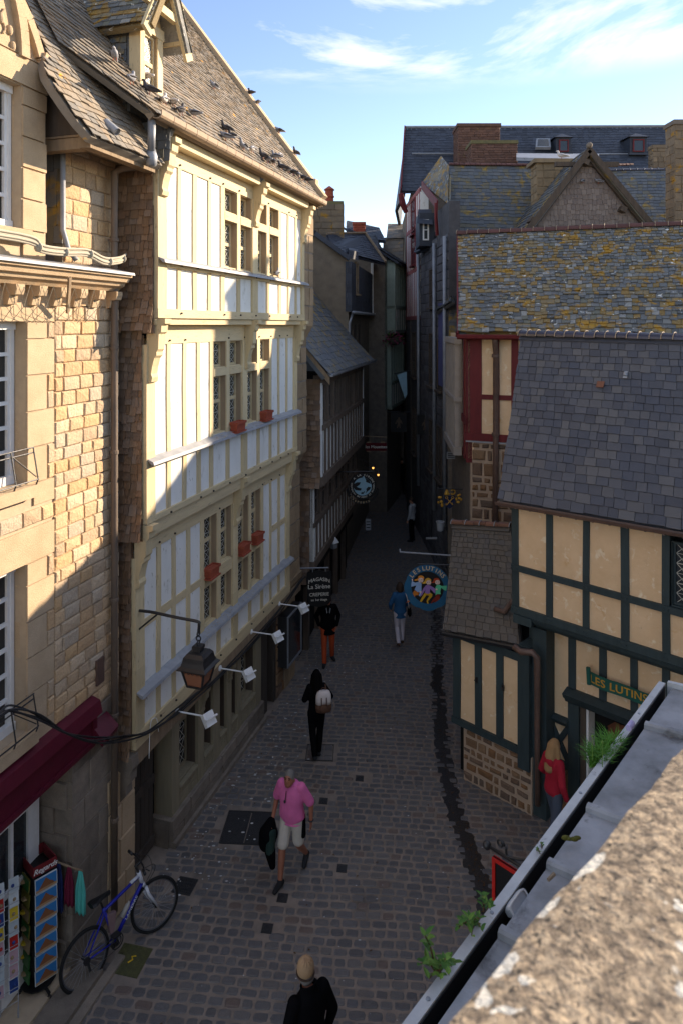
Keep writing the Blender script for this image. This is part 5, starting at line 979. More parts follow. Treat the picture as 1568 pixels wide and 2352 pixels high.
f = XF(24.6); p0, p1 = fp(962, 545, 24.6), fp(990, 488, 24.6); m_ = MB(); m_.fbox(f, p0[0], p1[0] + .1, -1.2, 0, p0[1] - .3, p1[1]); m_.hexa([P(956, 512, 24.3), P(993, 515, 24.3), P(993, 512, 25.8), P(956, 510, 25.8), P(960, 480, 25.2), P(990, 481, 25.2), P(990, 480, 26.2), P(960, 480, 26.2)]); dmr = m_.build('dormer', M['slate_dark'], H6); win(f, p0[0] + .12, p0[1] - .1, .22, .75, .01, dmr, bars=(1, 2), sill=False)
quadroof('lower_roof', (P(950, 580, 26.5), P(995, 562, 24.2), P(994, 530, 25.2), P(958, 548, 27.2)), 'slate_dark', H6, .15, .2)
for (s, z, w_, h) in ((1.0, 6.2, .7, 1.7), (2.6, 6.2, .8, 1.9), (1.0, 3.2, .8, 1.8), (2.6, 3.2, .8, 1.8), (2.6, 9.0, .7, 1.4)): win(SF, s, z, w_, h, .05, H6, frame='brown_wood')
for s in (.1, m1, m2 - .05): m_ = MB(); m_.tube([SF.pt(s, .12, 11.2), SF.pt(s, .12, 2)], .06, 8); m_.build('rain_pipe', M['zinc'], H6, smooth=True)
flat('blue_board', (.08, .085, .20)); mb = MB(); mb.fbox(SF, .3, 1.1, .04, .14, 6.4, 9.1); mb.build('blue_shutter', M['blue_board'], H6)
mb = MB(); slates4(mb, P(996, 716, 22.5), P(1036, 690, 20.5), P(1034, 676, 21.6), P(1004, 702, 23.4), .14, .2); mb.build('shop_canopy', M['slate_far'], H6)
H7 = thing('pink_timbered_house', 'narrow pink and white timbered house front under the red barge at the far street end', 'house', SF.pt(8, 0, 0))
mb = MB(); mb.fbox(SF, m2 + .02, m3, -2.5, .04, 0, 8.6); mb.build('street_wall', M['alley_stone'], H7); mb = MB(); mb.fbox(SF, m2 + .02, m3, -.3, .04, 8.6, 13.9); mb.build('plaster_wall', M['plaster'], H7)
mb = MB(); n_ = .06
k = 9
for i in range(k): s = m2 + .05 + (m3 - m2 - .2) * i / (k - 1); mb.fbox(SF, s, s + .15, .0, .055, 8.6, 13.9)
for z in (8.6, 10.6, 12.4, 13.7): mb.fbox(SF, m2, m3, .0, .065, z, z + .16)
flat('pink_timber', (.30, .10, .10)); mb.build('timbering', M['pink_timber'], H7)
for z in (10.9, 12.2): win(SF, m2 + 1.2, z, .9, 1.5, .07, H7, frame='red_wood')
for z in (6.2, 3.0): win(SF, m2 + 1.0, z, 1.0, 1.9, .06, H7, frame='brown_wood')
# added out of view to the right: a house whose roof shades the lead ledge
NB = thing('added_shade_house', 'plain slate roofed house added beyond the right picture edge to shade the ledge', 'house', (9.5, 9.5, 0))
mb = MB(); f = Fr(7.9, 7.7, 1.1, -1.05); mb.fbox(f, 0, 6, -5, 0, 0, 7.9); mb.build('wall', M['render'], NB)
quadroof('front_roof_slope', (f.pt(-.2, .2, 7.8), f.pt(6.2, .2, 7.8), f.pt(6.2, -2.5, 10.6), f.pt(-.2, -2.5, 10.6)), 'slate_far', NB, .3, .4); quadroof('back_roof_slope', (f.pt(6.2, -5.2, 7.8), f.pt(-.2, -5.2, 7.8), f.pt(-.2, -2.5, 10.6), f.pt(6.2, -2.5, 10.6)), 'slate_far', NB, .3, .4)
# ------------------------------------------------------------------ left side beyond the timber house
L3 = Fr(-3.85, 0, .195, 1.0)
M['striped_wood'] = pm('grey_brown_timber', (.19, .145, .11), (.11, .085, .066), ns=6, rough=.85, bump=.3, bs=30, stretch=(2, 2, .3), isl=.2)
H8 = thing('striped_timber_house', 'low jettied house with black and white striped timbering under a blue slate roof', 'house', L3.pt(20, 0, 0))
a3 = 17.3 ; l3 = lambda px, n=0: L3.sx(px, n); lz = lambda px, py, n=0: L3.zy(px, py, n)
e3 = l3(833); a3 = l3(737)
zt, zs, zb0 = lz(737, 880), lz(737, 985), lz(735, 1098); nl = -.22
mb = MB(); mb.fbox(L3, a3 + .02, e3, -6, -.13, zb0 - .2, zt + .3); mb.fbox(L3, a3 + .02, e3, -6, nl - .13, 1.8, zb0 - .2); mb.fbox(L3, a3 + .02, e3, -6, nl - .6, 0, 1.8); mb.build('wall_core', M['dark'], H8); mb = MB(); mb.fbox(L3, a3, e3, -.12, -.02, zb0, zs); mb.build('plaster_panels', M['plaster'], H8)
mb = MB(); k = 15
for i in range(k): s = a3 + (e3 - a3 - .14) * i / (k - 1); mb.fbox(L3, s, s + (.15 if i else .22), -.12, .015, zb0, zs, j=.006)
mb.fbox(L3, a3, e3, -.2, .05, zb0 - .25, zb0, j=.01); mb.fbox(L3, a3, e3, -.2, .06, zs - .04, zs + .09, j=.008); mb.fbox(L3, a3, e3, -.2, .03, zt - .06, zt + .2, j=.01)
for i in range(9): s = a3 + (e3 - a3 - .16) * i / 8; mb.fbox(L3, s, s + .16, -.2, .01, zs + .05, zt, j=.008)
mb.build('dark_timbers', M['striped_wood'], H8)
mb = MB(); [mb.fbox(L3, s_, s_ + .10, -.05, .03, zb0, zt, j=.004) for s_ in (a3 + .0, e3 - .12)]; mb.build('white_corner_boards', M['white'], H8)
for i in range(8): s = a3 + (e3 - a3 - .16) * i / 8 + .16; win(L3, s, zs + .1, (e3 - a3 - .16) / 8 - .16, zt - zs - .16, -.10, H8, frame='striped_wood', bars=(2, 3), sill=False, t=.04)
q = [P(706, 832, 17.2), P(735, 868, 17.1)]
ev0 = L3.pt(a3 - .35, .30, lz(735, 866, .3)); ev1 = L3.pt(e3 + .55, .30, lz(852, 828, .3)); rd = -L3.n * 3.6 + V((0, 0, 4.3))
quadroof('slate_roof', (ev0, ev1, ev1 + rd, ev0 + rd), 'slate_l3' if 'slate_l3' in M else 'slate_far', H8, .2, .22, lift=.014, sag=.10)
mb = MB(); mb.loft([[c + L3.n * x + V((0, 0, z)) for x, z in [(-.06, .02), (.0, -.06), (.06, -.08), (.10, -.04), (.11, .03), (.09, .0), (.05, -.05), (.0, -.03)]] for c in (ev0, ev1)]); mb.build('eaves_gutter', M['zinc'], H8)
mb = MB(); mb.hexa([ev0 + V((.0, .02, -.08)), ev0 + rd + V((0, .02, -.08)), ev0 + rd + V((0, .08, -.08)), ev0 + V((0, .08, -.08)), ev0 + V((0, .02, -.28)), ev0 + rd + V((0, .02, -.28)), ev0 + rd + V((0, .08, -.28)), ev0 + V((0, .08, -.28))]); mb.build('verge_board', M['bare_wood'], H8)
mb = MB(); 
for (z0, z1, w_) in ((zb0 - .25, zt + .1, 0.0), (1.9, zb0 - .2, -.28)):
    fn = lambda u, v: L3.pt(a3 - .03 - .1 * max(0, .12 - v) / .12, -1.3 + (1.3 + w_) * u, z0 + (z1 - z0) * v); slates_fn(mb, fn, lambda u, v: -L3.s, round((z1 - z0) / .13), 1.3, .14, lift=.03, jv=.15)
mb.fbox(L3, a3 - .02, a3 + .05, -1.4, -.02, zb0 - .2, zt + .1); mb.fbox(L3, a3 - .02, a3 + .05, -1.4, -.3, 1.9, zb0 - .2); mb.build('shingle_flank', M['shingle'], H8)
zb1 = lz(703, 1312, nl)
mb = MB()
for i in range(16): s = a3 + (e3 - a3 - .14) * i / 15; mb.fbox(L3, s, s + .15, nl - .1, nl + .015, zb1, zb1 + .85)
mb.fbox(L3, a3, e3, nl - .1, nl + .06, zb1 - .2, zb1); mb.fbox(L3, a3, e3, nl - .1, nl + .06, zb1 + .85, zb1 + .97)
for i in range(8): s = a3 + (e3 - a3 - .14) * i / 7; mb.fbox(L3, s, s + .16, nl - .1, nl + .012, zb1 + .97, zb0 - .24)
mb.build('lower_timbers', M['striped_wood'], H8)
mb = MB(); mb.fbox(L3, a3, e3, nl - .12, nl - .012, zb1, zb1 + .85); mb.fbox(L3, a3 + .0, a3 + .13, nl - .05, nl + .03, zb1, zb0 - .26); mb.build('lower_plaster', M['plaster'], H8)
for i in range(7): s = a3 + (e3 - a3 - .14) * i / 7 + .18; win(L3, s, zb1 + 1.0, (e3 - a3) / 7 - .24, zb0 - .26 - zb1 - 1.0, nl - .08, H8, frame='striped_wood', bars=(2, 2), sill=False, t=.04)
mb = MB(); mb.fbox(L3, a3 + .1, e3, nl - .6, nl - .35, 0, zb1 - .1); mb.build('shop_front', M['dark'], H8)
for i in range(5): s = a3 + .4 + i * 1.25; m_ = MB(); m_.fbox(L3, s, s + .16, nl - .34, nl - .2, 0, zb1 - .2); m_.build('shop_post', M['striped_wood'], H8)
# rendered house behind it
L4 = Fr(P(799, 745, 24.4).x, 24.4, .165, 1.0)
H9 = thing('rendered_house', 'house with blank grey rendered side wall, slate hung front and dark hipped roof', 'house', L4.pt(2, 0, 0))
z9 = lambda px, py, Y: fp(px, py, Y)[1]
Y = 24.4; f = XF(Y); poly = [fp(640, 1000, Y), fp(800, 1000, Y), fp(800, 596, Y), fp(722, 534, Y), fp(640, 480, Y)]
mb = MB(); mb.prism([f.pt(x, 0, z) for x, z in poly], V((0, 4.2, 0))); mb.build('side_wall', M['render'], H9)
mb = MB(); mb.beam(f.pt(*((fp(636, 474, Y)[0], .06, fp(636, 474, Y)[1]))), f.pt(fp(724, 536, Y)[0], .06, fp(724, 536, Y)[1]), .3, .16); mb.beam(f.pt(fp(722, 535, Y)[0], .06, fp(722, 535, Y)[1]), f.pt(fp(803, 594, Y)[0], .06, fp(803, 594, Y)[1]), .3, .16); mb.build('verge_slates', M['slate_dark'], H9)
e4 = L4.sx(880); zc = fp(800, 716, Y)[1]
mb = MB(); mb.fbox(L4, 0.0, e4, -3, .10, zc, fp(800, 596, Y)[1] - .1); mb.build('front_wall', M['granite_dark'], H9); mb = MB(); mb.fbox(L4, 0.0, e4, -3, -.05, 0, zc); mb.build('lower_wall', M['render'], H9)
mb = MB(); h_ = fp(800, 600, Y)[1] - zc; fn = lambda u, v: L4.pt(.0 + e4 * u, .115, zc + h_ * v); slates_fn(mb, fn, lambda u, v: L4.n, round(h_ / .22), e4, .26, lift=.012); fn = lambda u, v: V((L4.o.x - .0 - .10 + .22 * u, Y - .015, zc + h_ * v)); slates_fn(mb, fn, lambda u, v: V((0, -1, 0)), round(h_ / .22), .3, .26, lift=.012); mb.build('slate_hanging', M['slate_dark'], H9)
win(L4, 1.1, zc + .7, .5, 1.2, .13, H9, bars=(1, 2), frame='bare_wood'); win(L4, L4.sx(848), zc + .05, L4.sx(869) - L4.sx(848), 2.25, .13, H9, bars=(1, 2), t=.16)
mb = MB(); mb.tube([L4.pt(-.1, .2, zc - .02), L4.pt(e4 + .1, .2, zc + .0)], .06, 8); mb.tube([L4.pt(.1, .15, zc - .05), L4.pt(.0, .05, zc - .4), L4.pt(.0, .05, zc - 2.4)], .045, 8); mb.build('eaves_gutter', M['zinc'], H9, smooth=True)
for i in range(3): m_ = MB(); m_.fbox(L4, .35 + i * 1.15, 1.0 + i * 1.15, -.12, -.02, zc - 2.4, zc - .45); m_.build('shuttered_window', M['brown_wood'], H9)
rq = (P(762, 572, 24.6), P(885, 603, 28.5), P(838, 536, 30), P(752, 537, 27)); quadroof('hip_roof', rq, 'slate_dark', H9, .2, .24); quadroof('hip_end', (P(885, 603, 28.5), P(890, 600, 33), P(860, 537, 32.5), P(838, 536, 30)), 'slate_dark', H9, .2, .24)
mb = MB(); mb.tube([P(885, 601, 28.4), P(838, 534, 29.9)], .06, 6); mb.tube([P(752, 536, 27), P(838, 534, 29.9)], .06, 6); mb.build('lead_hips', M['bare_wood'], H9)
mb = MB(); q = [P(800, 592, 24.5), P(822, 597, 25.2), P(822, 590, 26), P(800, 586, 26)]; mb.hexa(q + [v + V((0, .4, .35)) for v in q]); mb.build('small_dormer', M['slate_dark'], H9)
# chimneys and roofs on the left skyline
c = chimney('chimney', 'big dark stone chimney with terracotta pot, sunlit on its right edge, behind the timber house', 716, 789, 461, 545, 27.5, 1.1, 'stone_lichen', 'cap_lichen', .26, .5, .0)
m_ = MB(); x, z = fp(756, 461, 27.5); m_.lathe((x, 28.0, z), [(.22, 0), (.18, .05), (.17, .22), (.21, .24), (.20, .30), (.17, .30), (.17, .52), (.22, .53), (.21, .57), (.03, .70)], 12); m_.build('chimney_pot', M['terracotta'], c)
chimney('chimney', 'small orange brick chimney on the left skyline', 811, 838, 509, 535, 33, .6, 'terracotta', 'terracotta', .1, .25, .04)
H10 = thing('brown_tiled_house', 'house with brown lichened roof at the far end of the street gap', 'house', (2, 36, 0))
quadroof('tiled_roof', (P(886, 548, 34.4), P(945, 545, 34.4), P(945, 514, 37), P(890, 513, 37)), 'slate_old', H10, .25, .3); quadroof('lower_tiled_roof', (P(876, 612, 33.6), P(925, 600, 33.4), P(925, 544, 34.6), P(880, 545, 34.6)), 'slate_old', H10, .25, .3)
mb = MB(); x0 = fp(850, 500, 34.6)[0]; x1 = fp(946, 500, 34.6)[0]; f = XF(34.8); mb.fbox(f, x0, x1, -4, 0, 0, 11.2); mb.build('end_wall', M['granite_dark'], H10)
quadroof('slate_lower_roof', (P(795, 545, 33), P(885, 552, 33), P(870, 522, 36), P(795, 505, 36)), 'slate_dark', H10, .25, .3)
for i in range(3):
    for z in (3.2, 6.4): win(f, x0 + .7 + i * .62, z, .45, 1.4, .02, H10, frame='brown_wood', bars=(2, 2))
L5 = Fr(P(886, 745, 33.2).x - .3, 28.7, .20, 1.0)
H11 = thing('green_timbered_house', 'pale green timbered house front with oriel far down the street on the left', 'house', L5.pt(1, 0, 0))
L5 = Fr(P(888, 745, 30.5).x, 30.5, .28, 1.0); e5 = 3.2
mb = MB(); mb.fbox(L5, 0, e5, -2.5, 0, 0, 11.6); mb.build('front_wall', M['granite_dark'], H11)
flat('green_timber', (.27, .32, .27)); mb = MB()
for z0, z1, n_ in ((8.0, 11.3, .35), (4.6, 7.8, .18)):
    [mb.fbox(L5, s, s + .13, -.1, n_ + .02, z0, z1) for s in (0, .55, 1.1, 1.65, 2.2, 2.75, 3.05)]; [mb.fbox(L5, 0, e5, -.1, n_ + .04, z, z + .15) for z in (z0, z0 + 1.1, z1 - .15)]
mb.build('timbering', M['green_timber'], H11)
mb = MB(); mb.fbox(L5, .02, e5, -.1, .36, 8.1, 9.1); mb.build('apron_plaster', M['plaster'], H11); mb = MB(); mb.fbox(L5, .02, e5, -.1, .19, 4.7, 5.7); mb.build('apron_plaster', M['plaster'], H11)
for z0, n_ in ((9.25, .30), (5.8, .13)):
    for s in (.15, .7, 1.25, 1.8, 2.35): win(L5, s, z0, .38, 1.75, n_, H11, frame='green_timber', bars=(1, 2), sill=False)
quadroof('eaves_roof', (L5.pt(-.2, .6, 11.2), L5.pt(e5 + .2, .6, 11.2), L5.pt(e5 + .2, -2, 12.9), L5.pt(-.2, -2, 12.9)), 'slate_dark', H11, .25, .3)
# far end of the street
HE = thing('street_end_house', 'shade-darkened granite house closing the bend at the far end of the street', 'house', (2.4, 40, 0))
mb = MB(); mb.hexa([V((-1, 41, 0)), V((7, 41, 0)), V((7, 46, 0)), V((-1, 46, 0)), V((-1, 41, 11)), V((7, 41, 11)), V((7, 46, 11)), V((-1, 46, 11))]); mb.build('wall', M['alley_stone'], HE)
# ------------------------------------------------------------------ rampart in the foreground
M['coping'] = pm('lichen_granite', (.42, .335, .235), (.17, .135, .10), ns=75, detail=3, rough=.95, bump=.5, bs=95, contrast=2.0, bdist=.012, spots=[((.40, .25, .07), 9, .66, .06, 3.0), ((.07, .06, .05), 120, .60, .06, 2.0), ((.66, .64, .57), 9.5, .59, .02, 3.0), ((.66, .64, .57), 18, .65, .02, 3.0)], grain=.25)
LEDGE = Fr(-1.80, 0, math.sin(math.atan(1344 / 1568)), math.cos(math.atan(1344 / 1568)))      # gutter line; n points to the street
LEDGE.n = V((-LEDGE.s.y, LEDGE.s.x, 0))
zG = CAMZ - 2.40
RW = thing('rampart_wall', 'sunlit lichen covered granite parapet, close up in the bottom right corner', 'wall', (1.0, 1.2, 0))
CP = Fr(-.498, 0, math.sin(math.atan(1656 / 1568)), math.cos(math.atan(1656 / 1568))); CP.n = V((-CP.s.y, CP.s.x, 0))
zC = CAMZ - .55
mb = MB(); nu, nv = 230, 120; S0, S1, W0 = -.9, 2.6, 1.1; vs = []
for i in range(nu + 1):
    for k in range(nv + 1):
        s = S0 + (S1 - S0) * i / nu; n = -W0 * (1 - (k / nv)); e = max(0.0, .06 + n); p = CP.pt(s, n, zC)
        h = .0022 * noise.noise(p * 60) + .0025 * noise.noise(p * 120) + .006 * noise.noise(p * 4)
        edge = .006 * noise.noise(V((s * 9, 0, 2))); vs.append(CP.pt(s, n + edge * (k / nv), zC + h - (e * e) * 4))
fs = [(i * (nv + 1) + k, (i + 1) * (nv + 1) + k, (i + 1) * (nv + 1) + k + 1, i * (nv + 1) + k + 1) for i in range(nu) for k in range(nv)]
mb.add(vs, fs); cp = mb.build('coping_stone', M['coping'], RW, smooth=True)
mb = MB(); mb.fbox(CP, S0, S1, -W0, -.004, 0, zC - .03); mb.fbox(CP, S1 + .005, 9.5, -W0, -.004, 0, zC - .01); mb.build('wall_body', M['granite'], RW)  # stretch past S1 is unseen, added to shade the lead ledge
SH2 = thing('ledge_roof', 'grey lead covered ledge roof with raised seams and box gutter below the parapet', 'roof', LEDGE.pt(3, 0, 0))
tL = 1.1; sEnd = LEDGE.sx(1510, 0)
sEnd = LEDGE.pix(1510, 1567, 0)[0]; sEnd = (sEnd if True else 0)
q = V(((1510 - CX) / FX, 1, -(1567 - HY) / FX)) * (2.40 * FX / (1567 - HY)); sEnd = (V((q.x, q.y, 0)) - LEDGE.o).dot(LEDGE.s); print('LEDGE end', sEnd, q)
mb = MB(); gw = .088
mb.hexa([LEDGE.pt(0, -gw, zG - .16), LEDGE.pt(sEnd, -gw, zG - .16), LEDGE.pt(sEnd, -1.5, zG + .0), LEDGE.pt(0, -1.5, zG + .0), LEDGE.pt(0, -gw, zG - .01), LEDGE.pt(sEnd, -gw, zG - .01), LEDGE.pt(sEnd, -1.5, zG + .12), LEDGE.pt(0, -1.5, zG + .12)]); mb.build('lead_sheets', M['lead_sheet'], SH2)
mb = MB(); rolls = []
for px, py in ((1119, 2134), (1229, 1979), (1324, 1854), (1459, 1666)):
    d = V(((px - CX) / FX, 1, -(py - HY) / FX)) * (2.42 * FX / (py - HY)); rolls.append((V((d.x, d.y, 0)) - LEDGE.o).dot(LEDGE.s))
print('rolls', rolls); st = (rolls[-1] - rolls[0]) / 3; rolls = [rolls[0] - st * 2, rolls[0] - st] + rolls
for s in rolls: mb.loft([[LEDGE.pt(s + x, n, zG + z + (-n - gw) * .095) for x, z in [(-.024, -.01), (-.022, .014), (-.012, .024), (.012, .024), (.022, .014), (.024, -.01)]] for n in (-gw + .0, -1.5)])
mb.build('lead_rolls', M['lead_sheet'], SH2)
mb = MB()
mb.hexa([LEDGE.pt(0, -.04, zG - .14), LEDGE.pt(sEnd + .02, -.04, zG - .14), LEDGE.pt(sEnd + .02, 0, zG - .14), LEDGE.pt(0, 0, zG - .14), LEDGE.pt(0, -.04, zG), LEDGE.pt(sEnd + .02, -.04, zG), LEDGE.pt(sEnd + .02, 0, zG), LEDGE.pt(0, 0, zG)])
mb.hexa([LEDGE.pt(sEnd, -1.5, zG - .02), LEDGE.pt(sEnd + .03, -1.5, zG - .02), LEDGE.pt(sEnd + .03, -.056, zG - .1), LEDGE.pt(sEnd, -.056, zG - .1), LEDGE.pt(sEnd, -1.5, zG + .15), LEDGE.pt(sEnd + .03, -1.5, zG + .15), LEDGE.pt(sEnd + .03, -.056, zG + .02), LEDGE.pt(sEnd, -.056, zG + .02)]); mb.build('gutter_edge', M['gutter_rim'], SH2); mb = MB(); mb.fbox(LEDGE, 0, sEnd - .01, -.046, -.0405, zG - .15, zG - .008); mb.build('gutter_shade_strip', M['black'], SH2)  # thin black strip paints shade onto the gutter's inner face
mb = MB(); mb.hexa([LEDGE.pt(0, -gw, zG - .15), LEDGE.pt(sEnd, -gw, zG - .15), LEDGE.pt(sEnd, -.055, zG - .15), LEDGE.pt(0, -.055, zG - .15), LEDGE.pt(0, -gw, zG - .10), LEDGE.pt(sEnd, -gw, zG - .10), LEDGE.pt(sEnd, -.055, zG - .10), LEDGE.pt(0, -.055, zG - .10)]); mb.build('gutter_bed', M['black'], SH2)  # bed coloured black for the shade down in the gutter gap
mb = MB()
for i in range(12): s = .4 + i * (sEnd - .4) / 12; mb.lathe(LEDGE.pt(s, -.02, zG), [(.009, 0), (.008, .003), (.004, .004)], 10)
mb.build('fixing_screw', M['zinc'], SH2)
SW = thing('shop_wall', 'dark granite wall carrying the lead ledge, below the parapet', 'wall', LEDGE.pt(2.5, 0, 0)); mb = MB(); mb.hexa([LEDGE.pt(0, -.9, 0), LEDGE.pt(sEnd - .1, -.9, 0), LEDGE.pt(sEnd - .1, -2.2, 0), LEDGE.pt(0, -2.2, 0), LEDGE.pt(0, -.2, zG - .17), LEDGE.pt(sEnd - .1, -.2, zG - .17), LEDGE.pt(sEnd - .1, -2.2, zG - .05), LEDGE.pt(0, -2.2, zG - .05)]); mb.build('masonry', M['granite_dark'], SW)
def LG(px, py, h=0.0): d = V(((px - CX) / FX, 1, -(py - HY) / FX)) * ((2.40 - h) * FX / (py - HY)); return V((d.x, d.y, CAMZ + d.z))
flat('leaf_green', (.055, .14, .018), rough=.6); flat('leaf_light', (.12, .22, .03), rough=.6); flat('stem', (.12, .06, .03)); flat('grass_green', (.07, .20, .012), rough=.7); flat('moss', (.10, .095, .012), bump=.5, bs=120)
def leaf(mb, p, d, l, w_, mi=0):
    d = d.normalized(); x = d.cross(V((0, 0, 1))).normalized(); u = x.cross(d); k = [(0, 0, 0), (.3, .42, .02), (.65, .36, .03), (1, 0, -.03), (.65, -.36, .03), (.3, -.42, .02)]
    mb.add([p + d * a * l + x * b_ * w_ + u * (abs(b_) * .25 * w_ + c * l) for a, b_, c in k] + [p + d * .5 * l - u * .02 * l], [(0, 1, 6), (1, 2, 6), (2, 3, 6), (3, 4, 6), (4, 5, 6), (5, 0, 6)], mi)
def weed(name, label, base, stems, group=None):
    o = thing(name, label, 'plant', base); ms = MB(); ml = MB()
    for tip, nl, sz in stems:
        p0, p1 = V(base) + V((jit(.02), jit(.02), 0)), V(tip); m = p0.lerp(p1, .5) + V((0, 0, (p1 - p0).length * .12)); pts = spline([p0, m, p1], 5); ms.tube(pts, [.004 * (1 - .6 * i / len(pts)) for i in range(len(pts))], 5)
        nl = int(nl * 1.7)
        for i in range(nl):
            f = .2 + .8 * i / max(nl - 1, 1); p = pts[min(int(f * (len(pts) - 1)), len(pts) - 1)]; a = rnd.uniform(0, 6.3); d = V((math.cos(a), math.sin(a), .5)); leaf(ml, p, d, sz * rnd.uniform(.4, .95), sz * .40, rnd.choice([0, 0, 1]))
    ms.build('stem', M['stem'], o); ml.build('leaves', [M['leaf_green'], M['leaf_light']], o); return o
weed('weed', 'leafy green weed with tall shoots leaning over the gutter nearest the camera', LG(1003, 2232, -.08), [(LG(975, 2150, .12), 9, .055), (LG(965, 2215, .05), 8, .055), (LG(1045, 2215, .06), 8, .055), (LG(1010, 2250, .05), 7, .05), (LG(1030, 2240, .12), 7, .06), (LG(985, 2250, .03), 6, .05), (LG(1022, 2205, .12), 5, .05)])
weed('weed', 'bushy green weed in the gutter above the nearest tall weed, with reddish shoots', LG(1085, 2135, -.08), [(LG(1052, 2125, .08), 8, .045), (LG(1075, 2115, .12), 9, .045), (LG(1100, 2110, .06), 8, .04), (LG(1045, 2140, .04), 5, .04), (LG(1108, 2140, .05), 6, .04), (LG(1082, 2150, .05), 6, .045)])
weed('weed', 'slim upright weed beside the pale plastic tray in the gutter', LG(1118, 2095, -.08), [(LG(1107, 2060, .10), 8, .04), (LG(1125, 2090, .06), 7, .04), (LG(1112, 2078, .06), 6, .036)])
weed('weed', 'tiny bright green weed in the gutter, halfway up the ledge', LG(1236, 1962, -.06), [(LG(1243, 1940, .08), 9, .018), (LG(1232, 1955, .03), 8, .016), (LG(1240, 1962, .03), 8, .016)])
o = thing('grass_tuft', 'bright green grass tuft growing out of the gutter by the shop entrance', 'grass', LG(1385, 1745, -.06)); mb = MB()
for cx, cy, n_ in ((1372, 1752, 420), (1400, 1725, 320)):
    for i in range(n_):
        b0 = LG(cx + jit(20), cy + jit(14), -.05); a = rnd.uniform(0, 6.3); l = rnd.uniform(.04, .11); d = V((math.cos(a) * .7, math.sin(a) * .7, 1)) * l; t = V((-math.sin(a), math.cos(a), 0)) * .0022; mb.add([b0 - t, b0 + t, b0 + d * .6 + t, b0 + d * .6 - t, b0 + d + V((math.cos(a), math.sin(a), -.6)) * l * .3], [(0, 1, 2, 3), (3, 2, 4)])
mb.build('blades', M['grass_green'], o); ms = MB()
for px, py in ((1360, 1748), (1383, 1762)): b0 = LG(px, py, 0); ms.tube([b0, b0 + V((.0, .0, .13))], .002, 4); ms.ball(b0 + V((0, 0, .135)), .007)
ms.build('seed_head', M['leaf_light'], o)
o = thing('plastic_tray', 'small pale plastic tray wedged upright in the gutter', 'litter', LG(1165, 2062, .0)); mb = MB(); c = LG(1170, 2056, .0) - LEDGE.n * .045 + V((0, 0, -.01))
up_ = (V((0, 0, 1)) + LEDGE.n * .9).normalized(); loop = []
for i in range(24):
    a_ = i * math.pi / 12; x, y_ = math.cos(a_), math.sin(a_); k_ = 1 / max(abs(x) ** 6 + abs(y_) ** 6, 1e-6) ** (1 / 6); loop.append(c + LEDGE.s * x * k_ * .070 + up_ * y_ * k_ * .024)
inn = LEDGE.n * -.03 + V((0, 0, .02)); mb.loft([[p for p in loop], [c + (p - c) * .84 for p in loop]], cap=False); mb.loft([[p for p in loop], [c + (p - c) * .9 - inn for p in loop]], cap=False); mb.build('rim', M['gutter_rim'], o); mb = MB(); mb.add([c + (p - c) * .845 - inn * .1 for p in loop], [tuple(range(24))]); mb.build('base_panel', M['lilac_plastic'] if 'lilac_plastic' in M else M['lead'], o)
def clump(name, label, cat, spots, mat):
    mb = MB()
    for px, py, r in spots: mb.ball(LG(px, py, .03), r, r * .6, r * .45, 10, 6)
    o = mb.build(name, M[mat], None, smooth=True); tag(o, label, cat)
clump('moss_clump', 'dark olive moss clump on the lead ledge', 'moss', [(1299, 1925, .022), (1307, 1928, .016)], 'moss'); clump('moss_clump', 'second olive moss clump right beside the first on the lead ledge', 'moss', [(1318, 1928, .02), (1325, 1925, .018)], 'moss')
o = MB(); o.tube([LG(1258, 2022, .03), LG(1272, 2008, .035)], [.008, .009], 6); tag(o.build('twig', M['bare_wood'], None), 'short broken twig lying on the lead ledge', 'twig')
o = MB(); c = LG(1447, 1667, .06); o.tube([c - LEDGE.s * .035, c + LEDGE.s * .035], .017, 10); flat('lilac_plastic', (.42, .36, .55)); tag(o.build('bottle_cap', M['lilac_plastic'], None), 'lilac plastic cap lying in the gutter at its far end', 'litter')
mb = MB()
for i in range(110):
    p = LEDGE.pt(rnd.uniform(.6, sEnd - .1), -rnd.uniform(.15, .75), 0); n_ = -(p - LEDGE.o).dot(LEDGE.n); p.z = zG - .01 + (n_ - gw) * .095 + .004; r = rnd.choice([.003, .004, .006, .008]); mb.ball(p, r * rnd.uniform(1, 2), r, r * .4, 6, 4)
for i in range(160): p = LEDGE.pt(rnd.uniform(.6, sEnd - .1), -rnd.uniform(.06, gw), zG - .098); mb.ball(p, .006, .006, .004, 5, 4)
ob = mb.build('gutter_debris', M['soil']); ob['kind'] = 'stuff'; tag(ob, 'specks of grit and dry leaf bits on the lead ledge and in its gutter', 'debris')

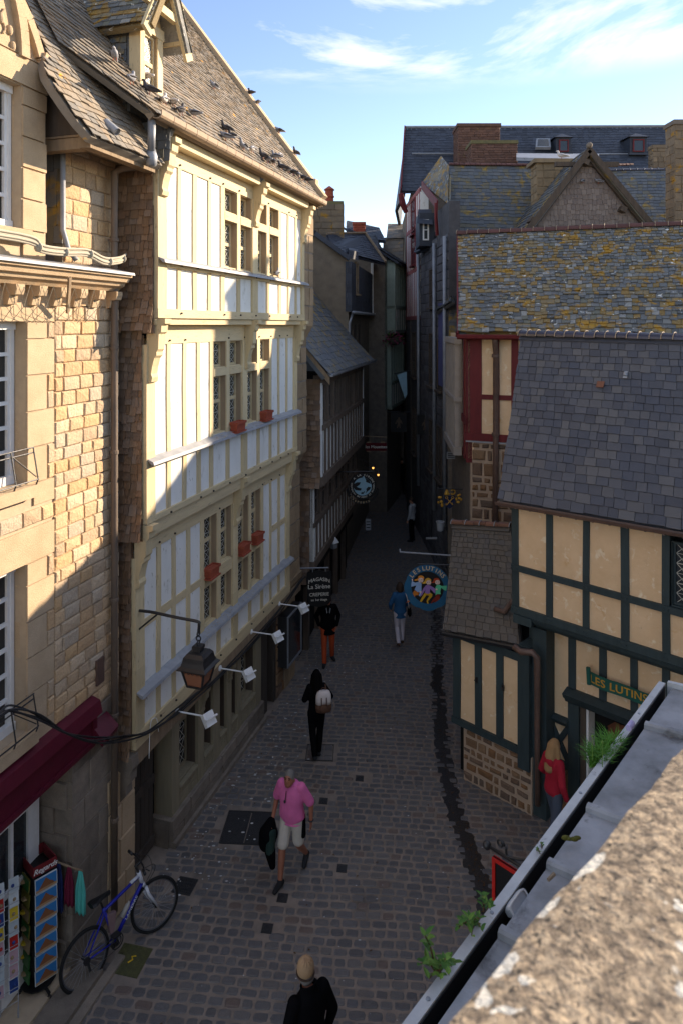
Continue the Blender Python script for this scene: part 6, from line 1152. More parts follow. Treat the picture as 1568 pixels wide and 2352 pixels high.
mb = MB()
for i in range(230):
    s = rnd.uniform(10.6, 19); n_ = abs(rnd.gauss(0, .55)) + .22; p = LF.pt(s, n_, .006); r = rnd.choice([.006, .008, .012, .018]); mb.ball(p, r * rnd.uniform(.8, 2), r, .003, 7, 4)
for i in range(160): p = V((rnd.uniform(-2.5, 3.2), rnd.uniform(7, 18), .006)); r = rnd.choice([.005, .007, .01]); mb.ball(p, r * rnd.uniform(.8, 2.2), r, .003, 6, 4)
ob = mb.build('bird_droppings', M['gutter_rim']); ob['kind'] = 'stuff'; tag(ob, 'scattered white bird droppings on the paving below the timber house', 'droppings')
mb = MB()
for i in range(70): p = V((rnd.uniform(-2.5, 3.2), rnd.uniform(7, 18), .012)); a = rnd.uniform(0, 6.3); leaf(mb, p, V((math.cos(a), math.sin(a), .1)), rnd.uniform(.03, .06), .025)
for i in range(160):
    q = rnd.choice(pts_ch) if False else CH[0].lerp(CH[0], 0); k_ = rnd.randrange(1, len(CH) - 1); q = CH[k_].lerp(CH[k_ + 1], rnd.random()) if k_ + 1 < len(CH) else CH[k_]; a = rnd.uniform(0, 6.3); leaf(mb, V((q.x + jit(.12), q.y + jit(.1), .008)), V((math.cos(a), math.sin(a), .1)), rnd.uniform(.025, .05), .02)
flat('dead_leaf', (.10, .055, .025)); ob = mb.build('dead_leaves', M['dead_leaf']); ob['kind'] = 'stuff'; tag(ob, 'small dead leaves scattered over the paving and along the dark gutter channel', 'leaf litter')
# ------------------------------------------------------------------ street lantern on its bracket
M['lamp_glass'] = pm('tan_lamp_glass', (.34, .15, .085), (.26, .11, .06), ns=3, rough=.25, bump=0, spec=.5)
sl_ = LF.sx(292, .0); LB = LF.pt(sl_, .02, LF.zy(292, 1404, .02)); tip = LF.pt(sl_, 1.14, LB.z - .02)
o = thing('street_lantern', 'black street lantern with tan glass hanging from an iron bracket on the timber house', 'lantern', LF.pt(sl_, 0, 3.4))
m_ = MB(); m_.tube(spline([LB, LB.lerp(tip, .3) + V((0, 0, .03)), LB.lerp(tip, .7) + V((0, 0, .01)), tip, tip + V((0, 0, -.04)) + LF.n * .03, tip + LF.n * .02 + V((0, 0, -.16))], 4), .022, 8); m_.tube([LF.pt(sl_, .0, LB.z - .42), LB.lerp(tip, .42) + V((0, 0, .0))], .014, 6); m_.tube([LB - LF.n * .02, LB + LF.n * .12], .05, 8); m_.fbox(LF, sl_ - .03, sl_ + .03, -.02, .03, LB.z - .5, LB.z + .1); m_.build('bracket', M['iron'], o)
lc = tip + LF.n * .02; fL = .77; m_ = MB()
for i in range(3): m_.torus(lc + V((0, 0, -.17 - .065 * i)), .035, .011, ax=(LF.s if i % 2 else LF.n), n=12, k=6)
m_.build('chain', M['iron'], o); z0 = lc.z - .33
sq = lambda h, r: [V((lc.x, lc.y, z0 - h * fL)) + (LF.s * x + LF.n * y) * r * fL for x, y in ((-1, -1), (1, -1), (1, 1), (-1, 1))]
m_ = MB(); m_.loft([sq(.0, .085), sq(.05, .09), sq(.05, .07), sq(.10, .075), sq(.11, .15), sq(.17, .20), sq(.25, .215), sq(.32, .24), sq(.36, .29), sq(.375, .29), sq(.375, .2)]); m_.build('lantern_roof', M['iron'], o)
m_ = MB(); ta, tb = sq(.376, .225), sq(.70, .150)
for i in range(4): m_.beam(ta[i], tb[i], .025, .025); m_.beam(ta[i], ta[(i + 1) % 4], .03, .05); m_.beam(tb[i], tb[(i + 1) % 4], .025, .025)
for i in range(4):
    p, q = ta[i].lerp(tb[i], .13), ta[(i + 1) % 4].lerp(tb[(i + 1) % 4], .13)
    for k in range(5): m_.torus(p.lerp(q, (k + .5) / 5), .022, .005, ax=(q - p).cross(V((0, 0, 1))), n=10, k=4)
m_.build('lantern_frame', M['iron'], o)
m_ = MB(); ta, tb = sq(.378, .215), sq(.698, .142); [m_.quad(ta[i], ta[(i + 1) % 4], tb[(i + 1) % 4], tb[i]) for i in range(4)]; m_.quad(*tb); m_.build('glass_panes', M['lamp_glass'], o)
# four white floodlights under the jetty
FL = [((406, 1634), (482, 1648), 'nearest white floodlight on a rod below the jetty, beside the lantern'), ((505, 1535), (572, 1551), 'second white floodlight from the lantern along the jetty'), ((577, 1451), (639, 1464), 'third white floodlight from the lantern along the jetty'), ((641, 1387), (697, 1394), 'farthest white floodlight, next to the black magasin sign')]
for (b0, h0, lb) in FL:
    s, z = LF.pix(*b0, .2); p = LF.pt(s, .2, z); L_ = .5
    o = thing('floodlight', lb, 'floodlight', p, 0, 'floodlights under the timber house jetty'); m_ = MB(); m_.tube([p - LF.n * .03, p + LF.n * L_], .013, 8); m_.lathe(p, [(.05, -.03), (.05, .02), (.02, .03)], 10, ax=LF.n); m_.build('arm', M['white'], o)
    c = p + LF.n * (L_ + .07) + V((0, 0, -.03)); d = (-LF.n * .75 - V((0, 0, .55)) + LF.s * .25).normalized(); x = d.cross(V((0, 0, 1))).normalized(); u = x.cross(d); m_ = MB(); m_.hexa([c + x * a * .10 + u * b_ * .10 + d * e for e in (-.035, .035) for a, b_ in ((-1, -1), (1, -1), (1, 1), (-1, 1))]); m_.build('head', M['white'], o)
    m_ = MB(); m_.hexa([c + x * a * .085 + u * b_ * .085 + d * e for e in (.036, .040) for a, b_ in ((-1, -1), (1, -1), (1, 1), (-1, 1))]); m_.build('lens', M['lead'], o); m_ = MB(); m_.tube([p + LF.n * L_, c - d * .03], .022, 6); m_.beam(c - x * .11, c - x * .11 - d * .09, .012, .03); m_.beam(c + x * .11, c + x * .11 - d * .09, .012, .03); m_.beam(c - x * .11 - d * .09, c + x * .11 - d * .09, .03, .012); m_.build('yoke', M['white'], o)
# black cable bundle swagged along the facade
pth = [(-40, 1662, .14), (0, 1640, .16), (28, 1631, .17), (90, 1650, .26), (150, 1686, .34), (215, 1703, .36), (280, 1697, .34), (340, 1683, .28), (395, 1645, .24), (450, 1598, .23), (500, 1558, .23), (570, 1487, .22), (640, 1405, .22), (688, 1338, .22), (700, 1325, .25)]
pts = [LF.pt(*(lambda q: (q[0], n, q[1]))(LF.pix(px, py, n))) for px, py, n in pth]; pts = spline(pts, 6); mb = MB()
for k, (a, b_) in enumerate(((0, 0), (.02, .02), (-.01, .03), (.03, -.01))):
    mb.tube([p + LF.n * a + V((0, 0, b_ + .02 * math.sin(i * .35 + k * 1.7))) for i, p in enumerate(pts)], .012, 6)
tag(mb.build('black_cables', M['iron'], None, smooth=True), 'bundle of black cables swagged across the shop front and along the timber house jetty', 'cable')
mb = MB(); q = [LF.pix(*c, .22) for c in ((353, 1930), (352, 1800), (345, 1760), (350, 1655), (358, 1648), (365, 1660), (368, 1700))]; q = [LF.pix(*c, .22) for c in ((340, 1742), (341, 1700), (344, 1660), (350, 1650), (358, 1652), (362, 1680))]
mb.tube(spline([LF.pt(s, .24, z) for s, z in q], 4), .006, 5); tag(mb.build('white_cable', M['white'], None, smooth=True), 'thin loop of white cable dangling by the corner of the timber house', 'cable')
# terracotta window boxes
def planter(px, py, n, lab, w_=.36, soil=False):
    s, z = LF.pix(px, py, n); o = thing('window_box', lab, 'planter', LF.pt(s, n, z), 0, 'terracotta window boxes on the timber house'); m_ = MB()
    q = lambda x, y, z_: LF.pt(s + x, n + y, z + z_)
    for (a, b_, h0, h1, g0, g1) in ((w_ / 2 - .03, .06, 0, .12, 1, 1.1), (w_ / 2, .085, .12, .165, 1, 1)):
        ro = [[q(x * a * g, y * b_ * g, h) for x, y in ((-1, -1), (1, -1), (1, 1), (-1, 1))] for h, g in ((h0, g0), (h1, g1))]; ri = [[q(x * a * g * .88, y * b_ * g * .75, h) for x, y in ((-1, -1), (1, -1), (1, 1), (-1, 1))] for h, g in ((h1, g1), (h0 + .02, g0))]; m_.loft(ro + ri, cap=True)
    m_.build('box', M['terracotta'], o); m_ = MB(); m_.hexa([q(x * (w_ / 2 + .0), y * .085, h) for h in (-.03, -.004) for x, y in ((-1, -1), (1, -1), (1, 1), (-1, 1))]); m_.build('saucer', M['terracotta'], o)
    m_ = MB(); m_.quad(*[q(x * (w_ / 2 - .05), y * .055, .10) for x, y in ((-1, -1), (1, -1), (1, 1), (-1, 1))]); m_.build('soil', M['soil'] if soil else M['dark'], o)
planter(547, 988, .44, 'terracotta window box at the left of the second floor window sill', .40); planter(612, 962, .43, 'terracotta window box at the right end of the second floor sill', .38)
planter(487, 1322, .24, 'terracotta window box on the left first floor transom, filled with dry soil', .36, True); planter(560, 1268, .24, 'terracotta window box in the middle of the first floor transom', .36); planter(592, 1243, .24, 'terracotta window box rightmost on the first floor transom', .36)
# ------------------------------------------------------------------ hanging signs
flat('sign_black', (.008, .008, .009), rough=.5); flat('sign_text', (.62, .58, .50)); flat('sign_cream', (.55, .42, .26)); flat('sign_blue', (.015, .10, .20), rough=.5); flat('sign_lightblue', (.30, .48, .58)); flat('gold', (.55, .30, .04), rough=.45)
def disc(mb, c, x, y, r, d0, d1, nrm, n=40, mi=0, rf=None):
    pts = lambda d: [c + x * math.cos(t) * (rf(t) if rf else r) + y * math.sin(t) * (rf(t) if rf else r) + nrm * d for t in [2 * math.pi * i / n for i in range(n)]]
    mb.loft([pts(d0), pts(d1)], mi)
def annulus(mb, c, x, y, r0, r1, d0, d1, nrm, n=56, mi=0, rf=None):
    R1_ = rf or (lambda t: r1); T = [2 * math.pi * i / n for i in range(n)]; pt = lambda r, t, d: c + x * math.cos(t) * r + y * math.sin(t) * r + nrm * d
    rings = [[pt(r0, t, d0) for t in T], [pt(R1_(t), t, d0) for t in T], [pt(R1_(t), t, d1) for t in T], [pt(r0, t, d1) for t in T], [pt(r0, t, d0) for t in T]]; mb.loft(rings, mi, cap=False)
def arc_text(mb, txt, c, x, y, nrm, r, size, a_mid, span, d, mi=0, inward=False, bold=.0):
    n = len(txt)
    for i, ch in enumerate(txt):
        if ch == ' ': continue
        f = (i - (n - 1) / 2) / max(n - 1, 1) * span; t = a_mid - f if not inward else a_mid + f
        er = x * math.cos(t) + y * math.sin(t); et = x * math.sin(t) - y * math.cos(t)
        if inward: er_, et_ = -er, -et
        else: er_, et_ = er, et
        put_text(mb, ch, size, lambda px, py, pz, er=er, er_=er_, et_=et_: c + er * r + et_ * px + er_ * py + nrm * (d + pz), mi, bold)
X_, Z_, NC = V((1, 0, 0)), V((0, 0, 1)), V((0, -1, 0))
# les lutins round sign
c = P(981, 1349, 14.15); k = 14.15 / FX; o = thing('round_sign', 'round blue pub sign with three dancing children in coloured jumpers, reading LES LUTINS', 'sign', c)
yaw = Matrix.Rotation(R(-6), 3, 'Z'); x = yaw @ X_; nr = yaw @ NC; y = Z_
rf = lambda t: (52 + (3.2 * abs(math.sin(4.0 * (t - .45))) - 1.5 if not (.5 < t < 2.65) else 0)) * k
m_ = MB(); annulus(m_, c, x, y, 37 * k, 52 * k, 0, .02, nr, 96, rf=lambda t: rf(t)); m_.build('blue_ring', M['sign_blue'], o)
m_ = MB(); disc(m_, c, x, y, 38 * k, .004, .012, nr); m_.build('black_centre', M['sign_black'], o)
m_ = MB(); arc_text(m_, 'LES', c, x, y, nr, 44.5 * k, 14 * k, R(131), R(27), .024, bold=.4 * k); arc_text(m_, 'LUTINS', c, x, y, nr, 44.5 * k, 14 * k, R(70), R(64), .024, bold=.4 * k); m_.build('lettering', M['sign_cream'], o)
cols = dict(skin=(.75, .55, .47), h1=(.70, .26, .03), h2=(.72, .40, .05), h3=(.42, .06, .02), s1=(.28, .42, .66), s2=(.30, .17, .42), s3=(.12, .56, .30), t1=(.55, .17, .02), t2=(.55, .32, .02), t3=(.22, .025, .012), dk=(.05, .02, .02))
for a, b_ in cols.items(): flat('lutin_' + a, b_, bump=0)
zz = lambda px, py, d: c + x * (px - 640) / 5.227 / 1.6327 * k - y * (py - 800) / 5.227 / 1.6327 * k + nr * d
def poly(name, key, pts, d): m_ = MB(); m_.prism([zz(a, b_, d) for a, b_ in pts], nr * .004); return m_
def circ(cx, cy, rx, ry, n=16): return [(cx + rx * math.cos(2 * math.pi * i / n), cy + ry * math.sin(2 * math.pi * i / n)) for i in range(n)]
def child(name, key, hair, shirt, trousers, head, hands, feats):
    for nm, kk, lst, d in (('painted_trousers', 't' + key, trousers, .014), ('painted_shirt', 's' + key, shirt, .020), ('painted_hair', 'h' + key, hair, .026), ('painted_skin', 'skin', [circ(*head)] + hands, .031), ('painted_face', 'dk', feats, .037)):
        m_ = MB()
        for p in lst: m_.prism([zz(a, b_, d) for a, b_ in p], nr * .004)
        m_.build(nm, M['lutin_' + kk], o)
face = lambda cx, cy: [circ(cx - 20, cy - 5, 6, 7, 8), circ(cx + 18, cy - 12, 6, 7, 8), [(cx - 18, cy + 26), (cx + 4, cy + 34), (cx + 24, cy + 22), (cx + 5, cy + 42)]]
child('a', '1', [circ(512, 612, 60, 48), [(475, 590), (440, 630), (380, 655), (385, 670), (440, 668), (480, 650)]], [[(350, 690), (400, 712), (470, 690), (522, 720), (520, 895), (445, 893), (385, 850), (420, 765), (320, 795), (322, 740), (340, 660)], [(500, 860), (522, 880), (490, 975), (468, 965)]], [[(385, 865), (465, 900), (462, 955), (405, 960), (385, 1000), (370, 985), (330, 1040), (300, 1085), (215, 1120), (290, 1050), (340, 930)]], (508, 655, 50, 50), [[(330, 640), (352, 630), (358, 672), (340, 682)], circ(500, 888, 22, 22, 10)], face(506, 655))
child('b', '2', [circ(650, 655, 58, 48), [(600, 625), (575, 680), (530, 715), (560, 725), (610, 715), (625, 660)]], [[(600, 760), (650, 742), (695, 760), (790, 815), (790, 910), (770, 900), (690, 820), (680, 880), (690, 905), (640, 920), (585, 900), (600, 830), (530, 950), (495, 990), (505, 930), (550, 830)]], [[(585, 905), (640, 925), (690, 898), (735, 930), (725, 975), (650, 1060), (660, 1140), (640, 1140), (618, 1070), (620, 1050), (672, 960), (620, 945), (540, 1060), (440, 1180), (470, 1110), (530, 990)]], (660, 695, 48, 46), [], face(658, 695))
child('c', '3', [circ(812, 648, 60, 46), [(760, 625), (740, 680), (705, 690), (745, 702), (790, 690)]], [[(820, 735), (875, 735), (905, 755), (1010, 745), (1000, 845), (960, 835), (900, 790), (885, 870), (893, 915), (820, 920), (790, 945), (795, 870), (790, 790)]], [[(790, 920), (868, 922), (878, 1040), (820, 1080), (770, 1120), (745, 1185), (740, 1150), (770, 1080), (820, 1020), (730, 1090), (715, 1125), (695, 1115), (740, 1030), (800, 970)]], (832, 685, 48, 46), [circ(812, 822, 24, 16, 10)], face(832, 685))
m_ = MB(); wl = P(1045, 1290, 14.3); m_.tube([c + y * 53 * k + x * -.2, c + y * 53 * k + x * .9], .015, 6); [m_.tube([c + y * 51 * k + x * q, c + y * 56 * k + x * q], .008, 5) for q in (-.15, .15)]; m_.build('hanging_bar', M['iron'], o)
# green banner sign
o = thing('banner_sign', 'curled green banner sign with gold lettering LES LUTINS above the shop door', 'sign', RF.pt(sb(1400), nb, zL + .3))
p0, p1 = RF.pix(1354, 1562, nb + .12), RF.pix(1474, 1602, nb + .12); Lb = p1[0] - p0[0]; m_ = MB(); flat('banner_green', (.015, .10, .075), rough=.5)
cur = [(p0[0] + Lb * 1.35 * u, nb + .12 + .02 * math.sin(u * 9), (p0[1] + .04 - .09 * math.sin(u * 2.2) * .5 + (p1[1] - p0[1]) * u)) for u in [i / 20 for i in range(21)]]
m_.loft([[RF.pt(s, n + d, z + h) for d, h in ((-.01, -.10), (.01, -.10), (.01, .10), (-.01, .10))] for s, n, z in cur]); m_.tube([RF.pt(cur[0][0] - .0, nb + .15, cur[0][2] - .10), RF.pt(cur[0][0] - .015, nb + .15, cur[0][2] + .17)], .035, 10); m_.build('banner', M['banner_green'], o)
m_ = MB(); s_m = p0[0] + Lb * .56; bz = lambda s: (lambda u: p0[1] + .04 - .045 * math.sin(u * 2.2) + (p1[1] - p0[1]) * u)((s - p0[0]) / Lb)
put_text(m_, 'LES LUTINS', .175, lambda a, b_, e: RF.pt(s_m + a, nb + .12 + .02 * math.sin((s_m + a - p0[0]) / (Lb * 1.35) * 9) + .013 + e, bz(s_m + a) + b_), 0, .004, spacing=1.06); m_.build('lettering', M['gold'], o)
m_ = MB(); [m_.tube([RF.pt(p0[0] + Lb * f, nb, p0[1]), RF.pt(p0[0] + Lb * f, nb + .115, p0[1])], .01, 5) for f in (.15, .8, 1.25)]; m_.build('bracket', M['iron'], o)
# magasin la sirene board
Y = 16.5; c = P(733, 1350, Y); k = Y / FX; o = thing('shop_sign', 'black hanging board reading MAGASIN La Sirène CREPERIE au 1er étage', 'sign', c); x = Matrix.Rotation(R(8), 3, 'Z') @ X_; nr = Matrix.Rotation(R(8), 3, 'Z') @ NC
out_ = [(-28, -36), (-24, -39), (-16, -36), (0, -41), (16, -36), (24, -39), (28, -36), (30, -20), (27, 10), (28, 30), (20, 40), (0, 44), (-20, 40), (-28, 30), (-27, 10), (-30, -20)]
m_ = MB(); m_.prism([c + x * a * k - Z_ * b_ * k for a, b_ in out_], nr * .02); m_.build('board', M['sign_black'], o)
m_ = MB()
for tx, sz, yy in (('MAGASIN', 11.5, -20), ('La Sirène', 14, -3), ('CREPERIE', 11, 15), ('au 1er étage', 7.5, 27)): put_text(m_, tx, sz * k, lambda a, b_, e, yy=yy: c + x * a - Z_ * (yy * k - b_) + nr * (.022 + e) + (Z_ * -.9 * a * a if yy == -20 else Z_ * 0), 0, .25 * k)
m_.build('lettering', M['sign_text'], o); m_ = MB(); m_.tube([c - x * 45 * k + Z_ * 47 * k, c + x * 22 * k + Z_ * 45 * k], .014, 6); [m_.tube([c + x * q * k + Z_ * 36 * k, c + x * q * k + Z_ * 46 * k], .008, 5) for q in (-15, 15)]; m_.build('hanging_bar', M['zinc'], o)
# round mermaid sign
Y = 20.5; c = P(832, 1116, Y); k = Y / FX * .64; x, nr = X_, NC; o = thing('round_sign', 'round black and pale blue mermaid sign ringed with the words A LA SIRENE', 'sign', c)
m_ = MB(); disc(m_, c, x, Z_, 48 * k, 0, .02, nr); m_.build('black_disc', M['sign_black'], o); m_ = MB(); disc(m_, c - Z_ * 2 * k, x, Z_, 32 * k, .021, .028, nr); m_.build('blue_disc', M['sign_lightblue'], o)
m_ = MB(); S_ = lambda pts: m_.prism([c + x * a * k - Z_ * b_ * k + nr * .03 for a, b_ in pts], nr * .004)
S_([(-32, -8), (-20, -14), (-6, -14), (-12, -4), (-22, 2), (-14, 6), (-2, 8), (-8, 16), (-26, 14), (-33, 4)]); S_([(8, -30), (22, -22), (30, -8), (14, -14), (6, -20)]); S_([(12, 10), (20, 2), (30, 4), (26, 12), (18, 18), (10, 26), (14, 16)]); S_([(-4, 20), (4, 14), (8, 20), (2, 28), (-6, 28)]); m_.build('dark_waves', M['sign_black'], o)
m_ = MB(); S2_ = lambda pts: m_.prism([c + x * a * k - Z_ * b_ * k + nr * .036 for a, b_ in pts], nr * .004); S2_([(0, -34), (5, -36), (8, -30), (12, -20), (10, -12), (16, -4), (14, 0), (4, -6), (4, 4), (10, 14), (2, 22), (-10, 20), (-4, 10), (-8, 2), (-4, -10), (-2, -20), (-10, -14), (-12, -18), (-2, -26)]); m_.build('mermaid', M['sign_lightblue'], o)
m_ = MB(); arc_text(m_, 'A LA SIRENE', c, x, Z_, nr, 40 * k, 10 * k, R(80), R(115), .022, bold=.4 * k); arc_text(m_, 'SOUVENIRS DU MONT ST MICHEL', c, x, Z_, nr, 40 * k, 8 * k, R(268), R(205), .022, inward=True, bold=.3 * k); m_.build('lettering', M['sign_text'], o)
m_ = MB(); annulus(m_, c - Z_ * 6 * k, x, Z_, 50 * k, 60 * k, -.004, .0, nr, 56, rf=lambda t: (60 if math.sin(t) < -.1 else 51) * k); m_.build('lower_rim', M['sign_black'], o); m_ = MB(); arc_text(m_, 'CREPERIE', c - Z_ * 6 * k, x, Z_, nr, 54 * k, 10 * k, R(258), R(75), .004, inward=True, bold=.3 * k); m_.build('lower_lettering', M['sign_cream'], o)
m_ = MB(); m_.tube([c + Z_ * 50 * k - x * 1.0, c + Z_ * 52 * k + x * .3], .02, 6); m_.build('hanging_bar', M['iron'], o)
# les mouettes sign, crest, red framed board
Y = 25; c = P(863, 1026, Y); k = Y / FX; o = thing('shop_sign', 'small dark red sign with gothic white letters les Mouettes deep in the street', 'sign', c); m_ = MB(); m_.hexa([c + x * a * k + Z_ * b_ * k + NC * e for e in (0, .03) for a, b_ in ((-24, -9), (24, -9), (24, 9), (-24, 9))]); flat('sign_red', (.10, .008, .012)); m_.build('board', M['sign_red'], o); m_ = MB(); put_text(m_, 'les Mouettes', 9.5 * k, lambda a, b_, e: c + x * a + Z_ * b_ + NC * (.033 + e), 0, .3 * k); m_.build('lettering', M['sign_text'], o); m_ = MB(); [m_.beam(c + x * a * k + Z_ * b_ * k, c + x * (a + 10) * k + Z_ * b_ * k, .05, .05) for a in (-22, 10) for b_ in (10, -10)]; m_.tube([c + Z_ * 26 * k - x * 1.0, c + Z_ * 22 * k + x * .4], .02, 6); [m_.tube([c + Z_ * 9 * k + x * q, c + Z_ * 24 * k + x * q], .01, 5) for q in (-.2, .2)]; m_.build('frame', M['bare_wood'], o)
Y = 18.6; c = P(1031, 1150, Y); k = Y / FX; o = thing('crest_sign', 'gilded crest sign with two crossed gold keys on a blue shield, right of the street', 'sign', c); m_ = MB(); flat('shield_blue', (.012, .022, .07), rough=.5)
m_.prism([c + x * a * k - Z_ * b_ * k for a, b_ in ((-12, -12), (12, -12), (12, 4), (8, 12), (0, 18), (-8, 12), (-12, 4))], NC * .03); m_.build('shield', M['shield_blue'], o); m_ = MB(); g = lambda a, b_, d=.035: c + x * a * k - Z_ * b_ * k + NC * d
for sgn in (-1, 1): m_.tube([g(-7 * sgn, 9, .035 + .01 * sgn), g(6 * sgn, -6, .035 + .01 * sgn)], 1.1 * k, 6); m_.torus(g(7 * sgn, -8, .04), 2.6 * k, .8 * k, ax=NC, n=14, k=6); m_.beam(g(-5 * sgn, 7), g(-8 * sgn - 1, 4), 2.4 * k, .012); m_.beam(g(-7 * sgn, 9), g(-9 * sgn - 1, 7), 2.2 * k, .012)
m_.build('crossed_keys', M['gold'], o); m_ = MB()
m_.lathe(g(-6, -14, 0), [(6 * k, 0), (6.5 * k, 3 * k), (5 * k, 3.2 * k), (4 * k, 7 * k), (1 * k, 12 * k)], 12); m_.torus(g(8, -20, 0), 5 * k, 1.3 * k, ax=NC, n=16, k=6, a0=.5, a1=5.6); m_.tube([g(4, -14, 0), g(10, -15, 0), g(14, -20, 0)], 1.2 * k, 5)
for a, b_, r1, r2 in ((-22, -8, 5, 3), (-19, 2, 4, 3.4), (-25, 4, 2.4, 3), (-17, 10, 3.4, 5), (20, -12, 3, 3), (22, -6, 4, 3), (27, -3, 2.4, 3), (20, 3, 4.5, 3.2), (24, -14, 2.5, 2.5), (16, -4, 2.5, 4)): m_.ball(g(a, b_, .01), r1 * k, .03, r2 * k, 10, 6)
m_.build('gilded_ornament', M['gold'], o); m_ = MB(); m_.tube([g(-26, -28, 0), g(34, -26, 0)], .015, 6); m_.tube([g(-6, -26, 0), g(-6, -28, 0)], .012, 5); [m_.tube([g(q, -27, 0), g(q, -12, 0)], .008, 4) for q in (-10, 10)]; m_.build('hanging_bar', M['iron'], o)
a, b_ = P(1133, 1965, 7.0), P(1222, 2022, 6.69); b_.z = a.z; d = (b_ - a); nr2 = V((d.y, -d.x, 0)).normalized(); nr2 = nr2 if nr2.y < 0 else -nr2; o = thing('hanging_board', 'black board in a red frame hanging from an iron scroll bracket below the lead ledge', 'sign', a.lerp(b_, .5) - Z_ * .5)
d2 = d * 1.5; H_ = .95; flat('sign_red2', (.45, .015, .01), rough=.5); m_ = MB(); m_.hexa([a + Z_ * -H_, a + d2 + Z_ * -H_, a + d2 + Z_ * -H_ + nr2 * .02, a + Z_ * -H_ + nr2 * .02, a, a + d2, a + d2 + nr2 * .02, a + nr2 * .02]); m_.build('board', M['sign_black'], o); m_ = MB(); u = d.normalized()
m_.hexa([a - nr2 * .01 + Z_ * -H_, a + u * .035 - nr2 * .01 + Z_ * -H_, a + u * .035 + nr2 * .035 + Z_ * -H_, a + nr2 * .035 + Z_ * -H_, a - nr2 * .01, a + u * .035 - nr2 * .01, a + u * .035 + nr2 * .035, a + nr2 * .035]); m_.hexa([a + u * .035 - nr2 * .01 + Z_ * -.035, a + d2 - nr2 * .01 + Z_ * -.035, a + d2 + nr2 * .034 + Z_ * -.035, a + u * .035 + nr2 * .034 + Z_ * -.035, a + u * .035 - nr2 * .01, a + d2 - nr2 * .01, a + d2 + nr2 * .034, a + u * .035 + nr2 * .034]); m_.build('red_frame', M['sign_red2'], o)
m_ = MB(); t0 = a - u * .06 + Z_ * .06; m_.tube([t0, t0 + u * .95], .018, 8); pe = t0 + u * .95; m_.tube([V((pe.x, pe.y, 0)), V((pe.x, pe.y, pe.z + .12))], .035, 10); m_.ball(V((pe.x, pe.y, pe.z + .14)), .045, .045, .045); m_.ball(t0 - u * .02, .045, .045, .045); scr = [t0 + u * (.14 + .045 * math.cos(q) * (1 - q / 12)) + Z_ * (.10 + .045 * math.sin(q) * (1 - q / 12)) for q in [i * .5 for i in range(16)]]; m_.tube(scr, .011, 6); m_.tube(spline([scr[0] + u * .02, t0 + u * .22 + Z_ * .02, t0 + u * .35 + Z_ * .06, t0 + u * .5 + Z_ * .12, t0 + u * .65 + Z_ * .08], 5), .013, 6); m_.build('scroll_bracket', M['iron'], o, smooth=True)
# display case, lamps and other small street fittings
s, z = LF.pix(664, 1412, .25); o = thing('menu_case', 'black glazed menu case on the stone base below the timber house corner', 'display case', LF.pt(s + .4, .1, z - 1)); m_ = MB(); m_.fbox(LF, s - .15, s + .75, .02, .26, z - 1.15, z); m_.build('case', M['iron'], o); m_ = MB(); m_.fbox(LF, s - .12, s + .72, .262, .268, z - 1.1, z - .06); m_.build('glass_front', M['glass'], o); m_ = MB(); [m_.fbox(LF, a, b_, .262, .285, c_, e) for a, b_, c_, e in ((s - .15, s - .11, z - 1.15, z), (s + .71, s + .75, z - 1.15, z), (s - .11, s + .71, z - 1.15, z - 1.11), (s - .11, s + .71, z - .04, z))]; m_.build('frame', M['zinc'], o)
c = P(766, 1248, 19.6); o = thing('wall_lamp', 'small white lamp with pointed cap under the striped house jetty', 'lamp', c); m_ = MB(); m_.lathe(c, [(.10, -.14), (.11, .0), (.1, .01)], 4); m_.build('shade', M['lead'], o); m_ = MB(); m_.lathe(c, [(.15, .012), (.16, .03), (.08, .14), (.02, .2)], 4); m_.tube([c + Z_ * .15, c - x * .4 + Z_ * .3], .012, 5); m_.build('cap', M['white'], o)
c = P(1010, 1208, 17.6); o = thing('bucket', 'white bucket hanging beside the low wing roof', 'bucket', c); m_ = MB(); m_.lathe(c, [(.075, -.12), (.10, .09), (.11, .10), (.11, .115), (.09, .115), (.075, -.08)], 16); m_.build('pail', M['lead'], o); m_ = MB(); m_.torus(c + Z_ * .10, .108, .005, ax=NC, n=16, k=4, a0=0, a1=math.pi); m_.build('handle', M['iron'], o)
c = P(990, 1236, 21.0); o = thing('broom', 'slim black rod with a pale crossbar at its foot, below the gilded crest', 'lamp', c); m_ = MB(); m_.tube([c, P(991, 1170, 21.0)], .015, 6); m_.build('rod', M['iron'], o); m_ = MB(); m_.beam(c - x * .17, c + x * .17, .06, .05); m_.build('crossbar', M['lead'], o)  # rod and crossbar stand for a broom, gives off no light
mb = MB(); a, b_ = P(918, 1268, 17.0), P(1035, 1276, 16.7); mb.tube([a, b_], .022, 6); mb.tube([a, a + V((0, .05, .06))], .02, 6); tag(mb.build('awning_bar', M['lead'], None), 'thin pale awning bar sticking out across the street behind the LES LUTINS sign', 'awning bar')
o = thing('shop_banner', 'blue and white pennant hanging point down deep in the street', 'banner', P(925, 880, 29)); m_ = MB(); m_.hexa([P(911, 861, 29), P(933, 853, 29), P(934, 905, 29), P(929, 915, 29)] + [q + V((0, -.03, 0)) for q in (P(911, 861, 29), P(933, 853, 29), P(934, 905, 29), P(929, 915, 29))]); m_.build('cloth', M['sign_lightblue'], o); m_ = MB(); m_.tube([P(905, 858, 29), P(940, 851, 29)], .02, 5); m_.build('rod', M['iron'], o)
flat('canvas_dim', (.10, .07, .05))
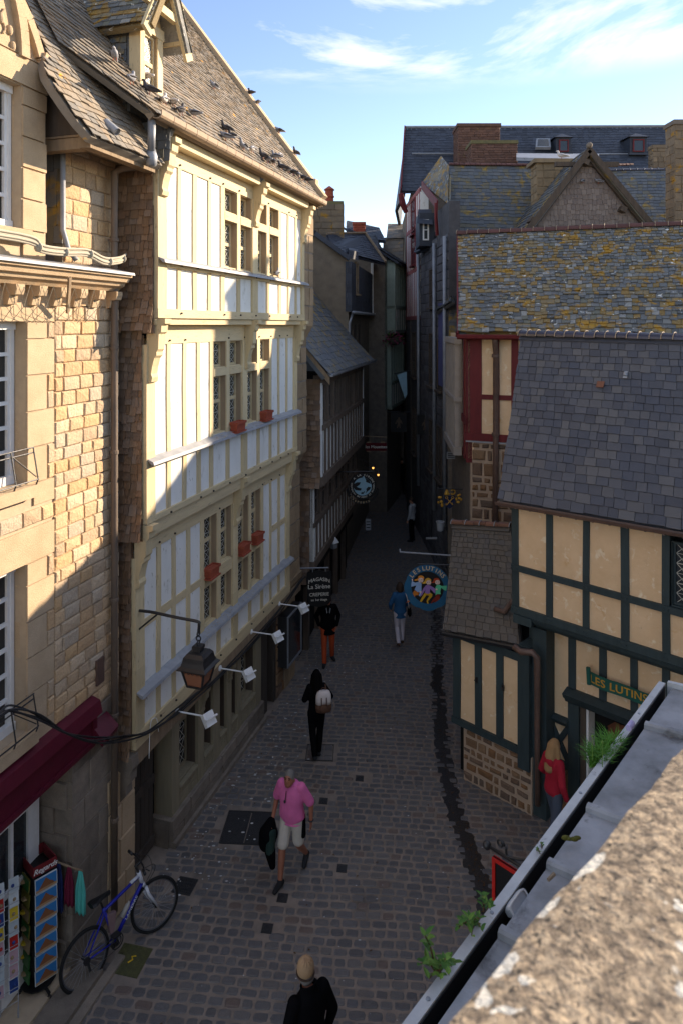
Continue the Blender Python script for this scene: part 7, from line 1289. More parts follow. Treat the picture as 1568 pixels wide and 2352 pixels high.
for lb, px, py, Y, mt in (('small framed sign with a pale figure hanging far down the street', 915, 970, 28, 'sign_black'), ('dark hanging sign with golden figure right of the framed figure sign', 975, 975, 26, 'sign_black')):
    c = P(px, py, Y); k = Y / FX; o = thing('hanging_sign', lb, 'sign', c); m_ = MB(); m_.hexa([c + x * a * k + Z_ * b_ * k + NC * e for e in (0, .03) for a, b_ in ((-18, -22), (18, -22), (18, 22), (-18, 22))]); m_.build('board', M[mt], o); m_ = MB(); m_.tube([c + Z_ * 24 * k - x * .5, c + Z_ * 24 * k + x * .5], .015, 5); m_.build('hanging_bar', M['iron'], o)
    m_ = MB(); fg = lambda pts, d=.032: m_.prism([c + x * a * k - Z_ * b_ * k + NC * d for a, b_ in pts], NC * .004); fg([(a * .7, b_ * .7) for a, b_ in [(-2, -17), (3, -17), (4, -11), (9, -6), (12, 4), (9, 5), (5, -1), (5, 8), (6, 18), (2, 18), (0, 9), (-3, 18), (-7, 18), (-4, 6), (-5, -2), (-9, 5), (-12, 4), (-8, -7), (-3, -11)]]); m_.build('painted_figure', M['canvas_dim'], o)
# ------------------------------------------------------------------ bicycle
B = thing('bicycle', 'blue and white bicycle with black tyres leaning on the downpipe beside the card rack', 'bicycle', (-3.221, 8.63, 0.0)); B.rotation_euler = (R(-7), 0, math.atan2(.80, .647))
flat('bike_blue', (.012, .018, .30), rough=.3, bump=0); flat('bike_white', (.62, .64, .70), rough=.3, bump=0); flat('tyre', (.012, .012, .012), bump=0); flat('rim', (.09, .09, .10), rough=.3, bump=0); flat('spoke', (.30, .30, .31), rough=.3, bump=0)
def wheel(xc, turn, parent):
    wr = bpy.data.objects.new('wheel', None); col.objects.link(wr); wr.parent = parent; wr.location = (xc, 0, .345); wr.rotation_euler = (0, 0, turn); wr.empty_display_size = .1
    m_ = MB(); m_.torus((0, 0, 0), .325, .021, n=44, k=8); m_.build('tyre', M['tyre'], wr, smooth=True, local=True); m_ = MB(); m_.torus((0, 0, 0), .300, .010, n=44, k=6); m_.build('rim', M['rim'], wr, smooth=True, local=True)
    m_ = MB()
    for i in range(28): t = i * 2 * math.pi / 28; t2 = t + (.5 if i % 2 else -.5); m_.tube([(.02 * math.cos(t2), (.03 if i % 4 < 2 else -.03), .02 * math.sin(t2)), (.297 * math.cos(t), 0, .297 * math.sin(t))], .0016, 4)
    m_.build('spokes', M['spoke'], wr, local=True); m_ = MB(); m_.tube([(0, -.055, 0), (0, .055, 0)], .022, 10); m_.build('hub', M['iron'], wr, local=True); return wr
wheel(0, 0, B); wheel(1.06, R(-14), B)
bb, st_, hd, hb = V((.43, 0, .30)), V((.29, 0, .78)), V((.84, 0, .88)), V((.885, 0, .74)); m_ = MB()
m_.tube([bb, st_], .019, 10); m_.tube([st_ + V((.01, 0, -.04)), hd.lerp(hb, .25)], .021, 10); m_.tube([bb, hb], .026, 10)
for y_ in (-.05, .05): m_.tube([bb + V((0, y_ * .5, 0)), (.0, y_, .345)], .011, 8); m_.tube([st_ + V((.015, y_ * .4, -.05)), (.0, y_, .345)], .010, 8)
m_.build('frame', M['bike_blue'], B, smooth=True, local=True)
m_ = MB(); m_.tube([hb + V((.0, 0, .0)), hd + V((0, 0, .02))], .027, 10); m_.tube([hd.lerp(hb, .2), hd.lerp(hb, .2).lerp(st_, .25)], .0225, 10); m_.build('head_tube', M['bike_white'], B, smooth=True, local=True)
m_ = MB(); m_.tube([hb, hb + V((.03, 0, -.06))], .026, 10)
for y_ in (-.065, .065): m_.tube([hb + V((.02, y_ * .9, -.05)), hb + V((.05, y_, -.16)), (1.06, y_, .345)], [.022, .020, .014], 8)
m_.build('fork', M['bike_white'], B, smooth=True, local=True)
m_ = MB(); a = R(-14); hx = lambda u, y_, z_: (.80 + u * math.cos(a) - y_ * math.sin(a), u * math.sin(a) + y_ * math.cos(a), z_); m_.tube([hd + V((0, 0, .02)), (.80, 0, 1.0), hx(.08, 0, 1.02)], .018, 8); m_.tube([hx(.02, -.31, 1.04), hx(.06, -.15, 1.04), hx(.08, 0, 1.02), hx(.06, .15, 1.04), hx(.02, .31, 1.04)], .013, 8); m_.tube([hx(.02, -.31, 1.04), hx(.035, -.21, 1.04)], .020, 8); m_.tube([hx(.02, .31, 1.04), hx(.035, .21, 1.04)], .020, 8)
for y_ in (-.2, .2): m_.tube([hx(.07, y_, 1.03), hx(.11, y_ * 1.2, 1.0)], .008, 5); m_.tube(spline([V(hx(.07, y_ * .9, 1.03)), V(hx(.22, y_ * .6, .98)), V(hx(.24, y_ * .2, .84)), V(hx(.14, y_ * .1, .72))], 4), .004, 4)
m_.build('handlebar', M['iron'], B, smooth=True, local=True)
m_ = MB(); m_.tube([st_, st_ + V((-.03, 0, .10))], .014, 8); m_.loft([[V((.12 + dx, y_ * w_, .905 + z_)) for y_, z_ in ((-1, 0), (-.7, .03), (0, .035), (.7, .03), (1, 0), (0, -.03))] for dx, w_ in ((0, .075), (.05, .085), (.12, .05), (.2, .028), (.28, .018))]); m_.build('saddle', M['black'], B, local=True)
m_ = MB(); m_.torus(bb + V((0, -.055, 0)), .085, .008, n=24, k=5); m_.torus(bb + V((0, -.05, 0)), .06, .006, n=20, k=5)
for sgn in (-1, 1): e = bb + V((.06 * sgn, -.07 * -sgn if sgn > 0 else -.08, -.15 * sgn)); m_.beam(bb + V((0, e.y, 0)), e, .018, .022); m_.box(e + V((0, .05 if e.y > 0 else -.05, -.012)), .10, .09, .022)
m_.tube([bb + V((0, -.055, .085)), (0, -.055, .385)], .004, 4); m_.tube([bb + V((0, -.055, -.085)), (.02, -.055, .20), (0, -.055, .30)], .004, 4); m_.lathe((0, -.055, .345), [(.045, -.01), (.045, .01)], 14, ax=(0, 1, 0)); m_.tube([(.01, -.06, .33), (.03, -.065, .22)], .014, 6); m_.build('crankset', M['iron'], B, local=True)
m_ = MB(); c = bb.lerp(hb, .48) + V((-.035, 0, .05)); d = (hb - bb).normalized(); m_.tube([c - d * .09, c + d * .05, c + d * .07, c + d * .09], [.033, .033, .018, .018], 10); flat('bottle_clear', (.35, .33, .30), rough=.3); m_.build('water_bottle', M['bottle_clear'], B, smooth=True, local=True)
m_ = MB(); d = (hb - bb).normalized(); u = V((-d.z, 0, d.x)); put_text(m_, 'LAPIERRE', .062, lambda a, b_, e: bb.lerp(hb, .56) + d * a + u * b_ * .8 + V((0, -.0275 - e, 0)), 0, .0012, spacing=1.05); m_.build('frame_lettering', M['bike_white'], B, local=True)
m_ = MB(); m_.hexa([V((.36 + a, y_, .42 + b_)) for y_ in (-.03, .03) for a, b_ in ((0, 0), (.05, .0), (.10, .22), (-.03, .24))]); flat('pinkish_bag', (.20, .13, .13)); m_.build('frame_bag', M['pinkish_bag'], B, local=True)
# ------------------------------------------------------------------ postcard racks
A, Br, Bl = V((-3.784, 8.38, .1)), V((-3.576, 8.587, .1)), V((-4.05, 8.61, .1)); e1, e2 = Br - A, Bl - A; e2 = e2.normalized() * .36
o = thing('card_rack', 'black revolving rack of picture postcards on castors in the shop doorway', 'card rack', A + (e1 + e2) / 2); m_ = MB(); Hh = 1.62
pr_ = lambda a, b_, z: A + e1 * a + e2 * b_ + Z_ * z
m_.hexa([pr_(.04, .04, .25), pr_(.96, .04, .25), pr_(.96, .96, .25), pr_(.04, .96, .25), pr_(.04, .04, Hh - .14), pr_(.96, .04, Hh - .14), pr_(.96, .96, Hh - .14), pr_(.04, .96, Hh - .14)]); m_.tube([pr_(.5, .5, .06), pr_(.5, .5, .3)], .025, 8); m_.build('core', M['black'], o)
m_ = MB()
for (a, b_), (c_, d_) in (((0, 0), (1, 0)), ((1, 0), (1, 1)), ((1, 1), (0, 1)), ((0, 1), (0, 0))): p, q = pr_(a, b_, Hh - .13), pr_(c_, d_, Hh - .13); n_ = (q - p).cross(Z_).normalized() * .012; m_.hexa([p, q, q - n_, p - n_, p + Z_ * .12, q + Z_ * .12, q + Z_ * .12 - n_, p + Z_ * .12 - n_])
flat('rack_red', (.16, .012, .016)); m_.build('header_box', M['rack_red'], o); m_ = MB()
put_text(m_, 'Regards', .09, lambda a, b_, e: pr_(.5, 0, Hh - .075) + e1.normalized() * a + Z_ * b_ + e1.cross(Z_).normalized() * (.004 + e), 0, .002, font_shear=.3); m_.build('header_lettering', M['white'], o)
m_ = MB(); [m_.tube([pr_(.5, .5, .08), pr_(.5 + a * .8, .5 + b_ * .8, .05)], .02, 6) for a, b_ in ((1, 0), (-1, 0), (0, 1), (0, -1))]; m_.lathe(pr_(.5, .5, .05), [(.20, 0), (.22, .03), (.1, .05)], 16); m_.build('base', M['black'], o)
for a, b_ in ((1, 0), (-1, 0), (0, 1), (0, -1)): m_ = MB(); m_.tube([pr_(.5 + a * .8, .5 + b_ * .8, .0) - e2.normalized() * .012, pr_(.5 + a * .8, .5 + b_ * .8, .0) + e2.normalized() * .012], .03, 10); m_.build('castor', M['iron'], o)
for nm, c_ in (('card_sky', (.03, .17, .42)), ('card_rock', (.22, .09, .04)), ('card_sand', (.35, .22, .12)), ('card_border', (.55, .60, .62)), ('card_olive', (.16, .15, .03)), ('card_green', (.03, .12, .03)), ('card_yellow', (.55, .40, .03)), ('card_red', (.40, .02, .015)), ('card_pink', (.45, .30, .34)), ('card_pale', (.42, .48, .52)), ('card_navy', (.02, .05, .20)), ('card_tan', (.30, .22, .12))): flat(nm, c_, rough=.4, bump=0)
ordw = ['topmost', 'second from the top', 'third from the top', 'fourth from the top', 'fifth from the top', 'sixth from the top', 'lowest']
def card(p, u, v, w_, h, n_, lab, grp, cols, pic=None, name='postcard_pack'):
    o = thing(name, lab, 'postcards', p, 0, grp); m_ = MB(); q = lambda a, b_, d: p + u * a + v * b_ + n_ * d
    m_.hexa([q(-w_ / 2, 0, 0), q(w_ / 2, 0, 0), q(w_ / 2, 0, .014), q(-w_ / 2, 0, .014), q(-w_ / 2, h, 0), q(w_ / 2, h, 0), q(w_ / 2, h, .014), q(-w_ / 2, h, .014)]); m_.build('stack', M[cols[0]], o)
    m_ = MB(); b0 = .008
    if pic == 'mount':
        rect = lambda x0, x1, y0, y1, d, mi: m_.hexa([q(x0, y0, d), q(x1, y0, d), q(x1, y0, d + .001), q(x0, y0, d + .001), q(x0, y1, d), q(x1, y1, d), q(x1, y1, d + .001), q(x0, y1, d + .001)], mi)
        rect(-w_ / 2 + b0, w_ / 2 - b0, b0, h - b0, .0145, 0); rect(-w_ / 2 + b0, w_ / 2 - b0, b0, h * .22, .016, 2); m_.prism([q(a * w_, b_ * h, .0162) for a, b_ in ((-.34, .22), (.36, .22), (.30, .38), (.16, .52), (.05, .74), (-.02, .86), (-.08, .72), (-.2, .5), (-.28, .36))], n_ * .001, 1); m_.build('picture', [M['card_sky'], M['card_rock'], M['card_sand']], o)
    else:
        m_.hexa([q(-w_ / 2 + b0, b0, .0145), q(w_ / 2 - b0, b0, .0145), q(w_ / 2 - b0, b0, .016), q(-w_ / 2 + b0, b0, .016), q(-w_ / 2 + b0, h - b0, .0145), q(w_ / 2 - b0, h - b0, .0145), q(w_ / 2 - b0, h - b0, .016), q(-w_ / 2 + b0, h - b0, .016)]); m_.ball(q(jit(w_ * .2), h * .5, .016), w_ * .18, w_ * .18, .02, 8, 6, 1); m_.build('picture', [M[cols[1]], M[cols[2]]], o)
n1_ = e1.cross(Z_).normalized(); n2_ = -(e2.cross(Z_).normalized()); n2_ = n2_ if (n2_.dot(e1) < 0) else -n2_
for i in range(7):
    z = Hh - .315 - .188 * i; v = (Z_ - n1_ * -.14).normalized() if False else (Z_ + n1_ * -.10).normalized()
    card(pr_(.5, 0, z) + n1_ * .03, e1.normalized(), v, .27, .165, n1_, 'wide blue picture postcards, ' + ordw[i] + ' on the street face of the black rack', 'mount picture postcards in the black rack', ('card_border', 0, 0), 'mount')
    card(pr_(0, .5, z - .01) + n2_ * .02, e2.normalized(), (Z_ - n2_ * .1).normalized(), .25, .15, n2_, 'postcards ' + ordw[i] + ' on the shop side face of the black rack', 'postcards on the side of the black rack', ('card_olive' if i < 4 else 'card_tan' if i < 5 else 'card_green', rnd.choice(['card_olive', 'card_green', 'card_tan']), rnd.choice(['card_yellow', 'card_navy', 'card_tan'])))
o = thing('wire_card_rack', 'pale wire rack of greeting cards cut off by the left picture edge', 'card rack', P(12, 2260, 8.05)); m_ = MB(); q0 = P(42, 2250, 8.15); q1 = P(-40, 2300, 7.9); q0.z = q1.z = 0.25; u = (q0 - q1).normalized(); nn = u.cross(Z_).normalized(); nn = nn if nn.y < 0 else -nn
for a in (0, .5, 1): m_.tube([q1.lerp(q0, a), q1.lerp(q0, a) + Z_ * 1.5], .006, 5)
for i in range(9): m_.tube([q1 + Z_ * (.1 + .17 * i) + nn * .03, q0 + Z_ * (.1 + .17 * i) + nn * .03], .004, 4)
m_.build('wire_frame', M['lead'], o); m_ = MB(); [m_.tube([q1.lerp(q0, a), V((q1.lerp(q0, a).x, q1.lerp(q0, a).y, .05))], .01, 5) for a in (0, 1)]; m_.build('feet', M['lead'], o)
cc = ['card_pale', 'card_border', 'card_yellow', 'card_pale', 'card_red', 'card_pink', 'card_pink', 'card_navy']; wd = ['highest', 'second', 'third', 'fourth', 'fifth', 'sixth', 'seventh', 'lowest']
for i in range(8):
    z = 1.42 - .17 * i
    for k_, f in enumerate((.86, .45)): card(q1.lerp(q0, f) + Z_ * z + nn * .02, u, (Z_ - nn * .2).normalized(), .11, .15, nn, wd[i] + ' greeting card in the ' + ('street side' if k_ == 0 else 'inner') + ' column of the wire rack', 'greeting cards in the wire rack', ('card_border', cc[i] if k_ == 0 else cc[(i * 3 + 1) % 8], rnd.choice(['card_navy', 'card_red', 'card_tan'])), name='greeting_card')
# cloths on a wooden rod
a, b_ = P(128, 1980, 8.66), P(190, 2002, 8.80); o = thing('wooden_rod', 'short wooden rod carrying towels beside the black card rack', 'rod', a); m_ = MB(); m_.tube([a, b_], .014, 8); m_.build('dowel', M['bare_wood'], o, smooth=True)
def towel(f, w_, L_, mat, lab, lump=.02):
    c = a.lerp(b_, f); d = (b_ - a).normalized(); n_ = V((d.y, -d.x, 0)).normalized(); n_ = n_ if n_.y < 0 else -n_; m_ = MB(); nu, nv = 10, 12; G_ = []
    for i in range(nv + 1):
        t = i / nv; row = []
        for k_ in range(nu + 1): s_ = k_ / nu - .5; ww = w_ * (.35 + .65 * min(1, t * 2.2)); row.append(c + d * s_ * ww - Z_ * (L_ * t * (1 - .06 * abs(s_))) + n_ * (.02 + lump * math.cos(s_ * 17 + t * 2) * (.3 + t)))
        G_.append(row)
    back = [[p - n_ * .02 for p in r] for r in G_]
    m_.loft([g + b2[::-1] for g, b2 in zip(G_, back)]); tag(m_.build('hanging_towel', M[mat], None, smooth=True), lab, 'towel', 'towels on the wooden rod')
towel(.12, .13, .62, 'navy_cloth', 'dark blue towel on the rod next to the card rack'); towel(.50, .15, .50, 'maroon_cloth', 'maroon towel between the blue and the turquoise towel'); towel(.92, .16, .56, 'teal_cloth', 'turquoise towel at the outer end of the rod')

M['lit_bulb'] = pm('warm_lit_bulb', (.8, .5, .15), rough=.5, bump=0, emit=((1.0, .45, .10), .9))
for px, py, lb in ((856, 1074, 'small warm lit lamp highest of three beside the mermaid sign'), (868, 1090, 'small warm lit lamp right of the mermaid sign, middle one of three'), (846, 1102, 'small warm lit lamp just right of the top of the mermaid sign')):
    c = P(px, py, 23.5); o = thing('shop_lamp', lb, 'lamp', c); m_ = MB(); m_.ball(c, .035, .035, .05, 10, 8); m_.build('bulb', M['lit_bulb'], o); m_ = MB(); m_.lathe(c, [(.02, .12), (.05, .06), (.07, .03)], 10); m_.tube([c + V((0, 0, .1)), c + V((-.5, .1, .3))], .01, 5); m_.build('shade', M['iron'], o)
o = thing('flower_basket', 'hanging basket of dark pink flowers far down the street on the left', 'flower basket', P(905, 775, 30)); m_ = MB(); c = P(905, 783, 30); m_.ball(c, .28, .2, .18); m_.build('basket', M['dark_wood'], o); m_ = MB()
for i in range(160): d = V((rnd.gauss(0, .24), rnd.gauss(0, .16), rnd.gauss(.1, .16))); leaf(m_, c + d, V((jit(1), jit(1), jit(1))), .11, .10, 0 if i % 3 else 1)
flat('petal_pink', (.30, .05, .12)); m_.build('blooms', [M['petal_pink'], M['leaf_green']], o)
for px, py, Y, w_, h, lb in ((1035, 1046, 20.5, 20, 16, 'small pale framed notice on the right hand wall below the gilded crest'), (845, 1205, 22, 12, 26, 'narrow pale notice board on the left shops below the mermaid sign')):
    c = P(px, py, Y); k = Y / FX; o = thing('notice_board', lb, 'notice board', c); m_ = MB(); m_.hexa([c + V((a * k, e, b_ * k)) for e in (.03, 0) for a, b_ in ((-w_ / 2, -h / 2), (w_ / 2, -h / 2), (w_ / 2, h / 2), (-w_ / 2, h / 2))]); m_.build('board', M['lead'], o); m_ = MB(); [m_.hexa([c + V((a * k, e, b_ * k)) for e in (-.002, -.006) for a, b_ in ((-w_ * .38, y_ - 1), (w_ * .38, y_ - 1), (w_ * .38, y_ + 1), (-w_ * .38, y_ + 1))]) for y_ in (-h * .25, 0, h * .25)]; m_.build('printed_lines', M['sign_black'], o)
# ------------------------------------------------------------------ people
def remesh(o, vox, it=4):
    m = o.modifiers.new('remesh', 'REMESH'); m.mode = 'VOXEL'; m.voxel_size = vox; m.use_smooth_shade = True
    s = o.modifiers.new('smooth', 'SMOOTH'); s.factor = .5; s.iterations = it; return o
def limb(mb, pts, rs, n=12):
    pts = [V(p) for p in pts]; P_, R_ = [], []
    for i in range(len(pts) - 1):
        k = 5
        for q in range(k): t = q / k; P_.append(pts[i].lerp(pts[i + 1], t)); R_.append(rs[i] + (rs[i + 1] - rs[i]) * t)
    P_.append(pts[-1]); R_.append(rs[-1]); d0, d1 = (P_[0] - P_[1]).normalized(), (P_[-1] - P_[-2]).normalized()
    P_ = [P_[0] + d0 * R_[0] * .8, P_[0] + d0 * R_[0] * .45] + P_ + [P_[-1] + d1 * R_[-1] * .45, P_[-1] + d1 * R_[-1] * .8]; R_ = [R_[0] * .45, R_[0] * .85] + R_ + [R_[-1] * .85, R_[-1] * .45]
    mb.tube(P_, R_, n)
def torso(mb, rings, lean, n=20):
    mb.loft([[V((rx * math.cos(2 * math.pi * i / n) + dx, ry * math.sin(2 * math.pi * i / n) + dy + lean(z), z)) for i in range(n)] for z, rx, ry, dx, dy in rings])
def hand(mb, w_, d, side, s=1.0, curl=.5):
    """palm, four unequal bent fingers and a thumb; d = direction of the forearm"""
    d = V(d).normalized(); x = d.cross(V((0, 1, 0))); x = x.normalized() if x.length > .01 else V((1, 0, 0)); u = x.cross(d); w_ = V(w_); q = w_ + d * .045 * s
    mb.ball(q, .018 * s, .038 * s, .048 * s, 10, 8, q=Matrix((x, u, d)).transposed())
    for i, l in enumerate((.066, .074, .070, .055)):
        b0 = q + d * .035 * s + u * (-.026 + .0175 * i) * s; m = b0 + d * l * .5 * s - x * side * .008; e = m + (d * (1 - curl) - x * side * curl).normalized() * l * .5 * s; mb.tube([b0 - d * .02 * s, b0, m, e], [.0095 * s, .0095 * s, .009 * s, .007 * s], 6)
    b0 = q - d * .012 * s - u * .030 * s; mb.tube([b0 + u * .012 * s, b0 + (d - u).normalized() * .028 * s, b0 + (d * 1.4 - u * .6 - x * side * .3).normalized() * .055 * s], [.011 * s, .010 * s, .008 * s], 6)
def person(label, loc, rz, H=1.72, skin='skin', lean=0.0, head_fwd=.03, head_down=0.0, arms=None, legs=None, top=None, sleeve='long', bottom=None, shoes='shoe_black', hair='hair_brown', hair_style='short', vox=.012, top_len=.90, bottom_len='long', girth=1.0, sh=.185, hood=False, top2=None):
    """faces local -Y; arms: {side: (elbow, wrist)} and legs: {side: (knee, ankle, toe direction)} in metres at 1.75 m height"""
    k = H / 1.75; o = thing('person', label, 'person', loc, rz); o.scale = (k, k, k); g = girth
    ln = lambda z: -lean * max(0, z - .9) / .6
    A_ = {s: ((s * .255, .02, 1.14), (s * .27, -.06, .90)) for s in (-1, 1)}; A_.update(arms or {}); Lg = {s: ((s * .10, -.01, .50), (s * .105, .02, .09), (s * .15, -1, 0)) for s in (-1, 1)}; Lg.update(legs or {})
    S_ = {s: V((s * sh, ln(1.42), 1.415)) for s in (-1, 1)}; Hp = {s: V((s * .09, 0, .91)) for s in (-1, 1)}; hc = V((0, ln(1.6) - head_fwd, 1.625 - head_down))
    T = [(.86, .12 * g, .10 * g, 0, 0), (.93, .165 * g, .115 * g, 0, .0), (1.02, .155 * g, .112 * g, 0, -.01 * g), (1.12, .145 * g, .105 * g, 0, -.012), (1.24, .160 * g, .110 * g, 0, -.005), (1.34, .175, .112, 0, 0), (1.41, .155, .09, 0, .01), (1.46, .09, .07, 0, .01), (1.49, .058, .058, 0, 0)]
    b = MB(); torso(b, T, ln); limb(b, [V((0, ln(1.47), 1.46)), hc + V((0, .01, -.07))], [.056, .052])
    q = Matrix.Rotation(-head_down * 4, 3, 'X'); 
    hv = lambda x, y, z: hc + q @ V((x, y, z))
    b.ball(hc, .076, .095, .115, 16, 12, q=q); b.ball(hv(0, -.03, -.055), .058, .062, .062, 12, 8, q=q); b.ball(hv(0, -.100, -.018), .014, .022, .028, 8, 6, q=q); [b.ball(hv(s * .077, .005, -.01), .012, .022, .032, 8, 6, q=q) for s in (-1, 1)]; b.ball(hv(0, -.088, -.062), .024, .012, .010, 8, 6, q=q)
    for s in (-1, 1):
        e, w_ = V(A_[s][0]), V(A_[s][1]); limb(b, [S_[s], e, w_], [.050, .041, .028]); hand(b, w_, w_ - e, s)
        kn, an, td = V(Lg[s][0]), V(Lg[s][1]), V(Lg[s][2]).normalized(); limb(b, [Hp[s], kn, kn.lerp(an, .35), an], [.082, .058, .056, .037]); limb(b, [an + V((0, 0, -.045)), an + td * .13 + V((0, 0, -.06))], [.040, .032])
    remesh(b.build('body', M[skin], o, local=True), vox)
    if hair_style != 'none':
        m = MB(); m.ball(hv(0, .012, .028), .084, .098, .105, 14, 10, q=q)
        if hair_style == 'long': limb(m, [hv(0, .05, .03), hv(0, .09, -.12), V((0, hc.y + .13, 1.30))], [.088, .095, .085]); [limb(m, [hv(s * .06, .02, .02), hv(s * .085, .02, -.12), V((s * .10, hc.y + .06, 1.34))], [.05, .045, .04]) for s in (-1, 1)]
        if hair_style == 'bob': limb(m, [hv(0, .03, .02), hv(0, .05, -.09)], [.092, .088]); [limb(m, [hv(s * .06, .01, .02), hv(s * .075, .0, -.09)], [.045, .04]) for s in (-1, 1)]
        remesh(m.build('hair', M[hair], o, local=True), .012, 3)
    if hair_style in ('short', 'bob', 'none', 'long'):
        m = MB(); [m.ball(hv(s * .030, -.083, .012), .011, .008, .007, 8, 6) for s in (-1, 1)]; [m.beam(hv(s * .015, -.092, .033), hv(s * .048, -.082, .033), .008, .006) for s in (-1, 1)]; m.build('eyes', M['hair_black'], o, local=True)
    if top:
        m = MB(); zt = [t for t in T if t[0] >= top_len - .05]; t0 = [(top_len, .178 * g, .128 * g, 0, -.005)] + [(z, rx + .020, ry + .020, dx, dy) for z, rx, ry, dx, dy in zt if z > top_len and z < 1.47] + [(1.485, .075, .07, 0, .008)]; torso(m, t0, ln)
        for s in (-1, 1):
            e, w_ = V(A_[s][0]), V(A_[s][1]); ps, rs = ([S_[s] - V((s * .03, 0, 0)), e, w_.lerp(e, .06)], [.078, .062, .045]) if sleeve == 'long' else ([S_[s] - V((s * .03, 0, 0)), S_[s].lerp(e, .86)], [.078, .074]); limb(m, ps, rs)
        if hood: m.torus((0, ln(1.47) + .03, 1.475), .075, .035, ax=(0, .25, 1), n=18, k=8); m.ball((0, ln(1.4) + .12, 1.42), .10, .05, .09)
        remesh(m.build('jacket' if sleeve == 'long' else 'shirt', M[top], o, local=True), vox, 5)
    if bottom:
        m = MB(); torso(m, [(.80, .10, .09, 0, 0), (.86, .155 * g, .118 * g, 0, 0), (.95, .178 * g, .126 * g, 0, 0), (1.03, .168 * g, .122 * g, 0, -.01)], ln)
        for s in (-1, 1):
            kn, an = V(Lg[s][0]), V(Lg[s][1]); 
            if bottom_len == 'long': limb(m, [Hp[s], kn, an + V((0, 0, .0))], [.098, .072, .060])
            else: limb(m, [Hp[s], Hp[s].lerp(kn, .86)], [.100, .092])
        remesh(m.build('shorts' if bottom_len != 'long' else 'trousers', M[bottom], o, local=True), vox, 4)
    for s in (-1, 1):
        an, td = V(Lg[s][1]), V(Lg[s][2]).normalized(); m = MB(); limb(m, [an + V((0, 0, -.048)) - td * .045, an + V((0, 0, -.05)) + td * .05, an + td * .15 + V((0, 0, -.062))], [.046, .046, .036]); limb(m, [an + V((0, 0, .0)), an + V((0, 0, -.04))], [.046, .046]); remesh(m.build('shoe', M[shoes], o, local=True), .012, 3)
    return o
face_to = lambda dx, dy: math.atan2(dx, -dy)
g = G(672, 2010)
pm_ = person('man in a pink polo shirt and beige shorts carrying a dark jacket', g, face_to(-.33, -1), 1.73, 'skin_tan', lean=.05, head_fwd=.07, head_down=.06, top='pink_cotton', sleeve='short', bottom='beige_cotton', bottom_len='short', hair='hair_grey', girth=1.14, vox=.009, top_len=.84,
    arms={-1: ((-.27, .03, 1.13), (-.26, -.16, .93)), 1: ((.29, .04, 1.13), (.30, .01, .88))}, legs={-1: ((-.10, -.17, .50), (-.09, -.27, .095), (-.2, -1, -.05)), 1: ((.10, .0, .50), (.11, .30, .15), (.1, -1, -.35))})
m = MB(); limb(m, [(-.27, -.20, .90), (-.31, -.20, .72), (-.36, -.16, .52)], [.07, .15, .13]); limb(m, [(-.29, -.2, .8), (-.25, -.28, .5), (-.22, -.26, .27)], [.06, .085, .05]); limb(m, [(-.3, -.18, .8), (-.42, -.12, .55)], [.08, .09]); remesh(m.build('jacket_in_hand', M['black_cloth'], pm_, local=True), .014, 5); m = MB(); limb(m, [(-.24, -.24, .78), (-.25, -.29, .50)], [.07, .075]); remesh(m.build('jacket_lining', M['green_cloth'], pm_, local=True), .014, 4)
m = MB(); limb(m, [(.155, .01, .95), (.175, -.01, .66)], [.055, .05]); remesh(m.build('shorts_side_panel', M['black_cloth'], pm_, local=True), .014, 3); m = MB(); m.torus((.298, .01, .905), .036, .010, ax=(0, 0, 1), n=16, k=6); m.build('wristwatch', M['iron'], pm_, local=True)
m = MB(); m.torus((0, -.07, 1.44), .075, .018, ax=(0, .45, 1), n=18, k=6); m.build('collar', M['pink_cotton'], pm_, local=True); m = MB(); m.tube([(-.03, -.175, 1.40), (-.04, -.195, 1.27)], .006, 5); m.ball((-.045, -.20, 1.25), .018, .01, .025, 8, 6); m.build('hanging_glasses', M['iron'], pm_, local=True)
bw = person('woman in black with long black hair and a pale backpack, walking away', G(727, 1738), face_to(-.15, 1), 1.68, top='black_cloth', bottom='black_cloth', hair='hair_black', hair_style='long', vox=.013, girth=.92, top_len=.80, sh=.16,
    arms={-1: ((-.30, -.06, 1.16), (-.12, -.28, 1.18)), 1: ((.24, -.05, 1.14), (.10, -.26, 1.16))}, legs={-1: ((-.08, -.07, .50), (-.05, -.05, .09), (0, -1, 0)), 1: ((.08, .0, .50), (.05, .12, .11), (0, -1, -.2))})
for c_ in bw.children:
    pass
m = MB(); n_ = 14
bp = lambda x, y, z: V((-.12 + x, .20 + y, 1.20 + z))
m.loft([[bp(.155 * sx_ * math.copysign(abs(math.cos(t)) ** .6, math.cos(t)), .085 * sx_ * math.copysign(abs(math.sin(t)) ** .6, math.sin(t)) - .02, z) for t in [2 * math.pi * i / n_ for i in range(n_)]] for z, sx_ in ((-.03, 1.0), (.05, 1.02), (.14, .96), (.2, .8), (.225, .4))])
bpk = m.build('backpack', M['canvas'], bw, local=True, smooth=True); m = MB(); m.loft([[bp(.158 * sx_ * math.copysign(abs(math.cos(t)) ** .6, math.cos(t)), .09 * sx_ * math.copysign(abs(math.sin(t)) ** .6, math.sin(t)) - .02, z) for t in [2 * math.pi * i / n_ for i in range(n_)]] for z, sx_ in ((-.2, .7), (-.18, .95), (-.10, 1.03), (-.035, 1.03))]); m.ball(bp(0, .06, -.10), .10, .05, .09); m.build('leather_base', M['brown_leather'], bpk, local=True, smooth=True)
m = MB(); [m.tube([bp(x, -.02, .20), bp(x * .9, -.16, .26), bp(x * .9, -.24, .16)], .014, 6) for x in (-.06, .10)]; [m.tube([bp(x, .07, .12), bp(x, .078, -.04)], .010, 5) for x in (-.05, .05)]; m.torus(bp(0, -.03, .235), .04, .008, ax=(0, 1, 0), n=14, k=5); m.build('straps', M['brown_leather'], bpk, local=True)
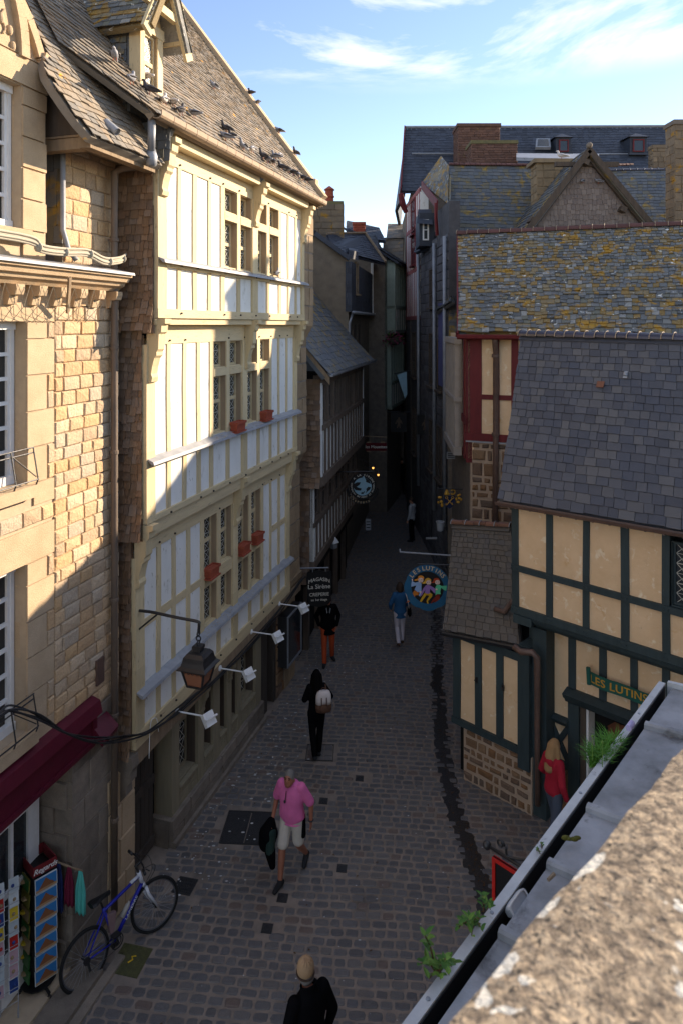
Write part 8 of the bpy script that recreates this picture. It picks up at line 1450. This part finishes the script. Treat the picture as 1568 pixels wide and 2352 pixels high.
om = person('bald man with sunglasses in a black jacket and orange trousers walking towards the camera', G(753, 1522), face_to(.1, -1), 1.72, 'skin_tan', head_down=.02, head_fwd=.05, top='black_cloth', bottom='orange_cloth', hair_style='none', vox=.014, girth=1.1, top_len=.74, arms={-1: ((-.29, .12, 1.14), (-.22, .05, .92)), 1: ((.28, .10, 1.14), (.22, .0, .92))}, legs={-1: ((-.10, -.08, .50), (-.10, -.16, .09), (-.2, -1, 0)), 1: ((.10, .0, .50), (.12, .17, .11), (.35, -1, -.1))})
m = MB(); m.beam((-.07, -.150, 1.625), (.07, -.150, 1.625), .012, .03); m.build('sunglasses', M['black'], om, local=True); m = MB(); [m.beam((s * .05, -.155, 1.44), (s * .03, -.165, 1.32), .03, .008) for s in (-1, 1)]; m.build('shirt_collar', M['hoodie_cloth'], om, local=True)
bl = person('woman in a blue jacket and white trousers with a shoulder bag, walking away', G(918, 1480), face_to(-.05, 1), 1.63, top='blue_cloth', bottom='white_cloth', hair='hair_brown', hair_style='bob', shoes='brown_leather', vox=.014, top_len=.76, girth=.98, sh=.17, arms={-1: ((-.25, -.05, 1.14), (-.2, -.22, 1.0)), 1: ((.27, .0, 1.14), (.25, -.12, .96))}, legs={-1: ((-.08, -.1, .5), (-.07, -.1, .09), (0, -1, 0)), 1: ((.08, -.02, .5), (.06, .16, .13), (0, -1, -.3))})
m = MB(); m.tube([(-.15, .06, 1.47), (-.21, .13, 1.25), (-.25, .08, .98)], .018, 6, flat=.4); m.build('bag_strap', M['canvas'], bl, local=True); m = MB(); m.ball((-.26, .05, .93), .06, .14, .13); m.build('shoulder_bag', M['black_cloth'], bl, local=True)
person('person in a pale hooded sweatshirt and dark trousers far down the street', G(945, 1243), face_to(-.8, .4), 1.70, top='hoodie_cloth', bottom='black_cloth', hair='hair_brown', hair_style='short', vox=.016, hood=True, top_len=.84)
cm = person('man in a beige knitted cap and black coat, seen from behind', V((-.34, 7.12, 0)), face_to(-.55, .8), 1.74, 'skin_tan', head_fwd=.08, head_down=.03, top='black_cloth', bottom='black_cloth', hair_style='none', vox=.012, girth=1.15, top_len=.62, sh=.20, arms={-1: ((-.29, .02, 1.13), (-.28, -.05, .9)), 1: ((.29, .02, 1.13), (.28, -.05, .9))})
m = MB(); q = Matrix.Rotation(-.15, 3, 'X'); c0 = V((0, -.065, 1.625)); m.lathe(c0, [(.084, -.03), (.090, 0), (.092, .03), (.086, .07), (.066, .105), (.035, .122), (.006, .126)], 22, ax=(0, .12, 1)); m.build('knitted_cap', M['knit_beige'], cm, local=True, smooth=True)
m = MB(); m.torus(c0 + V((0, 0, -.028)), .088, .012, ax=(0, .12, 1), n=24, k=6); m.build('cap_band', M['hair_brown'], cm, local=True, smooth=True); m = MB(); m.ball(c0 + V((0, .035, -.06)), .078, .062, .06, 14, 10); m.build('hair', M['hair_grey'], cm, local=True, smooth=True); m = MB()
for i in range(12): t = i * math.pi / 6; m.tube([c0 + V((.012 * math.cos(t), .015 + .012 * math.sin(t), .124)), c0 + V((.045 * math.cos(t), .014 + .045 * math.sin(t), .115)), c0 + V((.075 * math.cos(t), .012 + .075 * math.sin(t), .092))], [.006, .009, .005], 5)
m.build('cap_pleats', M['knit_beige'], cm, local=True, smooth=True)
m = MB(); m.loft([[V((rr * math.cos(t), rr * .85 * math.sin(t) - .005, z + .03 * math.sin(t))) for t in [2 * math.pi * i / 16 for i in range(16)]] for z, rr in ((1.44, .12), (1.50, .088), (1.53, .095), (1.525, .075), (1.46, .07))], cap=False); m.build('coat_collar', M['black_cloth'], cm, local=True, smooth=True)
rw = person('woman with long blonde hair in a red hooded top and jeans beside the shop door', V((3.42, 11.02, 0)), face_to(.85, .45), 1.70, 'skin_tan', top='red_cloth', bottom='jeans', hair='hair_blonde', hair_style='long', vox=.011, girth=.95, top_len=.86, hood=True, sh=.165, arms={-1: ((-.25, .06, 1.13), (-.26, -.03, .88)), 1: ((.25, .02, 1.13), (.2, -.18, .98))}, legs={-1: ((-.09, .04, .5), (-.09, .20, .10), (0, -1, -.2)), 1: ((.08, -.1, .5), (.08, -.12, .09), (0, -1, 0))})
m = MB(); m.torus((-.26, -.03, .905), .036, .010, ax=(0, 0, 1), n=14, k=6); m.build('wristwatch', M['iron'], rw, local=True)
person('dark clothed person standing far down the street under the figure signs', G(921, 1133), 0, 1.75, top='black_cloth', bottom='black_cloth', hair='hair_black', vox=.02)
person('small person in a blue top deep in the street near the red gothic sign', G(893, 1118), face_to(-.6, -.6), 1.45, top='blue_cloth', bottom='jeans', hair='hair_black', vox=.02)
# ------------------------------------------------------------------ pigeons
for nm, c1, c2 in (('pigeon_grey', (.17, .18, .21), (.30, .30, .32)), ('pigeon_dark', (.035, .035, .042), (.07, .065, .07)), ('pigeon_white', (.58, .55, .52), (.42, .40, .40)), ('pigeon_brown', (.26, .09, .04), (.16, .06, .035))): M[nm] = pm(nm, c1, c2, ns=22, rough=.6, bump=.05)
def pigeon(mat, wing, pose):
    o = bpy.data.objects.new('pigeon', None); col.objects.link(o); o.empty_display_size = .05
    up = pose == 'stand'; m = MB(); hz = .25 if up else .185; pts = [(-.21, 0, .075), (-.14, 0, .085), (-.07, 0, .10), (.0, 0, .115), (.06, 0, .128), (.095, 0, .155), (.105 if up else .11, 0, hz - .03), (.115, 0, hz), (.145, 0, hz + .004), (.158, 0, hz - .004), (.178, 0, hz - .012)]
    m.tube(pts, [.022, .030, .052, .066, .062, .044, .031, .030, .022, .009, .003], 12); m.build('body', M[mat], o, local=True, smooth=True)
    for s in (-1, 1): w_ = MB(); w_.tube([(.06, s * .050, .13), (.01, s * .062, .128), (-.07, s * .052, .112), (-.15, s * .028, .097), (-.19, s * .012, .09)], [.018, .040, .038, .022, .006], 10, flat=.45); w_.build('wing', M[wing], o, local=True, smooth=True)
    w_ = MB(); [w_.tube([(.01, s * .025, .07), (.015, s * .027, .0)], .006, 5) for s in (-1, 1)]; [w_.tube([(.015, s * .027, .004), (.05, s * .03, .002)], .005, 4) for s in (-1, 1)]; w_.build('legs', M['terracotta'], o, local=True)
    return o
protos = {}
def place_pigeon(kind, pose, p, rz, lab, grp, s=1.0):
    mats = {'g': ('pigeon_grey', 'pigeon_dark'), 'd': ('pigeon_dark', 'pigeon_dark'), 'w': ('pigeon_white', 'pigeon_grey'), 'b': ('pigeon_brown', 'pigeon_brown'), 'l': ('pigeon_white', 'pigeon_white')}[kind]
    if (kind, pose) not in protos: protos[(kind, pose)] = o = pigeon(*mats, pose)
    else: o = dup(protos[(kind, pose)])
    o.location = p; o.rotation_euler = (0, 0, rz); o.scale = (s, s, s); o.scale = (s * .74,) * 3; tag(o, lab, 'pigeon', grp); return o
GR_ = 'pigeons on the timber house roof'; sa = LF.rot()
def on_roof(px, py): u, v = RT.pix(px, py); return RT.pt(u, max(v, .02), .035)
def on_verge(px, py): u, v = RT.pix(px, py); d = RT.pt(17.08, v, .125); return d
roofp = [('g', 'sit', 260, 143, 3.6, 'grey pigeon crouched high on the slates left of the dormer window'), ('g', 'stand', 298, 196, .3, 'pale grey pigeon standing on the roof edge below the dormer cheek'), ('l', 'sit', 334, 190, 1.2, 'white pigeon against the dormer window pane'), ('d', 'stand', 342, 220, 2.2, 'dark pigeon standing just below the dormer window sill'), ('w', 'stand', 374, 244, .4, 'whitish pigeon with dark raised head at the start of the gutter'), ('l', 'sit', 396, 248, .9, 'white pigeon tucked next to the whitish one at the start of the gutter'), ('d', 'stand', 412, 267, .2, 'dark pigeon in profile above the third gutter length'), ('g', 'sit', 444, 273, 1.4, 'round grey pigeon alone on the lower slates near the gutter'), ('g', 'sit', 489, 207, 2.9, 'pigeon sitting alone in the middle of the slope'),
 ('d', 'stand', 518, 306, 2.4, 'dark pigeon upright on the slates above a close pair'), ('g', 'sit', 517, 325, 2.0, 'left pigeon of the close pair halfway along the gutter'), ('d', 'stand', 530, 324, 1.0, 'right pigeon of the close pair halfway along the gutter'), ('g', 'stand', 556, 347, 3.0, 'grey pigeon left of a pale one on the middle gutter'), ('w', 'sit', 577, 353, .3, 'pale pigeon just right of the grey one on the middle gutter'), ('d', 'stand', 603, 368, 2.6, 'dark pigeon first of the crowded group near the right end'), ('g', 'sit', 612, 376, 1.0, 'dark grey pigeon second in the crowded group'), ('d', 'sit', 626, 381, .5, 'dark pigeon third in the crowded group'), ('g', 'stand', 632, 368, 1.6, 'grey pigeon behind the crowded group, up on the slates'), ('w', 'sit', 641, 366, .3, 'pale necked pigeon topmost of the crowded group'), ('d', 'stand', 647, 393, 2.0, 'dark pigeon leading the row of six at the right gutter end'), ('g', 'sit', 660, 399, .8, 'second pigeon in the row of six'), ('d', 'sit', 671, 404, 1.2, 'third pigeon in the row of six'), ('g', 'sit', 682, 410, .6, 'fourth pigeon in the row of six'), ('d', 'sit', 694, 416, .9, 'fifth pigeon in the row of six'), ('d', 'sit', 705, 421, 1.4, 'last pigeon in the row of six')]
for k_, pose, px, py, rz, lab in roofp: place_pigeon(k_, pose, on_roof(px, py), sa + rz, lab, GR_)
for k_, pose, px, py, rz, lab in (('d', 'stand', 551, 213, 1.2, 'dark pigeon upper one of the pair high on the stone verge'), ('g', 'sit', 563, 232, .6, 'grey pigeon lower one of the pair high on the stone verge'), ('g', 'sit', 617, 302, 2.2, 'left pigeon of the huddled pair midway down the stone verge'), ('d', 'sit', 623, 306, .8, 'right pigeon of the huddled pair midway down the stone verge'), ('d', 'stand', 674, 366, 2.8, 'single dark pigeon standing low on the stone verge against the sky')): place_pigeon(k_, pose, on_verge(px, py), sa + rz, lab, GR_)
s, z = LF.pix(637, 627, .60); place_pigeon('g', 'stand', LF.pt(s, .60, ST[3]['Z'][2] - .005), sa + .2, 'grey pigeon on the lead sill under the top floor windows', GR_)
place_pigeon('b', 'stand', LF.pt(16.75, .62, 11.27), sa + 1.0, 'rust brown pigeon at the very end of the gutter', GR_); place_pigeon('w', 'stand', LF.pt(17.0, .66, 11.22), sa + 1.8, 'pale speckled pigeon on the end of the eaves beyond the gutter', GR_)
place_pigeon('d', 'sit', LF.pt(LF.sx(150, .15), .12, 9.2), sa + .1, 'dark pigeon lying on the granite cornice behind the cables', GR_)
x_, z_ = fp(1337, 421, 20.5); place_pigeon('g', 'sit', V((x_, 20.48, fp(1300, 378, 20.6)[1] + .075 if False else z_)), 1.0, 'left pigeon on the beam of the shingled gable', 'pigeons on the shingled gable beam'); x2_, z2_ = fp(1374, 421, 20.5); place_pigeon('g', 'sit', V((x2_, 20.48, z_)), 2.6, 'right pigeon on the beam of the shingled gable', 'pigeons on the shingled gable beam')
p_ = P(1290, 365, 22.3); place_pigeon('l', 'stand', p_, 2.8, 'white gull standing on the tan stone chimney', None, 1.5)
